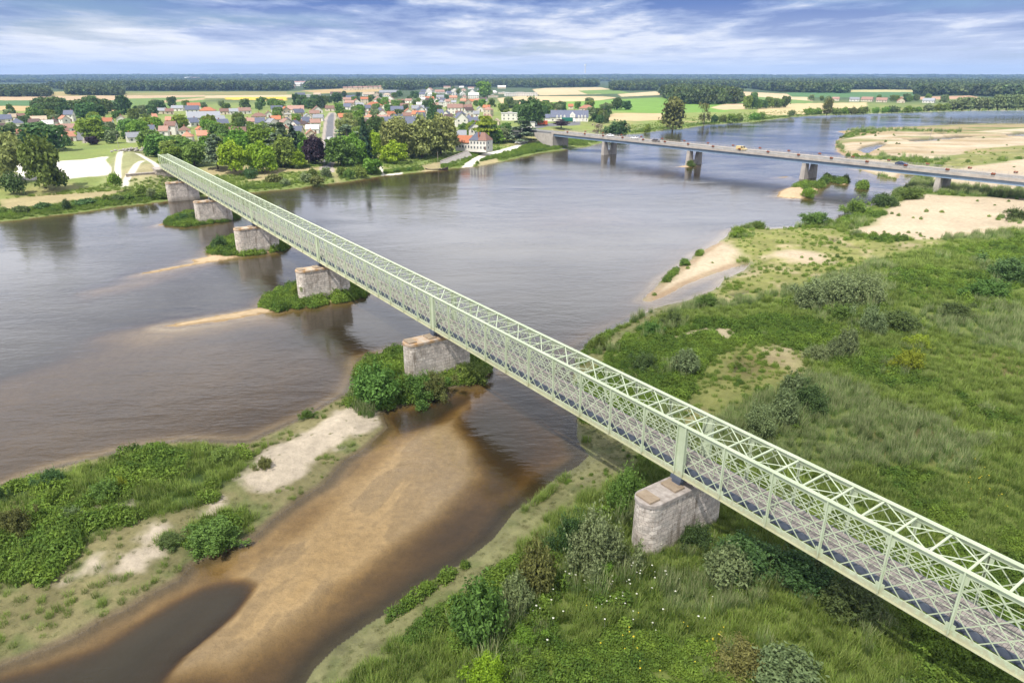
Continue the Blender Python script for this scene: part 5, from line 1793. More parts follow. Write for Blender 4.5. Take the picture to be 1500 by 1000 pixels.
H = [  # label, px, base y, width px, roof, wall, shape, storeys
 ("grey-roofed house with white gable left of the orange roofs, left of the bridge line", 261, 163, 16, 'grey', 'white', 'gable', 1),
 ("white house with blue-grey roof in front of an orange-roofed one, by the long grey sheds", 283, 170, 18, 'slate', 'white', 'gable', 2),
 ("orange-roofed white house behind the blue-grey roof by the long grey sheds", 285, 163.5, 17, 'orange', 'white', 'gable', 2),
 ("wide bright orange-roofed house right behind the long grey sheds", 305, 167, 22, 'orange', 'cream', 'hip', 1),
 ("long low grey workshop shed above the green trees, biggest on the left side of town", 300, 178, 44, 'grey', 'grey', 'gable', 1),
 ("low tan lean-to shed beside the long grey workshop", 322, 180, 14, 'grey', 'cream', 'gable', 1),
 ("brown-red roofed house right of the wide bright orange roof", 331, 168, 15, 'brown', 'cream', 'gable', 1),
 ("pale grey-roofed house between two brown roofs right of the orange ones", 343, 168, 12, 'grey', 'white', 'gable', 1),
 ("brownish-pink roofed house left of the lone dark tree by the yellow field", 358, 167, 18, 'pink', 'white', 'gable', 1),
 ("cream house with a brown hipped roof above the slate-roofed pair", 380, 176, 21, 'brown', 'cream', 'hip', 1),
 ("small white gabled house right of the brown hipped roof", 394, 172, 9, 'brown', 'white', 'end', 1),
 ("low brown-roofed white bungalow left of the slate-roofed pair", 368, 184, 14, 'pink', 'white', 'gable', 1),
 ("slate-roofed white house with a red awning, left of the pair", 382, 185.5, 13, 'slate', 'white', 'gable', 1),
 ("white house with hipped slate roof, right of the pair above the lime green trees", 397, 185, 17, 'slate', 'white', 'hip', 1),
 ("white house with hipped salmon roof among trees, behind the end of the bridge", 276, 208, 15, 'salmon', 'white', 'hip', 1),
 ("orange-roofed white house with a dormer right of the salmon hipped roof", 301, 206, 20, 'salmon', 'white', 'gable', 1),
 ("small white gable behind the orange-roofed house with a dormer", 294, 197, 10, 'orange', 'white', 'end', 1),
 ("cream house with faded red roof just above the lime green park trees", 349, 200, 24, 'brown', 'cream', 'gable', 1),
 ("long slate-roofed house seen above the round dark tree left of the street", 406, 164.5, 16, 'slate', 'white', 'gable', 1),
 ("steep red-roofed house right of the round dark tree left of the street", 419, 171, 12, 'orange', 'stone', 'end', 2),
 ("long pink-roofed house with a white left gable up the hill from the street", 434, 165, 23, 'pink', 'white', 'gable', 1),
 ("small plain cream block house below the steep red roof", 423, 178, 9, 'white', 'cream', 'flat', 2),
 ("cream gabled house with slate roof below the plain block house", 421, 187, 16, 'slate', 'cream', 'end', 1),
 ("house with a dark brown hipped roof left of the street", 443, 189, 22, 'dark', 'cream', 'hip', 1),
 ("white gabled house with grey roof above the dark brown hipped roof", 451, 178, 15, 'grey', 'white', 'end', 1),
 ("narrow grey-roofed house along the street, upper left side", 467, 178, 14, 'grey', 'white', 'gable', 1),
 ("pink-roofed house near the top of the street", 461, 171, 14, 'pink', 'cream', 'gable', 1),
 ("brown roof with a white gable behind the pink roof at the top of the street", 465, 166, 14, 'brown', 'white', 'end', 1),
 ("white house with pale grey roof nearest the street on its left side", 459, 196, 18, 'white', 'white', 'gable', 1),
 ("salmon-roofed house beside the dark tree at the lower left of the street", 456, 204, 14, 'salmon', 'cream', 'end', 1),
 ("large orange-roofed house on the right side of the street", 506, 183, 19, 'orange', 'stone', 'gable', 2),
 ("long brown roof at the very top of the street", 485, 163, 15, 'brown', 'cream', 'gable', 1),
 ("tiny white gable right of the top of the street", 493, 161, 7, 'brown', 'white', 'end', 1),
 ("orange-roofed dark barn in front of the yellow field", 409, 152, 11, 'orange', 'stone', 'gable', 1),
 ("blue-grey shed in the far row behind the dark trees, left of the street", 440, 143, 14, 'slate', 'white', 'gable', 1),
 ("white shed in the far row right of the blue-grey one", 452, 142, 11, 'white', 'white', 'flat', 1),
 ("tan-roofed far house at the right end of the row behind the dark trees", 465, 141, 10, 'tan', 'white', 'gable', 1),
 ("long low dark-roofed house in the far row above the street", 492, 140.5, 15, 'dark', 'white', 'gable', 1),
 ("blue slate roof among trees right of the far dark conifers", 514, 147, 13, 'slate', 'white', 'gable', 1),
 ("brown two-storey house below the far slate roof right of the street", 513, 158, 13, 'pink', 'stone', 'gable', 2),
 ("white gabled cottage right below the brown two-storey house", 517, 160, 8, 'grey', 'white', 'end', 1),
 ("big orange hipped roof behind the round dark tree in mid town", 548, 158.5, 22, 'orange', 'cream', 'hip', 1),
 ("small slate-roofed house left below the big orange hipped roof", 539, 163, 9, 'slate', 'white', 'gable', 1),
 ("grey roof left of the big orange hipped roof", 527, 158, 11, 'grey', 'white', 'gable', 1),
 ("small red-roofed house right of the round dark tree in mid town", 565, 159, 7, 'orange', 'white', 'end', 1),
 ("long blue slate roof with a white gable right of mid town", 582, 166, 18, 'slate', 'white', 'gable', 1),
 ("orange-red gable between the long slate roof and the cypress", 598, 168, 10, 'orange', 'white', 'end', 1),
 ("brown-roofed house left of the far dark conifers near the cypress", 593, 159, 12, 'brown', 'cream', 'gable', 1),
 ("small white house just above the cypress, to its left", 615, 157, 9, 'white', 'white', 'gable', 1),
 ("long grey roof directly left of the cypress top", 612, 163.5, 18, 'grey', 'cream', 'gable', 1),
 ("cluster of white gables right of the pale green garden tree", 532, 169, 12, 'pink', 'white', 'end', 1),
 ("large brownish-pink roof behind the dark poplar above the park", 560, 180, 22, 'pink', 'stone', 'gable', 1),
 ("orange-tan roof right of the large brownish-pink roof", 574, 173, 14, 'orange', 'cream', 'gable', 1),
 ("blue slate roof in the middle of the orange roofs behind the plane trees", 582, 179, 16, 'slate', 'white', 'gable', 1),
 ("brownish roof right of the slate one amid the orange roofs", 597, 175, 14, 'brown', 'cream', 'gable', 1),
 ("orange-red roof touching the cypress on its left", 614, 178, 18, 'orange', 'cream', 'gable', 2),
 ("very long slate-roofed house with white gable just behind the plane trees", 588, 191, 64, 'slate', 'white', 'gable', 1),
 ("small pinkish gabled house left of the long slate-roofed one", 526, 192, 11, 'white', 'white', 'end', 1),
 ("small pyramid-roofed tan house near the far hangar", 567, 142, 11, 'tan', 'white', 'hip', 1),
 ("long dark grey hangar in the meadow above mid town", 570, 137.5, 28, 'grey', 'grey', 'gable', 1),
 ("long low tan-roofed far building left of the small pyramid roof", 540, 141, 17, 'tan', 'white', 'gable', 1),
 ("salmon-tan gable right of the long low tan-roofed far building", 552, 141.5, 8, 'salmon', 'cream', 'end', 1),
 ("white gable end right of the cypress", 648, 185, 11, 'grey', 'white', 'end', 1),
 ("tall slate-roofed house with white chimney stack right of the cypress", 675, 186, 18, 'slate', 'white', 'end', 2),
 ("dark slate roof at the right foot of the tall slate house", 687, 180, 10, 'slate', 'grey', 'hip', 1),
 ("grey slate roof tucked between the cypress and a white gable", 645, 177, 9, 'slate', 'grey', 'gable', 2),
 ("white gabled wall right of the grey slate roof by the cypress", 654, 172, 9, 'slate', 'white', 'end', 1),
 ("wide pink and slate roof behind the tall slate house", 667, 167, 22, 'pink', 'white', 'gable', 2),
 ("orange-roofed white house in the upper town left of the church", 629, 148, 13, 'orange', 'white', 'gable', 1),
 ("white house left of the orange-roofed one in the upper town", 621, 149, 9, 'white', 'white', 'gable', 1),
 ("white house with grey roof right of the orange-roofed one in the upper town", 645, 145, 11, 'grey', 'white', 'gable', 1),
 ("pinkish roof at the top of the upper town", 644, 137, 14, 'pink', 'white', 'gable', 1),
 ("white villa below the pinkish roof at the top of the upper town", 631, 141, 10, 'white', 'white', 'hip', 1),
 ("rosy red roof right of the dark tree in the upper town", 664, 146, 11, 'salmon', 'cream', 'gable', 1),
 ("small white house right of the thin white tower", 678, 140, 8, 'white', 'white', 'end', 1),
 ("large white building left of the huge round green tree", 694, 145, 15, 'white', 'white', 'gable', 2),
 ("bright red roof among trees left of the small white pair", 686, 157, 10, 'orange', 'stone', 'end', 2),
 ("small red-pink roof above the bright red roof", 679, 151, 8, 'salmon', 'cream', 'gable', 1),
 ("small orange roof right of the red-pink one", 691, 152, 7, 'orange', 'cream', 'gable', 1),
 ("white gabled house, left of the small pair near the tan field", 703, 164, 9, 'grey', 'white', 'end', 1),
 ("orange-roofed house, right of the small pair near the tan field", 713, 162, 10, 'orange', 'white', 'gable', 1),
 ("grey-roofed house below the small pair near the tan field", 698, 172, 8, 'grey', 'white', 'gable', 1),
 ("tan stone gabled house left of the cream gable by the tiered pine", 699, 180, 9, 'grey', 'stone', 'end', 1),
 ("cream gabled house between the tiered pine and the flat-roofed block", 727, 184, 10, 'tan', 'cream', 'end', 1),
 ("modern flat-roofed white block in front of the tan field", 748, 177, 27, 'white', 'white', 'flat', 2),
 ("very long white flat-roofed complex at the edge of the tan fields", 763, 141, 48, 'white', 'white', 'flat', 2),
 ("white flat-roofed annex left of the long white complex", 738, 138, 16, 'white', 'cream', 'flat', 1),
 ("low tan building right of the huge round green tree", 722, 143, 15, 'tan', 'cream', 'flat', 1),
 ("white house with pointed roof right of the huge round green tree", 724, 137, 8, 'white', 'white', 'hip', 1),
 ("long slate-roofed white building at the left edge of the photo", 7, 180, 19, 'slate', 'white', 'gable', 1),
 ("grey-white house at the left edge below the long slate roof", 2, 187, 11, 'slate', 'cream', 'gable', 2),
 ("tan-roofed house right of the long slate roof at the far left", 20, 177, 10, 'tan', 'white', 'gable', 1),
 ("tan-brown roofed house with a white arched gable on the far left", 58, 181, 20, 'tan', 'white', 'gable', 1),
 ("dark purple-brown roofed house left of the short street", 81, 185, 14, 'dark', 'white', 'hip', 1),
 ("pale low house in front of the tan-brown roof on the far left", 72, 188, 14, 'white', 'white', 'gable', 1),
 ("long pinkish-roofed row house beside the short street", 98, 194.5, 23, 'pink', 'white', 'gable', 1),
 ("brown-roofed low house just below the long pinkish row house", 92, 199, 15, 'brown', 'white', 'gable', 1),
 ("salmon-roofed white house at the corner of the short street", 101, 207.5, 21, 'salmon', 'white', 'gable', 1),
 ("orange-red roof with two white dormers near the left edge", 23, 204, 18, 'salmon', 'white', 'gable', 1),
 ("small orange-roofed white house among trees right of the short street", 159, 184, 13, 'orange', 'white', 'gable', 1),
 ("pinkish-brown gabled house right of the small orange-roofed one", 178, 179, 11, 'pink', 'white', 'end', 1),
 ("lone white house with grey roof above the lawn by the ramp", 198, 209, 20, 'grey', 'white', 'gable', 1),
 ("grey-brown roof among trees at the field's edge, left of the grey-roofed house", 237, 167, 13, 'grey', 'cream', 'gable', 1),
 ("low brown roof next to the grey-brown one at the field's edge", 249, 168, 11, 'brown', 'cream', 'gable', 1),
 ("small salmon roof among garden trees below the field's edge", 227, 177, 6, 'salmon', 'cream', 'gable', 1),
 ("tiny salmon roof left of the long grey workshop", 248, 182, 7, 'salmon', 'cream', 'gable', 1),
 ("small orange roof behind the long white building by the lorries", 836, 160, 7, 'orange', 'cream', 'gable', 1),
 ("long low red roof behind the trees right of the white building by the lorries", 859, 163, 20, 'salmon', 'cream', 'hip', 1),
 ("tan low farm building at the left end of the far farm hamlet", 1224, 148, 9, 'pink', 'cream', 'gable', 1),
 ("pale blue-white farm shed in the far hamlet", 1251, 149, 13, 'grey', 'white', 'gable', 1),
 ("long pinkish farm roof next to the pale shed", 1270, 149, 15, 'pink', 'cream', 'gable', 1),
 ("tan farmhouse in the middle of the far hamlet", 1291, 150, 14, 'pink', 'cream', 'gable', 1),
 ("farm gable with orange-tan wall at the right of the far hamlet", 1319, 151, 10, 'orange', 'cream', 'end', 1),
 ("long white and grey farm shed above the river bushes", 1360, 151, 15, 'grey', 'white', 'gable', 1),
 ("lone brown barn in front of the far right woods", 1432, 138, 16, 'brown', 'stone', 'gable', 1),
]
for i, (lb, px, py, w, rf, wl, shp, st) in enumerate(H):
    nm = 'house'; ct = 'house'
    if 'hangar' in lb: nm, ct = 'hangar', 'hangar'
    elif 'shed' in lb or 'workshop' in lb: nm, ct = 'shed', 'shed'
    elif 'barn' in lb: nm, ct = 'barn', 'barn'
    elif 'complex' in lb or 'block' in lb or 'annex' in lb or ' building' in lb: nm, ct = 'building', 'building'
    tn = ((i * 37) % 11 - 5) * .05
    dep = 12 if w > 40 else None
    house(nm, lb, px, py, w, rf, wl, shp, st, tn, dep, ct)
# more houses filling the town between the ones above
rh = random.Random(4)
MORE = [("in the upper town near the white tower", [(612, 136), (705, 132), (712, 150), (640, 160), (618, 150)], 20, 8),
        ("among the roofs of mid town", [(505, 150), (625, 146), (640, 168), (560, 172), (500, 166)], 14, 11),
        ("in the street blocks left of the straight street", [(385, 166), (470, 164), (472, 196), (430, 204), (390, 190)], 9, 13),
        ("between the straight street and the cypress", [(492, 172), (560, 168), (625, 172), (622, 182), (540, 196), (494, 200)], 9, 13),
        ("right of the cypress before the tan field", [(645, 166), (712, 164), (745, 172), (742, 182), (690, 190), (650, 188)], 8, 12),
        ("in the gardens behind the bridge end", [(205, 180), (340, 182), (360, 196), (300, 212), (215, 208)], 7, 13),
        ("at the far left behind the yellow-green tree", [(0, 172), (110, 176), (112, 192), (0, 196)], 6, 13)]
for zn, pp, cnt, wpx in MORE:
    P2 = np.array(pp, float); x0, y0 = P2.min(0); x1, y1 = P2.max(0); made = 0; tries = 0
    while made < cnt and tries < 800:
        tries += 1
        px, py = rh.uniform(x0, x1), rh.uniform(y0, y1)
        if sd_poly(np.array([px]), np.array([py]), P2, 5)[0] > 0: continue
        if any(abs(px - q[0]) < (wpx + q[2]) * .52 and abs(py - q[1]) < 4.5 for q in HOUSES): continue
        X_, Y_ = at(px, py, 5)
        if any(sd_poly(np.array([X_]), np.array([Y_]), P, 20)[0] < 5 for P in ROADS + PAVE): continue
        rf = rh.choice(['orange', 'salmon', 'brown', 'pink', 'slate', 'slate', 'grey', 'pink', 'dark'])
        wl = rh.choice(['white', 'white', 'cream']); shp = rh.choice(['gable', 'gable', 'end', 'hip']); st = rh.choice([1, 1, 2])
        nm_ = {'orange': 'orange-roofed', 'salmon': 'salmon-roofed', 'brown': 'brown-roofed', 'pink': 'faded pink-roofed', 'slate': 'slate-roofed', 'grey': 'grey-roofed', 'dark': 'dark-roofed'}[rf]
        kd_ = {'gable': 'house', 'end': 'gable-fronted house', 'hip': 'hip-roofed house'}[shp]
        house('house', "%s %s%s %s" % (nm_, 'two-storey ' if st == 2 else '', kd_, zn), px, py, wpx * rh.uniform(.8, 1.2), rf, wl, shp, st, rh.uniform(-.5, .5), None, 'house', "houses " + zn)
        made += 1
# pink terrace far behind the street
for i in range(9):
    house('house', "small pink-roofed house in the far estate beyond the street", 506 + i * 7.4, 132.3 - .25 * i, 6.2, 'pink', 'cream', 'gable', 2, 0, None, 'house', "pink estate houses")

# the white riverside house: a long red-roofed wing and a taller hipped part
def riverside():
    zz = 4.4
    root = empty("riverside_house", (*at(691, 219, zz), zz - .3), -.42, .87)
    tag(root, "big white riverside house with red tiled wing and dark hipped roof", "house")
    m = MB(); m.box(-11.5, -1.6, 1.2, 8.2, -1, 4.0); m.box(-1.6, 9.5, 0, 9.0, -1, 5.6); m.build("wall", WALL['white'], root)
    q = MB(); th = .25
    for sg in (-1, 1):
        v = [(-12, 4.7 + sg * 4.0, 3.8), (-1.65, 4.7 + sg * 4.0, 3.8), (-1.65, 4.7 + sg * .01, 7.6), (-12, 4.7 + sg * .01, 7.6)]
        v += [(a, b_, c + th) for a, b_, c in v]
        q.add(v, [(0, 1, 2, 3), (7, 6, 5, 4), (0, 4, 5, 1), (1, 5, 6, 2), (2, 6, 7, 3), (3, 7, 4, 0)])
    r1 = q.build("roof", ROOF['orange'], root); r1['label'] = "red tiled wing roof"
    m = MB(); m.prism([(1.2, 4.0), (8.2, 4.0), (4.7, 7.4)], -11.4, -11.1, axis='x'); m.build("gable_wall", WALL['white'], root)
    q = MB(); e = 5.62
    q.add([(-1.9, -.3, e), (4.2, -.3, e), (4.2, 9.3, e), (-1.9, 9.3, e), (1.2, 4.5, 10.0), (4.2, 4.5, 10.0)], [(0, 1, 5, 4), (2, 3, 4, 5), (3, 0, 4), (3, 2, 1, 0), (1, 2, 5)])
    r2 = q.build("roof", ROOF['slate'], root); r2['label'] = "dark slate roof"
    q = MB(); q.add([(4.21, -.3, e), (9.8, -.3, e), (9.8, 9.3, e), (4.21, 9.3, e), (4.21, 4.5, 9.9), (6.8, 4.5, 9.9)], [(0, 1, 5, 4), (1, 2, 5), (2, 3, 4, 5), (3, 0, 4), (3, 2, 1, 0)])
    r3 = q.build("roof", ROOF['brown'], root); r3['label'] = "red-brown hipped roof"
    c = link_mesh("chimney", CHIM_ME, r2, (4.0, 1.6, 8.4)); c.scale = (1.2, 1.2, 1.7)
    for i in range(5):
        w_ = link_mesh("window", WIN_ME, root, (-10.4 + i * 1.95, 1.2, .9)); w_.scale = (1.0, 1, 1.6); link_mesh("pane", PANE_ME, w_)
    for st in (0, 1):
        for i in range(5):
            w_ = link_mesh("window", WIN_ME, root, (-.2 + i * 2.1, 0, .8 + 2.7 * st)); w_.scale = (.95, 1, 1.5); link_mesh("pane", PANE_ME, w_)
    d_ = link_mesh("door", DOOR_ME, root, (8.9, 0, .3)); d_.scale = (.9, 1, 2.0)
    for st in (0, 1):
        w_ = link_mesh("window", WIN_ME, root, (9.5, 3, .8 + 2.7 * st)); w_.scale = (1, 1, 1.4); w_.rotation_euler = (0, 0, math.pi / 2); link_mesh("pane", PANE_ME, w_)
    return root


riverside()
house('house', "grey-roofed house right behind the red riverside wing", 672, 205, 22, 'grey', 'white', 'gable', 1)
house('house', "blue slate-roofed house with white gable behind the riverside house", 697, 203, 20, 'slate', 'white', 'end', 2)


def roadside():
    zz = 5.0
    root = empty("long_white_house", (*at(834, 178, zz), zz - .3), -.05)
    tag(root, "long white house with slate roof and dormers behind the lorries", "house")
    L, D = 30.0, 9.0
    m = MB(); m.prism([(-1, -1), (D, -1), (D, 3.6), (D / 2 - .5, 8.6), (-1, 3.6)], -L / 2, L / 2, axis='x')
    m.prism([(-1, -1), (5.5, -1), (5.5, 3.0), (2.2, 5.6), (-1, 3.0)], -L / 2 - 6, -L / 2 - .01, axis='x')
    m.build("wall", WALL['white'], root)
    q = MB()
    yc = D / 2 - .5
    for (x0, x1, y0, y1, e, rg_, c) in ((-L / 2 - .4, L / 2 + .4, -1.4, D + .4, 3.3, 8.65, yc), (-L / 2 - 6.3, -L / 2 - .42, -1.3, 5.8, 2.8, 5.65, 2.2)):
        for ye in (y0, y1):
            s_ = .004 if ye > c else -.004
            v = [(x0, ye, e), (x1, ye, e), (x1, c + s_, rg_), (x0, c + s_, rg_)]
            v += [(a, b_, z_ + .22) for a, b_, z_ in v]
            q.add(v, [(0, 1, 2, 3), (7, 6, 5, 4), (0, 4, 5, 1), (1, 5, 6, 2), (2, 6, 7, 3), (3, 7, 4, 0)])
    rf = q.build("roof", ROOF['slate'], root)
    for xg, wd, hh in [(2.5, 4.2, 7.6)] + [(x, 1.4, 5.4) for x in (-10, -7, -4, 7.5, 10, 12.7)]:
        m = MB(); m.prism([(xg - wd / 2, -1), (xg + wd / 2, -1), (xg + wd / 2, hh - wd * .5), (xg, hh), (xg - wd / 2, hh - wd * .5)], -1.35, 1.6 if wd < 2 else 3.0, axis='y')
        dm = m.build("dormer", WALL['white'], root)
        w_ = link_mesh("window", WIN_ME, dm, (xg, -1.35, hh - wd * .5 - 1.0)); w_.scale = (min(wd * .55, 1.6), 1, 1.1)
    for i in range(10):
        xx = -13.5 + i * 3
        w_ = link_mesh("window", WIN_ME, root, (xx, -1.0, .9)); w_.scale = (1.1, 1, 1.4); link_mesh("pane", PANE_ME, w_)
    for xx in (-11, 4, 13):
        link_mesh("chimney", CHIM_ME, rf, (xx, yc, 8.5))


roadside()

# church tower, water tower and far white buildings on the hills
def tower(name, label, px, py, h, w, z, cat, cap=True):
    x, y = at(px, py, z)
    root = empty(name, (x, y, z))
    tag(root, label, cat)
    m = MB(); m.cyl((0, 0, -2), (0, 0, h * .72), w * .32, w * .28, 12); m.build("shaft", WALL['white'], root)
    m = MB(); m.cyl((0, 0, h * .72), (0, 0, h * .80), w * .28, w * .5, 12); m.cyl((0, 0, h * .80), (0, 0, h), w * .5, w * .46, 12); m.build("tank" if cap else "belfry", WALL['white'], root)


tower('water_tower', "thin white tower in the upper town", 667, 145, 15, 4, 5, 'tower')
for (px, dist, zz, h, w, lb, cat) in [(857, 8200, 78, 75, 26, "tall white water tower on the horizon", 'tower'), (443, 8600, 60, 90, 12, "slim pale mast on the horizon left of centre", 'mast')]:
    x = (px - 750) / FPX * dist / CP * .98; x = (px - 750) / FPX * (dist * CP + 0); y = dist
    root = empty('water_tower' if cat == 'tower' else 'mast', (x, y, zz)); tag(root, lb, cat)
    m = MB(); m.cyl((0, 0, -20), (0, 0, h * .7), w * .3, w * .25, 10); m.build("shaft", WALL['white'], root)
    m = MB(); m.cyl((0, 0, h * .7), (0, 0, h), w * .5 if cat == 'tower' else w * .2, w * .5 if cat == 'tower' else w * .1, 10); m.build("tank" if cat == 'tower' else "antenna", WALL['white'], root)
rg_ = np.random.default_rng(5)
FARB = [(822, 109.8, 9), (834, 110.2, 8), (843, 111, 9), (850, 110, 8), (848, 113, 12), (856, 113, 9), (862, 110, 7), (812, 112, 8), (804, 111, 7), (870, 118, 8), (882, 118.5, 12), (891, 119, 9),
        (275, 114.5, 8), (283, 114.5, 10), (296, 114, 7), (290, 115.5, 6), (384, 119, 13), (226, 120, 7), (215, 120.5, 6), (116, 122, 7), (130, 123, 6),
        (426, 129.5, 13), (432, 126.5, 18), (440, 123, 22), (452, 122.5, 10), (520, 122, 22), (540, 121.5, 14), (555, 121, 9), (1000, 120, 14), (1068, 120, 8), (1085, 120.5, 16), (1150, 119.5, 6), (1170, 120, 8), (1252, 118.5, 8),
        (585, 125, 8), (598, 127, 9), (610, 124, 7), (668, 127, 8), (676, 129, 7), (655, 130, 10), (661, 126, 7), (690, 131, 9), (735, 130, 12)]
for i, (px, py, w) in enumerate(FARB):
    # slide along the line of sight until it meets the ground
    z = 4.0
    for _ in range(30):
        zt_ = min(z, CAM_H - 2) if py > 111 else z
        try:
            x, y = at(px, py, min(z, 36.0))
        except Exception:
            break
        if not (0 < y < 9500):
            y = 8600 + 40 * i; x = (px - 750) / FPX * y
            z = hz(x, y); break
        z2 = hz(x, y)
        if abs(z2 - z) < .2: break
        z = .5 * z + .5 * z2
    d_ = y * CP + (CAM_H - z) * SP
    W = w * d_ / FPX
    root = empty('far_building', (x, y, z)); tag(root, "distant white building among the woods below the horizon", 'building', 'distant white buildings')
    hh = min(max(3.0, W * .22), 6.5)
    m = MB(); m.prism([(-W * .22, -3), (W * .22, -3), (W * .22, hh), (0, hh * 1.5), (-W * .22, hh)], -W / 2, W / 2, axis='x'); m.build("wall", WALL['white' if i % 3 else 'cream'], root)
    m = MB(); m.prism([(-W * .23, hh + .1), (0, hh * 1.55 + .1), (W * .23, hh + .1), (0, hh * 1.55 + .5)], -W * .51, W * .51, axis='x'); m.build("roof", ROOF['pink' if i % 2 else 'white'], root)
# ------------------------------------------------------------------ garden trees of the town (countable) and far woods (one mass each)
def near_house(x, y, pad):
    for h in HOUSES:
        if math.hypot(h[4] - x, h[5] - y) < h[6] * .62 + pad:
            return True
    return False


STREETS = ROADS + PAVE + PATHS[:3] + [PLAZA] + PATHS[5:6]


def on_street(x, y, pad=3.0):
    a = np.array([x]); b_ = np.array([y])
    return any(sd_poly(a, b_, P, 20)[0] < pad for P in STREETS)


def blocks_view(px, py, h_px, w_px):
    """Would this tree hide the front of a listed house or a park tree?"""
    for hx, hy, hw_, *_r in HOUSES:
        if abs(px - hx) < (w_px + hw_) * .42 and hy - 2 < py and py - h_px * .8 < hy - 3.5:
            return True
    return False


ZONES = [  # name of the place, pixel polygon, how many, height range in m, kinds
    ("in the gardens at the far left edge", [(0, 162), (60, 168), (110, 178), (112, 205), (60, 200), (0, 200)], 16, (6, 11), 'mmdgb'),
    ("in the dark belt beside the fields on the left", [(28, 172), (70, 166), (192, 166), (190, 176), (120, 183), (60, 178)], 22, (11, 17), 'dddd'),
    ("in the leafy gardens right of the short street", [(126, 182), (190, 174), (225, 180), (225, 222), (196, 222), (140, 202)], 20, (6, 11), 'bbmmg'),
    ("in the wooded gardens behind the bridge end", [(205, 190), (262, 186), (335, 196), (330, 215), (265, 236), (215, 226)], 26, (6, 11), 'mmbbb'),
    ("between the grey sheds and the lime green park trees", [(260, 184), (340, 176), (368, 190), (372, 200), (340, 214), (270, 204)], 13, (6, 10), 'mmb'),
    ("along the field edge above the grey sheds", [(190, 166), (250, 158), (420, 154), (420, 162), (330, 164), (250, 172), (200, 178)], 20, (7, 12), 'ddmg'),
    ("in the gardens left of the straight street", [(372, 190), (400, 170), (470, 168), (474, 206), (440, 216), (400, 212)], 17, (6, 10), 'mbgbm'),
    ("in the dark clump at the top of the street", [(432, 152), (505, 150), (510, 160), (470, 164), (440, 164)], 18, (9, 14), 'ddds'),
    ("in the gardens right of the straight street", [(490, 168), (560, 164), (556, 200), (520, 206), (492, 200)], 18, (7, 11), 'mbgp'),
    ("among the roofs of mid town", [(510, 152), (640, 150), (640, 172), (560, 176), (515, 168)], 18, (6, 10), 'mbdm'),
    ("in the meadow edge above mid town", [(500, 142), (620, 140), (625, 150), (520, 152)], 14, (6, 10), 'dmd'),
    ("among the roofs of the upper town", [(615, 134), (720, 130), (722, 160), (640, 168), (620, 150)], 22, (6, 10), 'mbdm'),
    ("behind the riverside house", [(650, 184), (700, 182), (745, 192), (745, 206), (720, 204), (655, 202)], 18, (6, 10), 'mbbg'),
    ("around the flat-roofed block by the tan field", [(700, 160), (760, 156), (800, 164), (796, 180), (720, 190), (705, 180)], 20, (7, 12), 'ddmg'),
    ("behind the long white house by the lorries", [(794, 160), (870, 157), (892, 166), (886, 177), (856, 176), (850, 163), (800, 170)], 20, (7, 11), 'ddmg'),
    ("around the far farm hamlet", [(1180, 146), (1400, 146), (1400, 151), (1180, 151)], 18, (6, 10), 'dmg'),
    ("left of the big poplar on the far bank", [(862, 168), (894, 166), (892, 180), (866, 180)], 8, (6, 10), 'dm'),
]
KCOL = {'m': 'mid', 'd': 'dark', 'g': 'grey', 'b': 'bright', 's': 'deep', 'p': 'plane'}
CNAME = {'mid': "mid-green", 'dark': "dark green", 'grey': "grey-green", 'bright': "fresh green", 'deep': "blackish green", 'plane': "pale olive"}
seen = {}
rt = random.Random(21)
n_fill = 0
for zn, pp, cnt, (h0, h1), kinds in ZONES:
    P2 = np.array(pp, float)
    x0, y0 = P2.min(0); x1, y1 = P2.max(0)
    made = []; tries = 0
    while len(made) < cnt and tries < cnt * 30:
        tries += 1
        px = rt.uniform(x0, x1); py = rt.uniform(y0, y1)
        if sd_poly(np.array([px]), np.array([py]), P2, 5)[0] > 0:
            continue
        x, y = at(px, py, 4.8)
        p = px_per_m(px, py, 4.8)
        h = rt.uniform(h0, h1); w = h * rt.uniform(.75, 1.15)
        if near_house(x, y, w * .36) or on_street(x, y, w * .35):
            continue
        if blocks_view(px, py, h * p, w * p) and tries < cnt * 22:
            continue
        if any(math.hypot(a - x, b_ - y) < w * .5 for a, b_ in made):
            continue
        made.append((x, y))
        c = KCOL[rt.choice(kinds)]
        kind = 'spruce' if c == 'deep' else rt.choice(['round', 'round', 'spread'])
        size = "small" if h < h0 + (h1 - h0) * .4 else ("tall" if h > h0 + (h1 - h0) * .72 else "middling")
        key = (size, c, zn)
        tree('broadleaf_tree' if kind != 'spruce' else 'conifer', "%s %s tree %s" % (size, CNAME[c], zn), 'tree', px, py, h * p, w * p, kind, c, hz(x, y), "trees " + zn, n_fill % 3, (x, y), (w, h))
        n_fill += 1

# low-poly crowns scattered over the far woods
gl = bpy.data.collections.new("wood_crowns")
for j in range(4):
    rg = np.random.default_rng(50 + j)
    v, f, s = lobes_crown(rg, random_lobes(rg, 6, .5, 1.0, .05, .6, .5), 240, .24, hollow=.75)
    v[:, 2] = np.clip(v[:, 2], 0, None)
    o = bpy.data.objects.new("wood_crown", np_mesh("wood_crown", v, f, [leaf_mat("wood_leaves_%d" % j, (.105 + .012 * j, .15 + .014 * j, .055), (.05, .078, .03), .15, .3, .02)], False, {'shade': ('FLOAT', 'FACE', s.astype(np.float32))}))
    gl.objects.link(o)


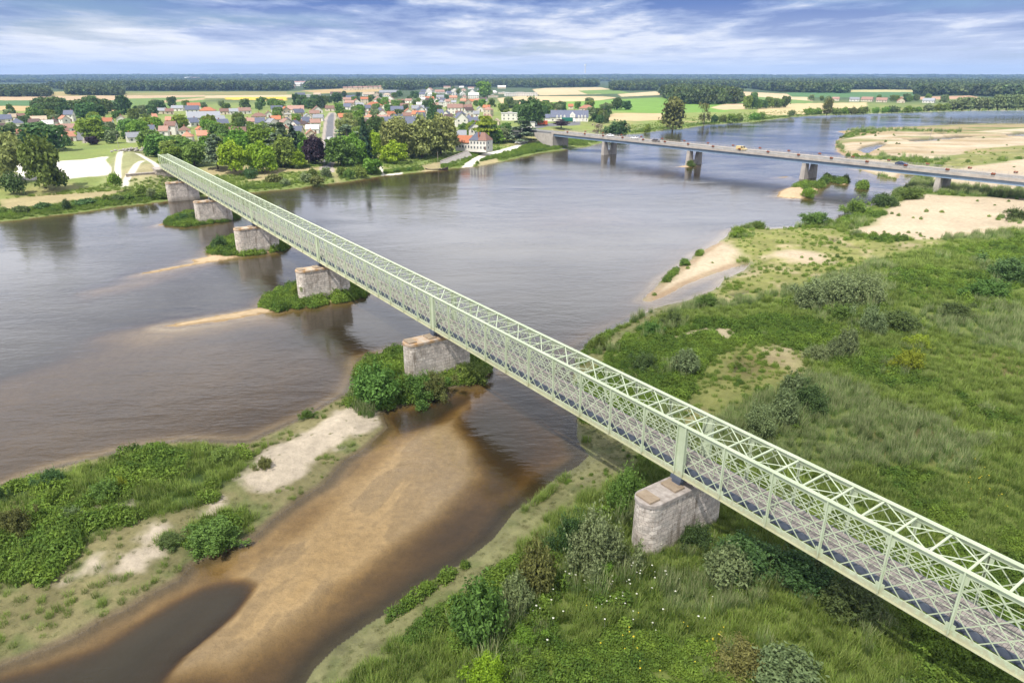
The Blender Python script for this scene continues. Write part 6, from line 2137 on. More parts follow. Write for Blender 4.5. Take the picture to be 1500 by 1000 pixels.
def scatter_group(name, coll):
    ng = bpy.data.node_groups.new(name, 'GeometryNodeTree')
    ng.interface.new_socket("Geometry", in_out='INPUT', socket_type='NodeSocketGeometry')
    ng.interface.new_socket("Geometry", in_out='OUTPUT', socket_type='NodeSocketGeometry')
    gi = ng.nodes.new('NodeGroupInput'); go = ng.nodes.new('NodeGroupOutput')
    iop = ng.nodes.new('GeometryNodeInstanceOnPoints')
    ci = ng.nodes.new('GeometryNodeCollectionInfo')
    ci.inputs['Collection'].default_value = coll
    ci.inputs['Separate Children'].default_value = True
    ci.inputs['Reset Children'].default_value = True
    iop.inputs['Pick Instance'].default_value = True
    def named(n, typ):
        a = ng.nodes.new('GeometryNodeInputNamedAttribute'); a.data_type = typ; a.inputs['Name'].default_value = n
        return a.outputs['Attribute']
    ng.links.new(gi.outputs[0], iop.inputs['Points'])
    ng.links.new(ci.outputs[0], iop.inputs['Instance'])
    ng.links.new(named('pick', 'INT'), iop.inputs['Instance Index'])
    ng.links.new(named('turn', 'FLOAT_VECTOR'), iop.inputs['Rotation'])
    ng.links.new(named('size', 'FLOAT_VECTOR'), iop.inputs['Scale'])
    ng.links.new(iop.outputs[0], go.inputs[0])
    return ng


def scatter(name, label, pts, pick, turn, size, group, kind='stuff'):
    me = bpy.data.meshes.new(name)
    me.vertices.add(len(pts))
    me.vertices.foreach_set('co', np.asarray(pts, np.float32).ravel())
    a = me.attributes.new('pick', 'INT', 'POINT'); a.data.foreach_set('value', np.asarray(pick, np.int32))
    a = me.attributes.new('turn', 'FLOAT_VECTOR', 'POINT'); a.data.foreach_set('vector', np.asarray(turn, np.float32).ravel())
    a = me.attributes.new('size', 'FLOAT_VECTOR', 'POINT'); a.data.foreach_set('vector', np.asarray(size, np.float32).ravel())
    me.update()
    o = link_mesh(name, me)
    md = o.modifiers.new("scatter", 'NODES'); md.node_group = group
    tag(o, label, None, None, kind)
    return o


WOOD_NG = scatter_group("wood_scatter", gl)
WOODS = [  # label, pixel polygon of the ground it stands on, spacing m, tree height
    ("dark wood at the left edge beyond the fields", [(-120, 142), (72, 142), (74, 137), (60, 133), (-120, 134)], 8, 13),
    ("long dark wood beyond the fields on the left", [(100, 140), (181, 140), (180, 136), (150, 133.5), (98, 135)], 8, 13),
    ("broad belt of woods across the left distance", [(180, 133.6), (420, 133.4), (428, 130), (430, 126), (300, 124), (100, 126), (110, 131), (60, 129), (120, 134)], 14, 15),
    ("round wood beyond the street", [(448, 131), (500, 130), (505, 126.5), (490, 124), (452, 124.5)], 11, 15),
    ("woods behind the pink estate", [(505, 128), (600, 133), (640, 128), (720, 127), (725, 122), (600, 119.5), (505, 121)], 16, 15),
    ("dark woods behind the white complex", [(720, 128), (780, 129), (875, 127.6), (876, 122), (800, 119.5), (720, 121)], 14, 16),
    ("wood left of the big field copse", [(896, 133), (960, 133), (962, 128), (930, 124), (894, 126)], 9, 14),
    ("big round copse behind the bright green field", [(968, 141), (990, 152), (1040, 154), (1083, 152), (1082, 144), (1040, 138), (1000, 135), (970, 137)], 7.5, 15),
    ("belt of woods behind the big copse", [(930, 127), (1100, 130), (1140, 135), (1240, 137), (1243, 131), (1150, 126), (1050, 123), (930, 121.5)], 12, 15),
    ("dense woods on the far right", [(1343, 141), (1400, 139), (1500, 144), (1650, 147), (1700, 138), (1500, 128), (1350, 128), (1245, 129.5), (1250, 131), (1343, 132)], 12, 15),
    ("straight belt of tall trees right of centre", [(1100, 130), (1345, 131), (1500, 131), (1700, 131), (1700, 122), (1400, 119.5), (1100, 119.5)], 20, 16),
]
for lb, pp, spc, hh in WOODS:
    P = poly(pp, 5.0)
    x0, y0 = P.min(0); x1, y1 = P.max(0)
    y1 = min(y1, 7000)
    rg = np.random.default_rng(len(lb))
    n = int((x1 - x0) * (y1 - y0) / spc ** 2)
    n = min(n, 60000)
    X = rg.uniform(x0, x1, n); Y = rg.uniform(y0, y1, n)
    s = sd_poly(X, Y, P, 5)
    k = s < 0
    X, Y = X[k], Y[k]
    if len(X) > 7000:
        X, Y = X[:7000], Y[:7000]
    Z = terrain(X, Y, False)[0] - .3
    h = hh * rg.uniform(.7, 1.2, len(X)); w = spc * rg.uniform(1.1, 1.6, len(X)) if spc < 14 else spc * rg.uniform(.8, 1.2, len(X))
    scatter("wood", lb, np.stack([X, Y, Z], -1), rg.integers(0, 4, len(X)), np.stack([0 * X, 0 * X, rg.uniform(0, 6.28, len(X))], -1), np.stack([w, w, h], -1), WOOD_NG)
# the wooded hills at the horizon
rg = np.random.default_rng(77)
n = 14000
th = rg.uniform(-R(45), R(45), n); rd = 4300 * (11500 / 4300) ** rg.random(n)
X = rd * np.sin(th); Y = rd * np.cos(th)
k = fbm(X, Y * .5, 700, 3, 31) > -.28
X, Y, rd = X[k], Y[k], rd[k]
Z = terrain(X, Y, False)[0] - 2
w = rd * .006 * rg.uniform(.7, 1.5, len(X)); h = rg.uniform(9, 17, len(X))
scatter("wooded_hills", "long low wooded hills along the horizon", np.stack([X, Y, Z], -1), rg.integers(0, 4, len(X)), np.stack([0 * X, 0 * X, rg.uniform(0, 6.28, len(X))], -1), np.stack([w * 1.6, w, h], -1), WOOD_NG)
# ------------------------------------------------------------------ grass, reeds and weeds that nobody could count
def tuft_mat(name, c1, c2, tip, scale=.06, trans=.25):
    m, nt, b = new_mat(name)
    geo = N(nt, 'ShaderNodeNewGeometry')
    at_ = N(nt, 'ShaderNodeAttribute', attribute_name='shade')
    oi = N(nt, 'ShaderNodeObjectInfo')
    n = noise_n(nt, geo.outputs['Position'], scale, 4, .6)
    n2 = noise_n(nt, geo.outputs['Position'], scale * 6, 3, .6)
    col = mix_n(nt, ramp_n(nt, math_n(nt, 'ADD', math_n(nt, 'MULTIPLY', n, .6), math_n(nt, 'MULTIPLY', n2, .4)), [(.40, 0), (.60, 1)]), c1, c2)
    col = mix_n(nt, ramp_n(nt, at_.outputs['Fac'], [(.45, 0), (1.0, .85)]), col, tip)
    h = N(nt, 'ShaderNodeHueSaturation')
    nt.links.new(col, h.inputs['Color'])
    nt.links.new(math_n(nt, 'ADD', math_n(nt, 'MULTIPLY', oi.outputs['Random'], .5), .75), h.inputs['Value'])
    nt.links.new(h.outputs[0], b.inputs['Base Color'])
    b.inputs['Roughness'].default_value = .65
    b.inputs['Specular IOR Level'].default_value = .2
    tr = N(nt, 'ShaderNodeBsdfTranslucent'); nt.links.new(h.outputs[0], tr.inputs[0])
    mx = N(nt, 'ShaderNodeMixShader'); mx.inputs[0].default_value = trans
    nt.links.new(b.outputs[0], mx.inputs[1]); nt.links.new(tr.outputs[0], mx.inputs[2])
    nt.links.new(mx.outputs[0], nt.nodes['Material Output'].inputs[0])
    return m


def blades(rg, n, rad, h0, h1, wd, bend, tipshade=0.0):
    a = rg.random(n) * 6.283; q = rad * np.sqrt(rg.random(n))
    bx, by = q * np.cos(a), q * np.sin(a)
    th = a + rg.normal(size=n) * 1.1
    h = h0 + (h1 - h0) * rg.random(n)
    bd = bend * h * (.4 + .9 * rg.random(n))
    dx, dy = np.cos(th), np.sin(th)
    wx, wy = -dy * wd, dx * wd
    z0 = np.zeros(n) - .05
    P = []
    for f, k in ((0, 1.0), (.55, .8), (1.0, .12)):
        ox, oy = bx + dx * bd * f ** 2, by + dy * bd * f ** 2
        zz = z0 + h * f * (1 - .12 * bend * f)
        P.append(np.stack([ox - wx * k, oy - wy * k, zz], -1)); P.append(np.stack([ox + wx * k, oy + wy * k, zz], -1))
    v = np.stack(P, 1).reshape(-1, 3)
    base = np.arange(n)[:, None] * 6
    f = np.concatenate([base + np.array([0, 1, 3, 2]), base + np.array([2, 3, 5, 4])], 0)
    s = np.clip(.25 + .3 * rg.random(n), 0, 1)
    s = np.concatenate([s, np.clip(s + tipshade * rg.random(n), 0, 1)])
    return v, f, s


def proto(coll, name, parts, mat):
    vs, fs, ss = [], [], []; o_ = 0
    for v, f, s in parts:
        vs.append(v); fs.append(f + o_); ss.append(s); o_ += len(v)
    me = np_mesh(name, np.concatenate(vs), np.concatenate(fs), [mat], False, {'shade': ('FLOAT', 'FACE', np.concatenate(ss).astype(np.float32))})
    o = bpy.data.objects.new(name, me); coll.objects.link(o)


def dome(rg, n, rad, h, leaf, asp=1.5, lo=0.0):
    d = rg.normal(size=(n, 3)); d /= np.linalg.norm(d, axis=1)[:, None]; d[:, 2] = abs(d[:, 2])
    r_ = rg.random(n) ** .35
    lob = 1 + .25 * np.sin(np.arctan2(d[:, 1], d[:, 0]) * 4 + rg.random() * 6) * (1 - d[:, 2])
    p = d * np.array([rad, rad, h]) * (r_ * lob)[:, None]; p[:, 2] += lo
    v, f = leaf_cards(p, d, leaf * (.6 + .8 * rg.random(n)), rg, .4, asp, .8)
    return v, f, np.clip(.3 + .28 * rg.random(n), 0, 1)


def coll(nm):
    return bpy.data.collections.new(nm)


G_GRASS, G_REED, G_HERB, G_CREEP, G_FLOW = coll("grass_tufts"), coll("reed_tufts"), coll("herb_tufts"), coll("creeping_tufts"), coll("flower_tufts")
mg = tuft_mat("meadow_grass", (.12, .20, .03), (.22, .315, .05), (.31, .35, .11))
mr = tuft_mat("reed_leaves", (.15, .235, .065), (.22, .32, .09), (.38, .38, .20))
mh = tuft_mat("herb_leaves", (.085, .16, .025), (.195, .29, .04), (.27, .34, .07), .11)
mc = tuft_mat("creeping_weed", (.15, .185, .06), (.30, .29, .14), (.36, .32, .18), .15)
mw = surf("white_umbels", (.72, .72, .62), (.55, .56, .42), 3, .8)
my = surf("yellow_blossom", (.62, .48, .03), (.45, .36, .03), 3, .8)
for j in range(3):
    rg = np.random.default_rng(200 + j)
    proto(G_GRASS, "grass_tuft", [blades(rg, 70, .62, .55, 1.15, .022, .45, .55)], mg)
    proto(G_REED, "reed_tuft", [blades(rg, 60, .60, 1.1, 2.0, .026, .28, .75)], mr)
    proto(G_HERB, "herb_tuft", [dome(rg, 300, .62, .75, .10, 1.7), blades(rg, 14, .5, .6, 1.0, .02, .3, .4)], mh)
    proto(G_CREEP, "creeping_tuft", [dome(rg, 110, .75, .14, .085, 1.4), dome(rg, 30, .4, .24, .07)], mc)
NG_G, NG_R, NG_H, NG_C = [scatter_group(n_, c_) for n_, c_ in (("grass_scatter", G_GRASS), ("reed_scatter", G_REED), ("herb_scatter", G_HERB), ("creep_scatter", G_CREEP))]


def put_stuff(name, label, X, Y, Z, size, ng, hvar=.3, seed=1):
    rg = np.random.default_rng(seed)
    n = len(X)
    s = size * rg.uniform(.75, 1.25, n)
    scatter(name, label, np.stack([X, Y, Z - .02], -1), rg.integers(0, 3, n), np.stack([rg.normal(size=n) * .08, rg.normal(size=n) * .08, rg.uniform(0, 6.28, n)], -1),
            np.stack([s, s, s * rg.uniform(1 - hvar, 1 + hvar, n)], -1), ng)


def any_mask(X, Y, polys, w=1.0, n=None):
    m = np.zeros(X.shape)
    for P in polys:
        s = sd_poly(X, Y, P, 10)
        m = np.maximum(m, sstep(w, -w, s + (0 if n is None else n * w)))
    return m


rg = np.random.default_rng(99)
# --- the right bank
bands = [(26, 75, 3.0, 1.0), (75, 125, 2.0, 1.12), (125, 210, .9, 1.35), (210, 360, .35, 1.7), (360, 620, .06, 2.2)]
acc = {k: [[], [], [], []] for k in 'GRHC'}


def keep(k, X, Y, Z, S):
    for l, a in zip(acc[k], (X, Y, Z, S)):
        l.append(a)


for r0, r1, den, sc in bands:
    th0, th1 = (-R(25), R(58)) if r0 < 200 else (R(5), R(46))
    n = int((th1 - th0) / 2 * (r1 ** 2 - r0 ** 2) * den)
    th = rg.uniform(th0, th1, n); rd = np.sqrt(rg.uniform(r0 ** 2, r1 ** 2, n))
    X, Y = rd * np.sin(th), rd * np.cos(th)
    Z, sF, sR, sL = terrain(X, Y, False)
    k = (sR < -.6) & (Z > .05)
    X, Y, Z, sR = X[k], Y[k], Z[k], sR[k]
    n1 = fbm(X, Y, 5, 4, 2); n2 = fbm(X, Y, 22, 4, 3); n4 = fbm(X, Y, 9, 4, 41); n5 = fbm(X, Y, 26, 3, 42)
    sand = any_mask(X, Y, SAND_R, 2.2, n1 + .6 * n2)
    mud = any_mask(X, Y, MUD_R, 2.5, n2)
    pale = any_mask(X, Y, PALE_R, 4, n2 * 1.2)
    u = rg.random(len(X))
    on_s = sand > .4
    is_m = (mud > .45) & ~on_s
    is_p = (pale > .45) & ~on_s & ~is_m
    rest = ~on_s & ~is_m & ~is_p
    sel = on_s & (u < .004 + .20 * (n4 > .34)); keep('H', X[sel], Y[sel], Z[sel], np.full(sel.sum(), sc * .55))
    sel = is_m & (u < .75); keep('C', X[sel], Y[sel], Z[sel], np.full(sel.sum(), sc * .42))
    sel = is_m & (u > .93) & (n4 > .05); keep('H', X[sel], Y[sel], Z[sel], np.full(sel.sum(), sc * .45))
    sel = is_p & (u < .16 + .40 * (n4 > .12)); keep('G', X[sel], Y[sel], Z[sel], np.full(sel.sum(), sc * .42))
    sel = is_p & (u > .86) & (n4 > .10); keep('H', X[sel], Y[sel], Z[sel], np.full(sel.sum(), sc * .75))
    reed = rest & (n5 + .5 * n4 > .16)
    herb = rest & (n5 - .35 * n4 < -.14)
    sel = reed; keep('R', X[sel], Y[sel], Z[sel], sc * (.62 + .3 * n4[sel]))
    sel = herb; keep('H', X[sel], Y[sel], Z[sel], sc * (.95 + .5 * n4[sel]))
    sel = rest & ~reed & ~herb; keep('G', X[sel], Y[sel], Z[sel], sc * (.82 + .35 * n4[sel]))
    sel = rest & ~reed & ~herb & (n4 > .22) & (u < .5); keep('H', X[sel], Y[sel], Z[sel], np.full(sel.sum(), sc * .9))
for k, nm, lb, ng in (('G', "meadow_grass", "tall uncut meadow grass of the near right bank", NG_G), ('R', "reeds", "grey-green reeds with straw-coloured heads on the near right bank", NG_R),
                      ('H', "weeds", "dark leafy weeds in patches on the near right bank", NG_H), ('C', "creeping_weeds", "low creeping weeds on the mud along the right bank", NG_C)):
    X, Y, Z, S = [np.concatenate(a) for a in acc[k]]
    put_stuff(nm, lb, X, Y, Z, np.clip(S, .25, 4), ng, .3, 5)

# --- the sandy island on the left and the islets under the bridge
lx0, ly0 = -95, 20
n = 26000
X = rg.uniform(-95, 20, n); Y = rg.uniform(22, 125, n)
Z, sF, sR, sL = terrain(X, Y, False)
k = (sL < -.5) & (Z > .05); X, Y, Z, sL = X[k], Y[k], Z[k], sL[k]
n1 = fbm(X, Y, 5, 4, 2); n3 = fbm(X, Y, 1.6, 3, 4); n4 = fbm(X, Y, 6, 4, 45)
gm_ = any_mask(X, Y, GREEN_L, 1.0, n3); lush = any_mask(X, Y, [LUSH2], 1.0, n3); sand = any_mask(X, Y, SAND_L, .9, 1.2 * n1)
u = rg.random(len(X))
g_ = (gm_ > .5) & (sand < .5) & (lush < .5)
sel = g_ & (n4 > -.05); put_stuff("weeds", "bright green weeds covering the sandy island", X[sel], Y[sel], Z[sel], .1 + 1.2 + .6 * n4[sel], NG_H, .3, 11)
sel = g_ & (n4 <= .05); put_stuff("meadow_grass", "rough grass on the sandy island", X[sel], Y[sel], Z[sel], .85 + .3 * n4[sel], NG_G, .3, 12)
sel = (gm_ <= .5) & (lush < .5) & (((sand < .5) & (u < .45 + .3 * (n4 > .1))) | ((sand >= .5) & (u < .02)))
put_stuff("creeping_weeds", "sparse creeping weeds on the island's muddy edge", X[sel], Y[sel], Z[sel], np.full(sel.sum(), .36), NG_C, .3, 13)
sel = (gm_ <= .5) & (lush < .5) & (sand < .4) & (n4 > -.12) & (u > .55)
put_stuff("meadow_grass", "thin short grass on the rim of the sandy island", X[sel], Y[sel], Z[sel], .42 + .3 * n4[sel], NG_G, .3, 18)
sel = lush > .5
hx, hy, hz_ = [X[sel]], [Y[sel]], [Z[sel]]
put_stuff("weeds", "thick dark weeds round the pier on the island's tip", X[sel], Y[sel], Z[sel], 1.55 + .7 * n4[sel], NG_H, .35, 14)
for i, (pp, lb) in enumerate(((ISLE3, "dense weeds on the islet under the third pier"), (ISLE4, "dense weeds on the oval islet under the fourth pier"), (ISLE5, "dense weeds on the far islet"))):
    P = poly(pp); x0, y0 = P.min(0) - 1; x1, y1 = P.max(0) + 1
    n = int((x1 - x0) * (y1 - y0) * 1.6)
    X = rg.uniform(x0, x1, n); Y = rg.uniform(y0, y1, n); Z = terrain(X, Y, False)[0]
    s = sd_poly(X, Y, P, 5); k = (s < .5); X, Y, Z = X[k], Y[k], np.maximum(Z[k], -.05)
    put_stuff("weeds", lb, X, Y, Z, np.full(len(X), 1.5), NG_H, .4, 15 + i)
# --- sandbars by the road bridge
for i, (pp, lb) in enumerate(((BARR2, "green weeds on the sandy islet by the road bridge"), (BARR3, "weeds on the small islet right of the road bridge pier"), (BARR4, "weeds on the second small islet right of the pier"), (BARR5, "weeds on the smallest islet by the road bridge"))):
    P = poly(pp); x0, y0 = P.min(0); x1, y1 = P.max(0)
    n = 260 if i == 0 else 60
    X = rg.uniform(x0, x1, n); Y = rg.uniform(y0, y1, n)
    k = sd_poly(X, Y, P, 5) < -.2
    if i == 0:
        k &= X > x0 + (x1 - x0) * .45
    X, Y = X[k], Y[k]; Z = terrain(X, Y, False)[0]
    put_stuff("weeds", lb, X, Y, Z, np.full(len(X), 2.6), NG_H, .4, 25 + i)
# --- the far bank: scrub along the water, rough grass above it
acc = {'H': [[], [], [], []], 'G': [[], [], [], []]}
n = 110000
px_ = rg.uniform(-120, 1500, n); t = rg.random(n)
shore = np.array(FAR_SHORE, float)
sy = np.interp(px_, shore[:, 0], shore[:, 1])
py_ = sy - t * np.where(px_ < 840, 30, 12)
uu = (px_ - 750) / FPX; vv = (500 - py_) / FPX
tt = (CAM_H - 1.5) / (SP - vv * CP)
X, Y = uu * tt, (CP + vv * SP) * tt
Z, sF, sR, sL = terrain(X, Y, False)
D = -sF
n4 = fbm(X, Y, 8, 4, 51); n5 = fbm(X, Y, 30, 3, 52)
u = rg.random(n)
dryish = sstep(-.1, .5, fbm(X, Y, 30, 4, 9))
paths = any_mask(X, Y, PATHS + DIRT + [PLAZA], 1.0)
quay = (px_ > 640) & (px_ < 860)
k = (D > 3.2) & (D < np.where(quay, 22, 8 + 3 * n5)) & (n4 + n5 > np.where(quay, -.5, -.05)) & (u < .65) & (paths < .3)
put_stuff("scrub", "low green scrub along the far waterline", X[k], Y[k], Z[k], 1.0 + .7 * n4[k] + .4 * quay[k], NG_H, .35, 31)
k = (D > 1.0) & (D < 45) & (u < .14) & (paths < .3) & (dryish < .6)
put_stuff("bank_grass", "rough grass on the far bank", X[k], Y[k], Z[k], np.full(k.sum(), .8), NG_G, .3, 32)

# --- flowering weeds
for nm, lb, mat, spots, cnt in (("white_flowers", "white flowering umbels below the near stone pier", mw, [(930, 862, 3.0), (915, 848, 2.5), (905, 870, 1.5), (945, 845, 1.5), (780, 905, 1.5)], 70),
                                ("yellow_flowers", "scattered yellow flowers in the long grass right of the bridge", my, [(1415, 700, 1.6), (1446, 733, 1.8), (1060, 945, 1.4), (985, 975, 2.0), (925, 930, 2)], 45)):
    vs, fs = [], []
    for px, py, sd in spots:
        x, y = at(px, py, 1.6)
        for _ in range(cnt // len(spots)):
            xx, yy = x + rg.normal() * sd, y + rg.normal() * sd
            zz = hz(xx, yy) + rg.uniform(.6, 1.25)
            r_ = rg.uniform(.04, .10) if mat is mw else rg.uniform(.04, .09)
            k0_ = len(vs)
            vs.append((xx, yy, zz + .03))
            for q in range(6):
                a = q * 1.047
                vs.append((xx + r_ * math.cos(a), yy + r_ * math.sin(a), zz + rg.normal() * .01))
            fs += [(k0_, k0_ + 1 + q, k0_ + 1 + (q + 1) % 6) for q in range(6)]
            vs += [(xx - .008, yy, zz - 1.0), (xx + .008, yy, zz - 1.0), (xx, yy, zz)]
            fs.append((k0_ + 7, k0_ + 8, k0_ + 9))
    tag(link_mesh(nm, np_mesh(nm, vs, fs, [mat])), lb, None, None, 'stuff')

# ------------------------------------------------------------------ bushes of the near banks, each one a plant
B = [  # label, px, base y, height px, width px, kind, colour
 ("tall dark green willow bush left of the silvery one, lower middle of the photo", 702, 938, 92, 66, 'willow', 'mid'),
 ("silvery small willow squeezed between two darker bushes, lower middle", 757, 898, 62, 40, 'willow', 'silver'),
 ("narrow olive-green upright bush beside the mud strip", 786, 872, 82, 44, 'willow', 'olive'),
 ("big grey-green bush left of the near stone pier", 884, 838, 100, 92, 'thicket', 'grey'),
 ("dark rounded bush left of the big grey-green one by the near pier", 836, 818, 72, 62, 'thicket', 'dark'),
 ("dark green bush behind the near stone pier, against the bridge", 925, 748, 70, 62, 'thicket', 'mid'),
 ("low yellow-green shrub at the foot of the big grey-green bush", 888, 842, 32, 44, 'thicket', 'bright'),
 ("pale silvery bush standing alone in front of the dark thicket under the bridge", 1062, 856, 66, 58, 'willow', 'silver'),
 ("black-green thicket under the bridge just right of the near pier", 1085, 830, 62, 90, 'thicket', 'dark'),
 ("second black-green thicket under the bridge, farther right", 1160, 850, 60, 100, 'thicket', 'dark'),
 ("third black-green thicket under the bridge, right of the second", 1240, 890, 58, 100, 'thicket', 'dark'),
 ("small dark bush against the right side of the near pier", 1018, 800, 40, 50, 'thicket', 'dark'),
 ("pale grey-green willow bush at the bottom edge under the bridge", 1152, 1005, 66, 88, 'willow', 'silver'),
 ("olive-brown low bush left of the pale willow at the bottom edge", 1092, 985, 56, 84, 'thicket', 'olive'),
 ("lime green sapling at the bottom edge of the photo", 715, 1018, 66, 62, 'thicket', 'lime'),
 ("small yellow-green shrub behind the lime sapling at the bottom", 770, 945, 34, 50, 'thicket', 'bright'),
 ("round silver willow, highest of the silver ones in the meadow", 1271, 486, 42, 40, 'thicket', 'silver'),
 ("upright silver willow left of the round highest one", 1238, 522, 44, 24, 'willow', 'silver'),
 ("small silver shrub touching the upright silver willow", 1222, 524, 32, 22, 'willow', 'silver'),
 ("slim silver willow above the pair beside the bridge rail", 1158, 592, 48, 30, 'willow', 'silver'),
 ("slim silver willow, right one of the pair beside the bridge rail", 1146, 624, 56, 34, 'willow', 'silver'),
 ("wide silvery bush, left one of the pair beside the bridge rail", 1108, 640, 54, 46, 'thicket', 'silver'),
 ("dim green bush behind the slim silver willows", 1186, 600, 46, 54, 'thicket', 'dark'),
 ("grey-green willow bush among sandy patches by the bridge", 1003, 548, 40, 34, 'willow', 'grey'),
 ("dark low bush on the right side of the meadow", 1402, 466, 26, 44, 'thicket', 'dark'),
 ("bright yellow-green bush, lower one of two on the meadow", 1326, 542, 36, 42, 'thicket', 'yellow'),
 ("bright yellow-green bush, upper one of two on the meadow", 1345, 512, 26, 34, 'thicket', 'yellow'),
 ("tiny yellow-green shrub below the two bright yellow-green bushes", 1298, 552, 12, 14, 'thicket', 'yellow'),
 ("dark bush left of the upper yellow-green one on the meadow", 1312, 480, 28, 56, 'thicket', 'dark'),
 ("wide dark thicket at the right edge of the meadow", 1474, 410, 34, 70, 'thicket', 'dark'),
 ("second dark thicket at the right edge, nearer the camera", 1440, 436, 28, 58, 'thicket', 'mid'),
 ("dark round bush on the sand at the right edge of the photo", 1488, 322, 18, 30, 'thicket', 'dark'),
 ("grey-green willow thicket at the left end of the meadow's willow belt", 1190, 450, 44, 54, 'thicket', 'grey'),
 ("grey-green willow thicket in the middle of the meadow's willow belt", 1226, 448, 50, 56, 'thicket', 'grey'),
 ("taller grey-green thicket at the right end of the meadow's willow belt", 1262, 446, 48, 54, 'thicket', 'silver'),
 ("small silver shrub below the meadow's willow belt", 1194, 528, 28, 32, 'thicket', 'silver'),
 ("dark shrub between the willow belt and the round silver willow", 1226, 470, 30, 44, 'thicket', 'mid'),
 ("green bush at the water's edge above the bridge on the right bank", 880, 512, 26, 34, 'thicket', 'mid'),
 ("green bush by the sandy patches left of the meadow", 950, 492, 26, 36, 'thicket', 'mid'),
 ("second green bush by the sandy patches, farther right", 985, 478, 26, 34, 'thicket', 'dark'),
 ("dark bush above the sandy patches near the inlet", 1032, 450, 22, 34, 'thicket', 'mid'),
 ("dark green bush between the sandy patches and the bridge", 948, 540, 30, 42, 'thicket', 'dark'),
 ("round dark bush at the tip of the green point by the river bend", 1108, 334, 12, 22, 'thicket', 'mid'),
 ("low bush on the green point, left of the round one", 1086, 346, 14, 26, 'thicket', 'bright'),
 ("small bush standing in the water off the sandspit", 1002, 388, 11, 16, 'thicket', 'mid'),
 ("long low bush on the river's edge right of the green point", 1195, 330, 12, 40, 'thicket', 'mid'),
 ("low bush on the river's edge near the sand flat", 1255, 314, 14, 44, 'thicket', 'mid'),
 ("dark low bush at the upper end of the river's edge", 1290, 302, 14, 40, 'thicket', 'dark'),
 ("low dark bush on the sand left of the last road bridge pier", 1330, 292, 12, 36, 'thicket', 'mid'),
 ("small bush on the sand flat beyond the green point", 1254, 345, 8, 18, 'thicket', 'grey'),
 # islands
 ("tall grey-green willow on the left tip of the pier islet", 552, 592, 64, 56, 'willow', 'mid'),
 ("bright leafy bush against the left face of the islet pier", 578, 560, 36, 40, 'thicket', 'bright'),
 ("wide dark bush along the front of the islet pier", 612, 584, 46, 74, 'thicket', 'mid'),
 ("olive twiggy bush overhanging the dark water below the pier", 640, 582, 42, 46, 'thicket', 'olive'),
 ("green bush at the right end of the pier islet", 690, 556, 30, 50, 'thicket', 'mid'),
 ("single round bright bush in front of the third pier", 437, 436, 24, 26, 'thicket', 'bright'),
 ("dark bush on the left end of the oval islet", 322, 366, 22, 24, 'thicket', 'dark'),
 ("dark bush in front of the half hidden far pier", 298, 320, 15, 26, 'thicket', 'dark'),
 ("dark bush right of the half hidden far pier", 326, 316, 18, 26, 'thicket', 'dark'),
 ("low dark bush left of the half hidden far pier", 268, 324, 13, 22, 'thicket', 'dark'),
 ("dark round bush near the upper edge of the sandy island", 77, 716, 36, 36, 'thicket', 'dark'),
 ("grey-olive bush on the left part of the sandy island", 22, 784, 50, 56, 'thicket', 'olive'),
 ("dark bush at the left edge of the photo on the sandy island", 2, 738, 34, 34, 'thicket', 'dark'),
 ("dark green bush in the middle of the sandy island", 150, 732, 34, 48, 'thicket', 'mid'),
 ("light yellow-green shrub at the centre of the sandy island", 178, 718, 22, 18, 'thicket', 'yellow'),
 ("pale broad-leaved plant by the sand streak on the island", 104, 764, 26, 30, 'thicket', 'silver'),
 ("green bush near the right end of the island's greenery", 325, 675, 24, 46, 'thicket', 'mid'),
 ("dense grassy bush between two sand patches on the island", 318, 796, 34, 74, 'thicket', 'mid'),
 ("small lone shrub on the island's big sand patch", 385, 684, 20, 24, 'thicket', 'olive'),
 ("small dark shrub on the muddy rim of the island", 248, 798, 20, 36, 'thicket', 'dark'),
 ("small shrub at the narrow neck of the sandy island", 452, 612, 10, 26, 'thicket', 'mid'),
 ("small bush at the foot of the second road bridge pier", 1012, 244, 9, 13, 'thicket', 'mid'),
 ("bush on the sandy islet by the road bridge", 1184, 289, 14, 20, 'thicket', 'bright'),
 ("bush on the small islet right of the road bridge pier", 1207, 269, 10, 13, 'thicket', 'mid'),
 ("upright shrub on the second small islet by the road bridge", 1238, 268, 12, 8, 'willow', 'mid'),
]
BT = []
for lb, px, py, h, w, kd, c in B:
    x, y = at(px, py, .6); zz = max(hz(x, y), -.1)
    x, y = at(px, py, zz)
    p = px_per_m(px, py, zz)
    dpr = math.atan2(CAM_H - zz, math.hypot(x, y))
    wm_ = w / p * 1.08
    hm_ = max((h / p - .45 * wm_ * math.sin(dpr)) / math.cos(dpr), .42 * wm_) * 1.05
    tree('bush', lb, 'bush', px, py, h, w, kd, c, zz, None, None, (x, y), (wm_, hm_), trunk=False)
    if px > 455 and py > 320:
        for _ in range(int(7 + 3.2 * wm_)):
            a_ = rg.random() * 6.283; q_ = wm_ * (.30 + .42 * rg.random())
            BT.append((x + q_ * math.cos(a_), y + q_ * math.sin(a_), .45 + .22 * hm_ * rg.random()))
BT = np.array(BT)
ZB_, _f, sR_, sL_ = terrain(BT[:, 0], BT[:, 1], False)
k = (ZB_ > .1)
BT, ZB_ = BT[k], ZB_[k]
hf_ = rg.random(len(BT)) < .55
put_stuff("weeds", "rank weeds growing up round the feet of the bushes", BT[hf_, 0], BT[hf_, 1], ZB_[hf_], np.clip(BT[hf_, 2], .5, 1.9), NG_H, .3, 61)
put_stuff("reeds", "tall grasses growing up between the bushes", BT[~hf_, 0], BT[~hf_, 1], ZB_[~hf_], np.clip(BT[~hf_, 2], .5, 1.4), NG_R, .3, 62)
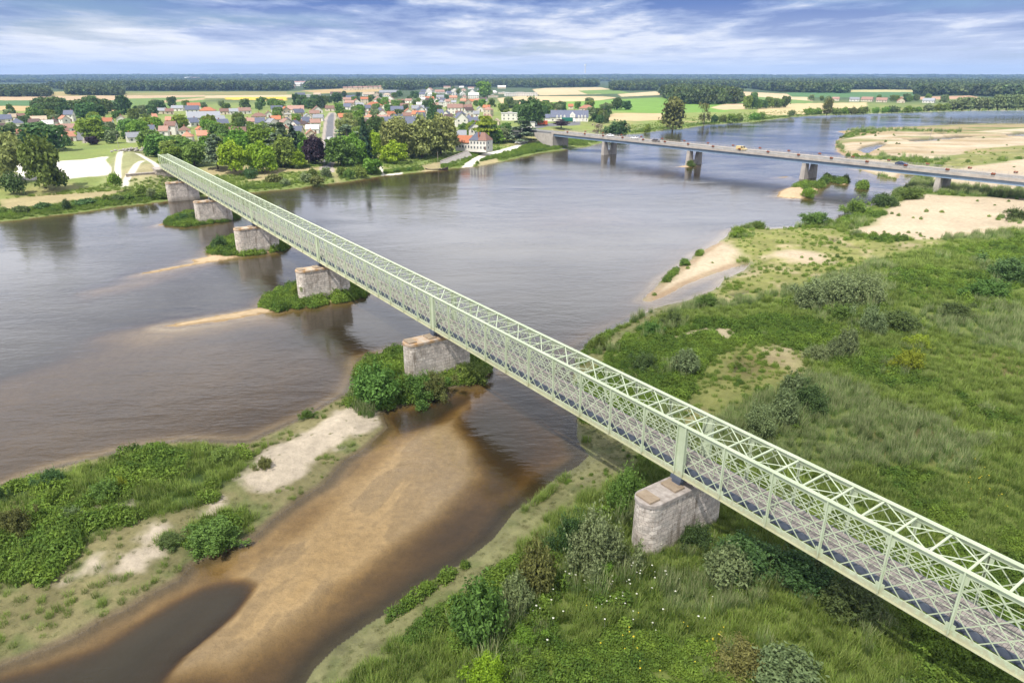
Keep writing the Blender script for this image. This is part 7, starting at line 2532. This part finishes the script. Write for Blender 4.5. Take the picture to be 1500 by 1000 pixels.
# ------------------------------------------------------------------ lorries, parked cars, boat, posts, hedges, stones
P_ORANGE = car_paint("orange_red_tarpaulin", (.50, .10, .04)); P_GREEN = car_paint("dark_green_tarpaulin", (.02, .16, .11))


def lorry(label, px, py, body, rot, L=8.5):
    zz = 5.2
    for _ in range(3):
        x, y = at(px, py, zz); zz = hz(x, y)
    root = empty("lorry", (x, y, zz), rot); tag(root, label, "lorry")
    m = MB(); m.box(-L / 2, L / 2 - 2.4, -1.2, 1.2, 1.0, 3.7); m.build("cargo_body", body, root, bevel=.06)
    m = MB(); m.prism([(L / 2 - 2.2, .5), (L / 2, .5), (L / 2, 1.6), (L / 2 - .3, 2.7), (L / 2 - 2.2, 2.9)], -1.15, 1.15, axis='y'); cb = m.build("cab", P_WHITE, root, bevel=.05)
    m = MB(); m.bar((L / 2 + .02, 0, 1.65), (L / 2 - .26, 0, 2.6), 2.0, .03, (0, 1, 0)); m.build("windscreen", M_GLASS, cb)
    m = MB(); m.box(-L / 2, L / 2 - .3, -.5, .5, .6, .99); m.build("chassis", M_TYRE, root)
    for xx in (-L / 2 + 1.2, -L / 2 + 2.5, L / 2 - 1.1):
        for sg in (-1, 1):
            wheel(root, xx, sg * 1.0, .48, .3)


lorry("lorry with white cab and orange-red body near the large dark tree", 792, 184.5, P_ORANGE, math.pi + .1, 10)
lorry("dark green lorry in front of the long white house", 833, 179.5, P_GREEN, .05, 11)


def ground_pt(px, py, z0=5):
    zz = z0
    for _ in range(4):
        x, y = at(px, py, zz); zz = hz(x, y)
    return (x, y, zz + .01)


make_car("car", "white car parked right of the riverside house, nearer the house", P_WHITE, ground_pt(759, 211), .2)
make_car("car", "white car parked beside another, under the blue-grey cedar", P_WHITE, ground_pt(767, 210), .15)
make_car("van", "white van at the river end of the straight street", P_WHITE, ground_pt(484, 206), 1.3, van=True, cat="van")
make_car("car", "white car at the top end of the short street on the left", P_WHITE, ground_pt(121, 185), 1.4)

# kiosk
x, y, zz = ground_pt(780, 190)
root = empty("kiosk", (x, y, zz), .1); tag(root, "small upright white kiosk beside the road by the bridge head", "kiosk")
m = MB(); m.box(-1.5, 1.5, -1.2, 1.2, 0, 5.0); m.build("wall", WALL['white'], root)
m = MB(); m.box(-1.8, 1.8, -1.5, 1.5, 5.001, 5.3); m.build("roof", ROOF['grey'], root)
w_ = link_mesh("door", DOOR_ME, root, (0, -1.2, 0)); w_.scale = (.9, 1, 2.1)

# moored boat
M_HULL = surf("dark_tarred_wood", (.05, .035, .028), (.085, .06, .045), 2, .7)
M_MAST = surf("pale_mast_wood", (.42, .36, .28), (.36, .30, .23), 2, .7)
x, y = at(640, 249, 0)
root = empty("wooden_boat", (x, y, 0), .28); tag(root, "dark flat wooden boat with a bare mast moored at the bank", "boat")
L_ = [(-5.2, .9, .95), (-4.2, 1.2, .6), (-2, 1.5, .5), (1, 1.5, .5), (3.4, 1.2, .6), (5.2, .5, 1.2)]
v, f = [], []
for xx, hw, top in L_:
    v += [(xx, -hw * .7, -.2 + .35 * abs(xx / 5.2) ** 3), (xx, hw * .7, -.2 + .35 * abs(xx / 5.2) ** 3), (xx, hw, top), (xx, -hw, top), (xx, hw * .86, top), (xx, -hw * .86, top), (xx, hw * .6, .02 + .3 * abs(xx / 5.2) ** 3), (xx, -hw * .6, .02 + .3 * abs(xx / 5.2) ** 3)]
for i in range(len(L_) - 1):
    a = 8 * i; c = a + 8
    f += [(a, c, c + 1, a + 1), (a + 1, c + 1, c + 2, a + 2), (a, a + 3, c + 3, c), (a + 2, c + 2, c + 4, a + 4), (a + 3, a + 5, c + 5, c + 3), (a + 4, c + 4, c + 6, a + 6), (a + 5, a + 7, c + 7, c + 5), (a + 6, c + 6, c + 7, a + 7)]
e_ = 8 * (len(L_) - 1)
f += [(0, 1, 2, 3), (e_ + 3, e_ + 2, e_ + 1, e_)]
m = MB(); m.add(v, f); m.build("hull", M_HULL, root)
m = MB(); m.cyl((.6, 0, 0), (.6, 0, 8.0), .11, .06, 8); m.build("mast", M_MAST, root)
for xx in (-2.6, 2.2):
    m = MB(); m.box(xx - .18, xx + .18, -1.2, 1.2, .38, .46); m.build("thwart", M_MAST, root)

# posts and lamps
for px, py, h, lb in ((735, 209, 8.5, "grey lamp post between the riverside house and the blue-grey cedar"), (854, 178.5, 9.5, "lamp post at the right end of the long white house"),
                      (884, 176, 9.5, "lamp post in front of the dark trees right of the white house"), (174, 217, 6.5, "white post at the far edge of the green lawn"),
                      (488, 172, 9, "lamp post at the top of the straight street"), (1361, 208, 7, "thin post on the sandbank behind the road bridge")):
    x, y, zz = ground_pt(px, py, 4 if px < 1300 else .5)
    root = empty("lamp_post", (x, y, zz)); tag(root, lb, "post")
    m = MB(); m.cyl((0, 0, -.2), (0, 0, h), .11, .07, 8); m.build("pole", M_CONC if 'white' in lb else M_HUB, root)
    m = MB(); m.box(-.1, 1.1, -.09, .09, h, h + .12); m.build("lamp_head", M_HUB, root)

# clipped hedges in the park
for px, py, wpx, hpx, lb in ((430, 244, 74, 3.6, "long clipped hedge under the park trees left of the street"), (560, 240, 70, 3.6, "long clipped hedge behind the small bank tree right of the street"), (520, 244.5, 30, 3.4, "short clipped hedge under the broad green tree by the street")):
    x, y, zz = ground_pt(px, py, 4)
    p = px_per_m(px, py, zz)
    r = empty("hedge", (x, y, zz - .05), -.2, (wpx / p, 1.6, hpx / p * 1.1)); tag(r, lb, "hedge")
    link_mesh("crown", crown_mesh('thicket', 1, 'mid'), r)

# stone revetment beside the ramp by the riverside house, rubble by the white ramp
M_RUB = surf("grey_rubble_stone", (.36, .34, .31), (.24, .22, .20), 1.4, .95, bump=.06)
a0 = at(652, 241, 1.0); a1 = at(693, 226, 3.0)
d_ = np.array(a1) - np.array(a0); ln = np.hypot(*d_); ang = math.atan2(d_[1], d_[0])
root = empty("quay_wall", (a0[0], a0[1], 0), ang); tag(root, "sloping grey stone quay wall beside the pale ramp", "wall")
v = [(0, 0, .3), (ln, 0, 2.0), (ln, 3.2, 4.6), (0, 2.6, 2.4), (0, 3.4, .2), (ln, 4.0, 1.5)]
m = MB(); m.add(v, [(0, 1, 2, 3), (3, 2, 5, 4), (0, 3, 4), (1, 5, 2), (0, 4, 5, 1)]); m.build("facing", M_RUB, root)
m = MB(); m.bar((0, 2.65, 2.46), (ln, 3.25, 4.66), .5, .12, (0, 1, 0)); m.build("coping", M_CAPST, root)


def rock(rg, p, s):
    import bmesh
    bm = bmesh.new(); bmesh.ops.create_icosphere(bm, subdivisions=1, radius=1)
    vs = [tuple(np.array(v.co) * s * (.7 + .5 * rg.random()) * np.array([1, .8, .6]) + p) for v in bm.verts]
    fs = [tuple(v.index for v in f.verts) for f in bm.faces]
    bm.free(); return vs, fs


rgk = np.random.default_rng(8)
x, y, zz = ground_pt(196, 222, 5)
root_m = MB()
for _ in range(70):
    dx, dy = rgk.normal() * 5, rgk.normal() * 2.5
    v, f = rock(rgk, np.array([dx, dy, .3 + max(0, 1.6 - .2 * abs(dx)) * rgk.random()]), rgk.uniform(.5, 1.0)); root_m.add(v, f)
o = root_m.build("rubble_bank", M_RUB); o.location = (x, y, zz); tag(o, "bank of grey rubble behind the white ramp", "rubble", None, 'stuff')
for px, py, s, lb in ((376, 370, 1.0, "pale boulder at the water's edge of the oval islet"), (384, 371.5, .6, "smaller pale stone right of the boulder on the oval islet")):
    x, y = at(px, py, 0)
    m = MB(); v, f = rock(rgk, np.array([0, 0, .2]), s); m.add(v, f)
    o = m.build("boulder", M_CAPST); o.location = (x, y, 0); tag(o, lb, "boulder")

# ------------------------------------------------------------------ an unseen cloud, added towards the sun to shade the near bank
M_SHADE_CLOUD, nt, b = new_mat("shade_cloud_vapour")
nt.nodes.remove(b)
geo = N(nt, 'ShaderNodeNewGeometry')
cn = noise_n(nt, geo.outputs['Position'], .006, 5, .6)
tl = N(nt, 'ShaderNodeBsdfTranslucent'); tl.inputs[0].default_value = (.9, .9, .92, 1)
dfc = N(nt, 'ShaderNodeBsdfDiffuse'); dfc.inputs[0].default_value = (.85, .85, .88, 1)
mc_ = N(nt, 'ShaderNodeMixShader'); mc_.inputs[0].default_value = .5
nt.links.new(tl.outputs[0], mc_.inputs[1]); nt.links.new(dfc.outputs[0], mc_.inputs[2])
trn = N(nt, 'ShaderNodeBsdfTransparent')
fc = N(nt, 'ShaderNodeAttribute', attribute_name='thick')
fac = math_n(nt, 'MULTIPLY', ramp_n(nt, math_n(nt, 'ADD', fc.outputs['Fac'], math_n(nt, 'MULTIPLY', math_n(nt, 'SUBTRACT', cn, .5), .9)), [(.25, 0), (.75, 1)]), .22)
mx = N(nt, 'ShaderNodeMixShader')
nt.links.new(fac, mx.inputs[0]); nt.links.new(trn.outputs[0], mx.inputs[1]); nt.links.new(mc_.outputs[0], mx.inputs[2])
nt.links.new(mx.outputs[0], nt.nodes['Material Output'].inputs[0])
CLH = 620.0
off = np.array([-SUN_DIR.x, -SUN_DIR.y]) / -SUN_DIR.z * CLH
gx = np.linspace(-1, 1, 61)
UU, VV = np.meshgrid(gx, gx, indexing='ij')
cxw = 40 + off[0]; cyw = 50 + off[1]
rx, ry = 150.0, 105.0
rr_ = np.sqrt(UU ** 2 + VV ** 2)
thick = np.clip(1.25 * (1 - rr_), 0, 1)
XX = cxw + UU * rx; YY = cyw + VV * ry
top = 70 * np.sqrt(np.clip(thick, 0, 1)) * (1 + .5 * fbm(XX, YY, 90, 4, 61)); bot = -8 * thick
nv = UU.size
V = np.concatenate([np.stack([XX.ravel(), YY.ravel(), CLH + bot.ravel()], -1), np.stack([XX.ravel(), YY.ravel(), CLH + 2 + top.ravel()], -1)])
ii = (np.arange(60)[:, None] * 61 + np.arange(60)[None]).ravel()
q = np.stack([ii, ii + 1, ii + 62, ii + 61], -1)
me = np_mesh("cloud", V, np.concatenate([q, q[:, ::-1] + nv]), [M_SHADE_CLOUD], True, {'thick': ('FLOAT', 'POINT', np.concatenate([thick.ravel()] * 2).astype(np.float32))})
tag(link_mesh("cloud", me), "unseen cloud added behind the camera to shade the near bank", None, None, 'structure')

# ------------------------------------------------------------------ the air: far woods and hills fade to blue
HZ, nt, b = new_mat("haze_air")
nt.nodes.remove(b)
pv = N(nt, 'ShaderNodeVolumePrincipled')
pv.inputs['Color'].default_value = (.38, .60, 1.0, 1)
pv.inputs['Density'].default_value = 8.6e-5
pv.inputs['Anisotropy'].default_value = 0.0
nt.links.new(pv.outputs[0], nt.nodes['Material Output'].inputs['Volume'])
m = MB(); m.box(-14000, 14000, -400, 13500, -8, 190)
hzo = m.build("haze", HZ)
tag(hzo, "thin blue air over the river plain", None, None, 'stuff')
hzo.display_type = 'WIRE'
for lb, names in _labels.items():
    if len(names) > 1:
        grp = {bpy.data.objects[n_].get('group') for n_ in names}
        if len(grp) > 1 or None in grp:
            print("SAME LABEL", lb, names[:4])
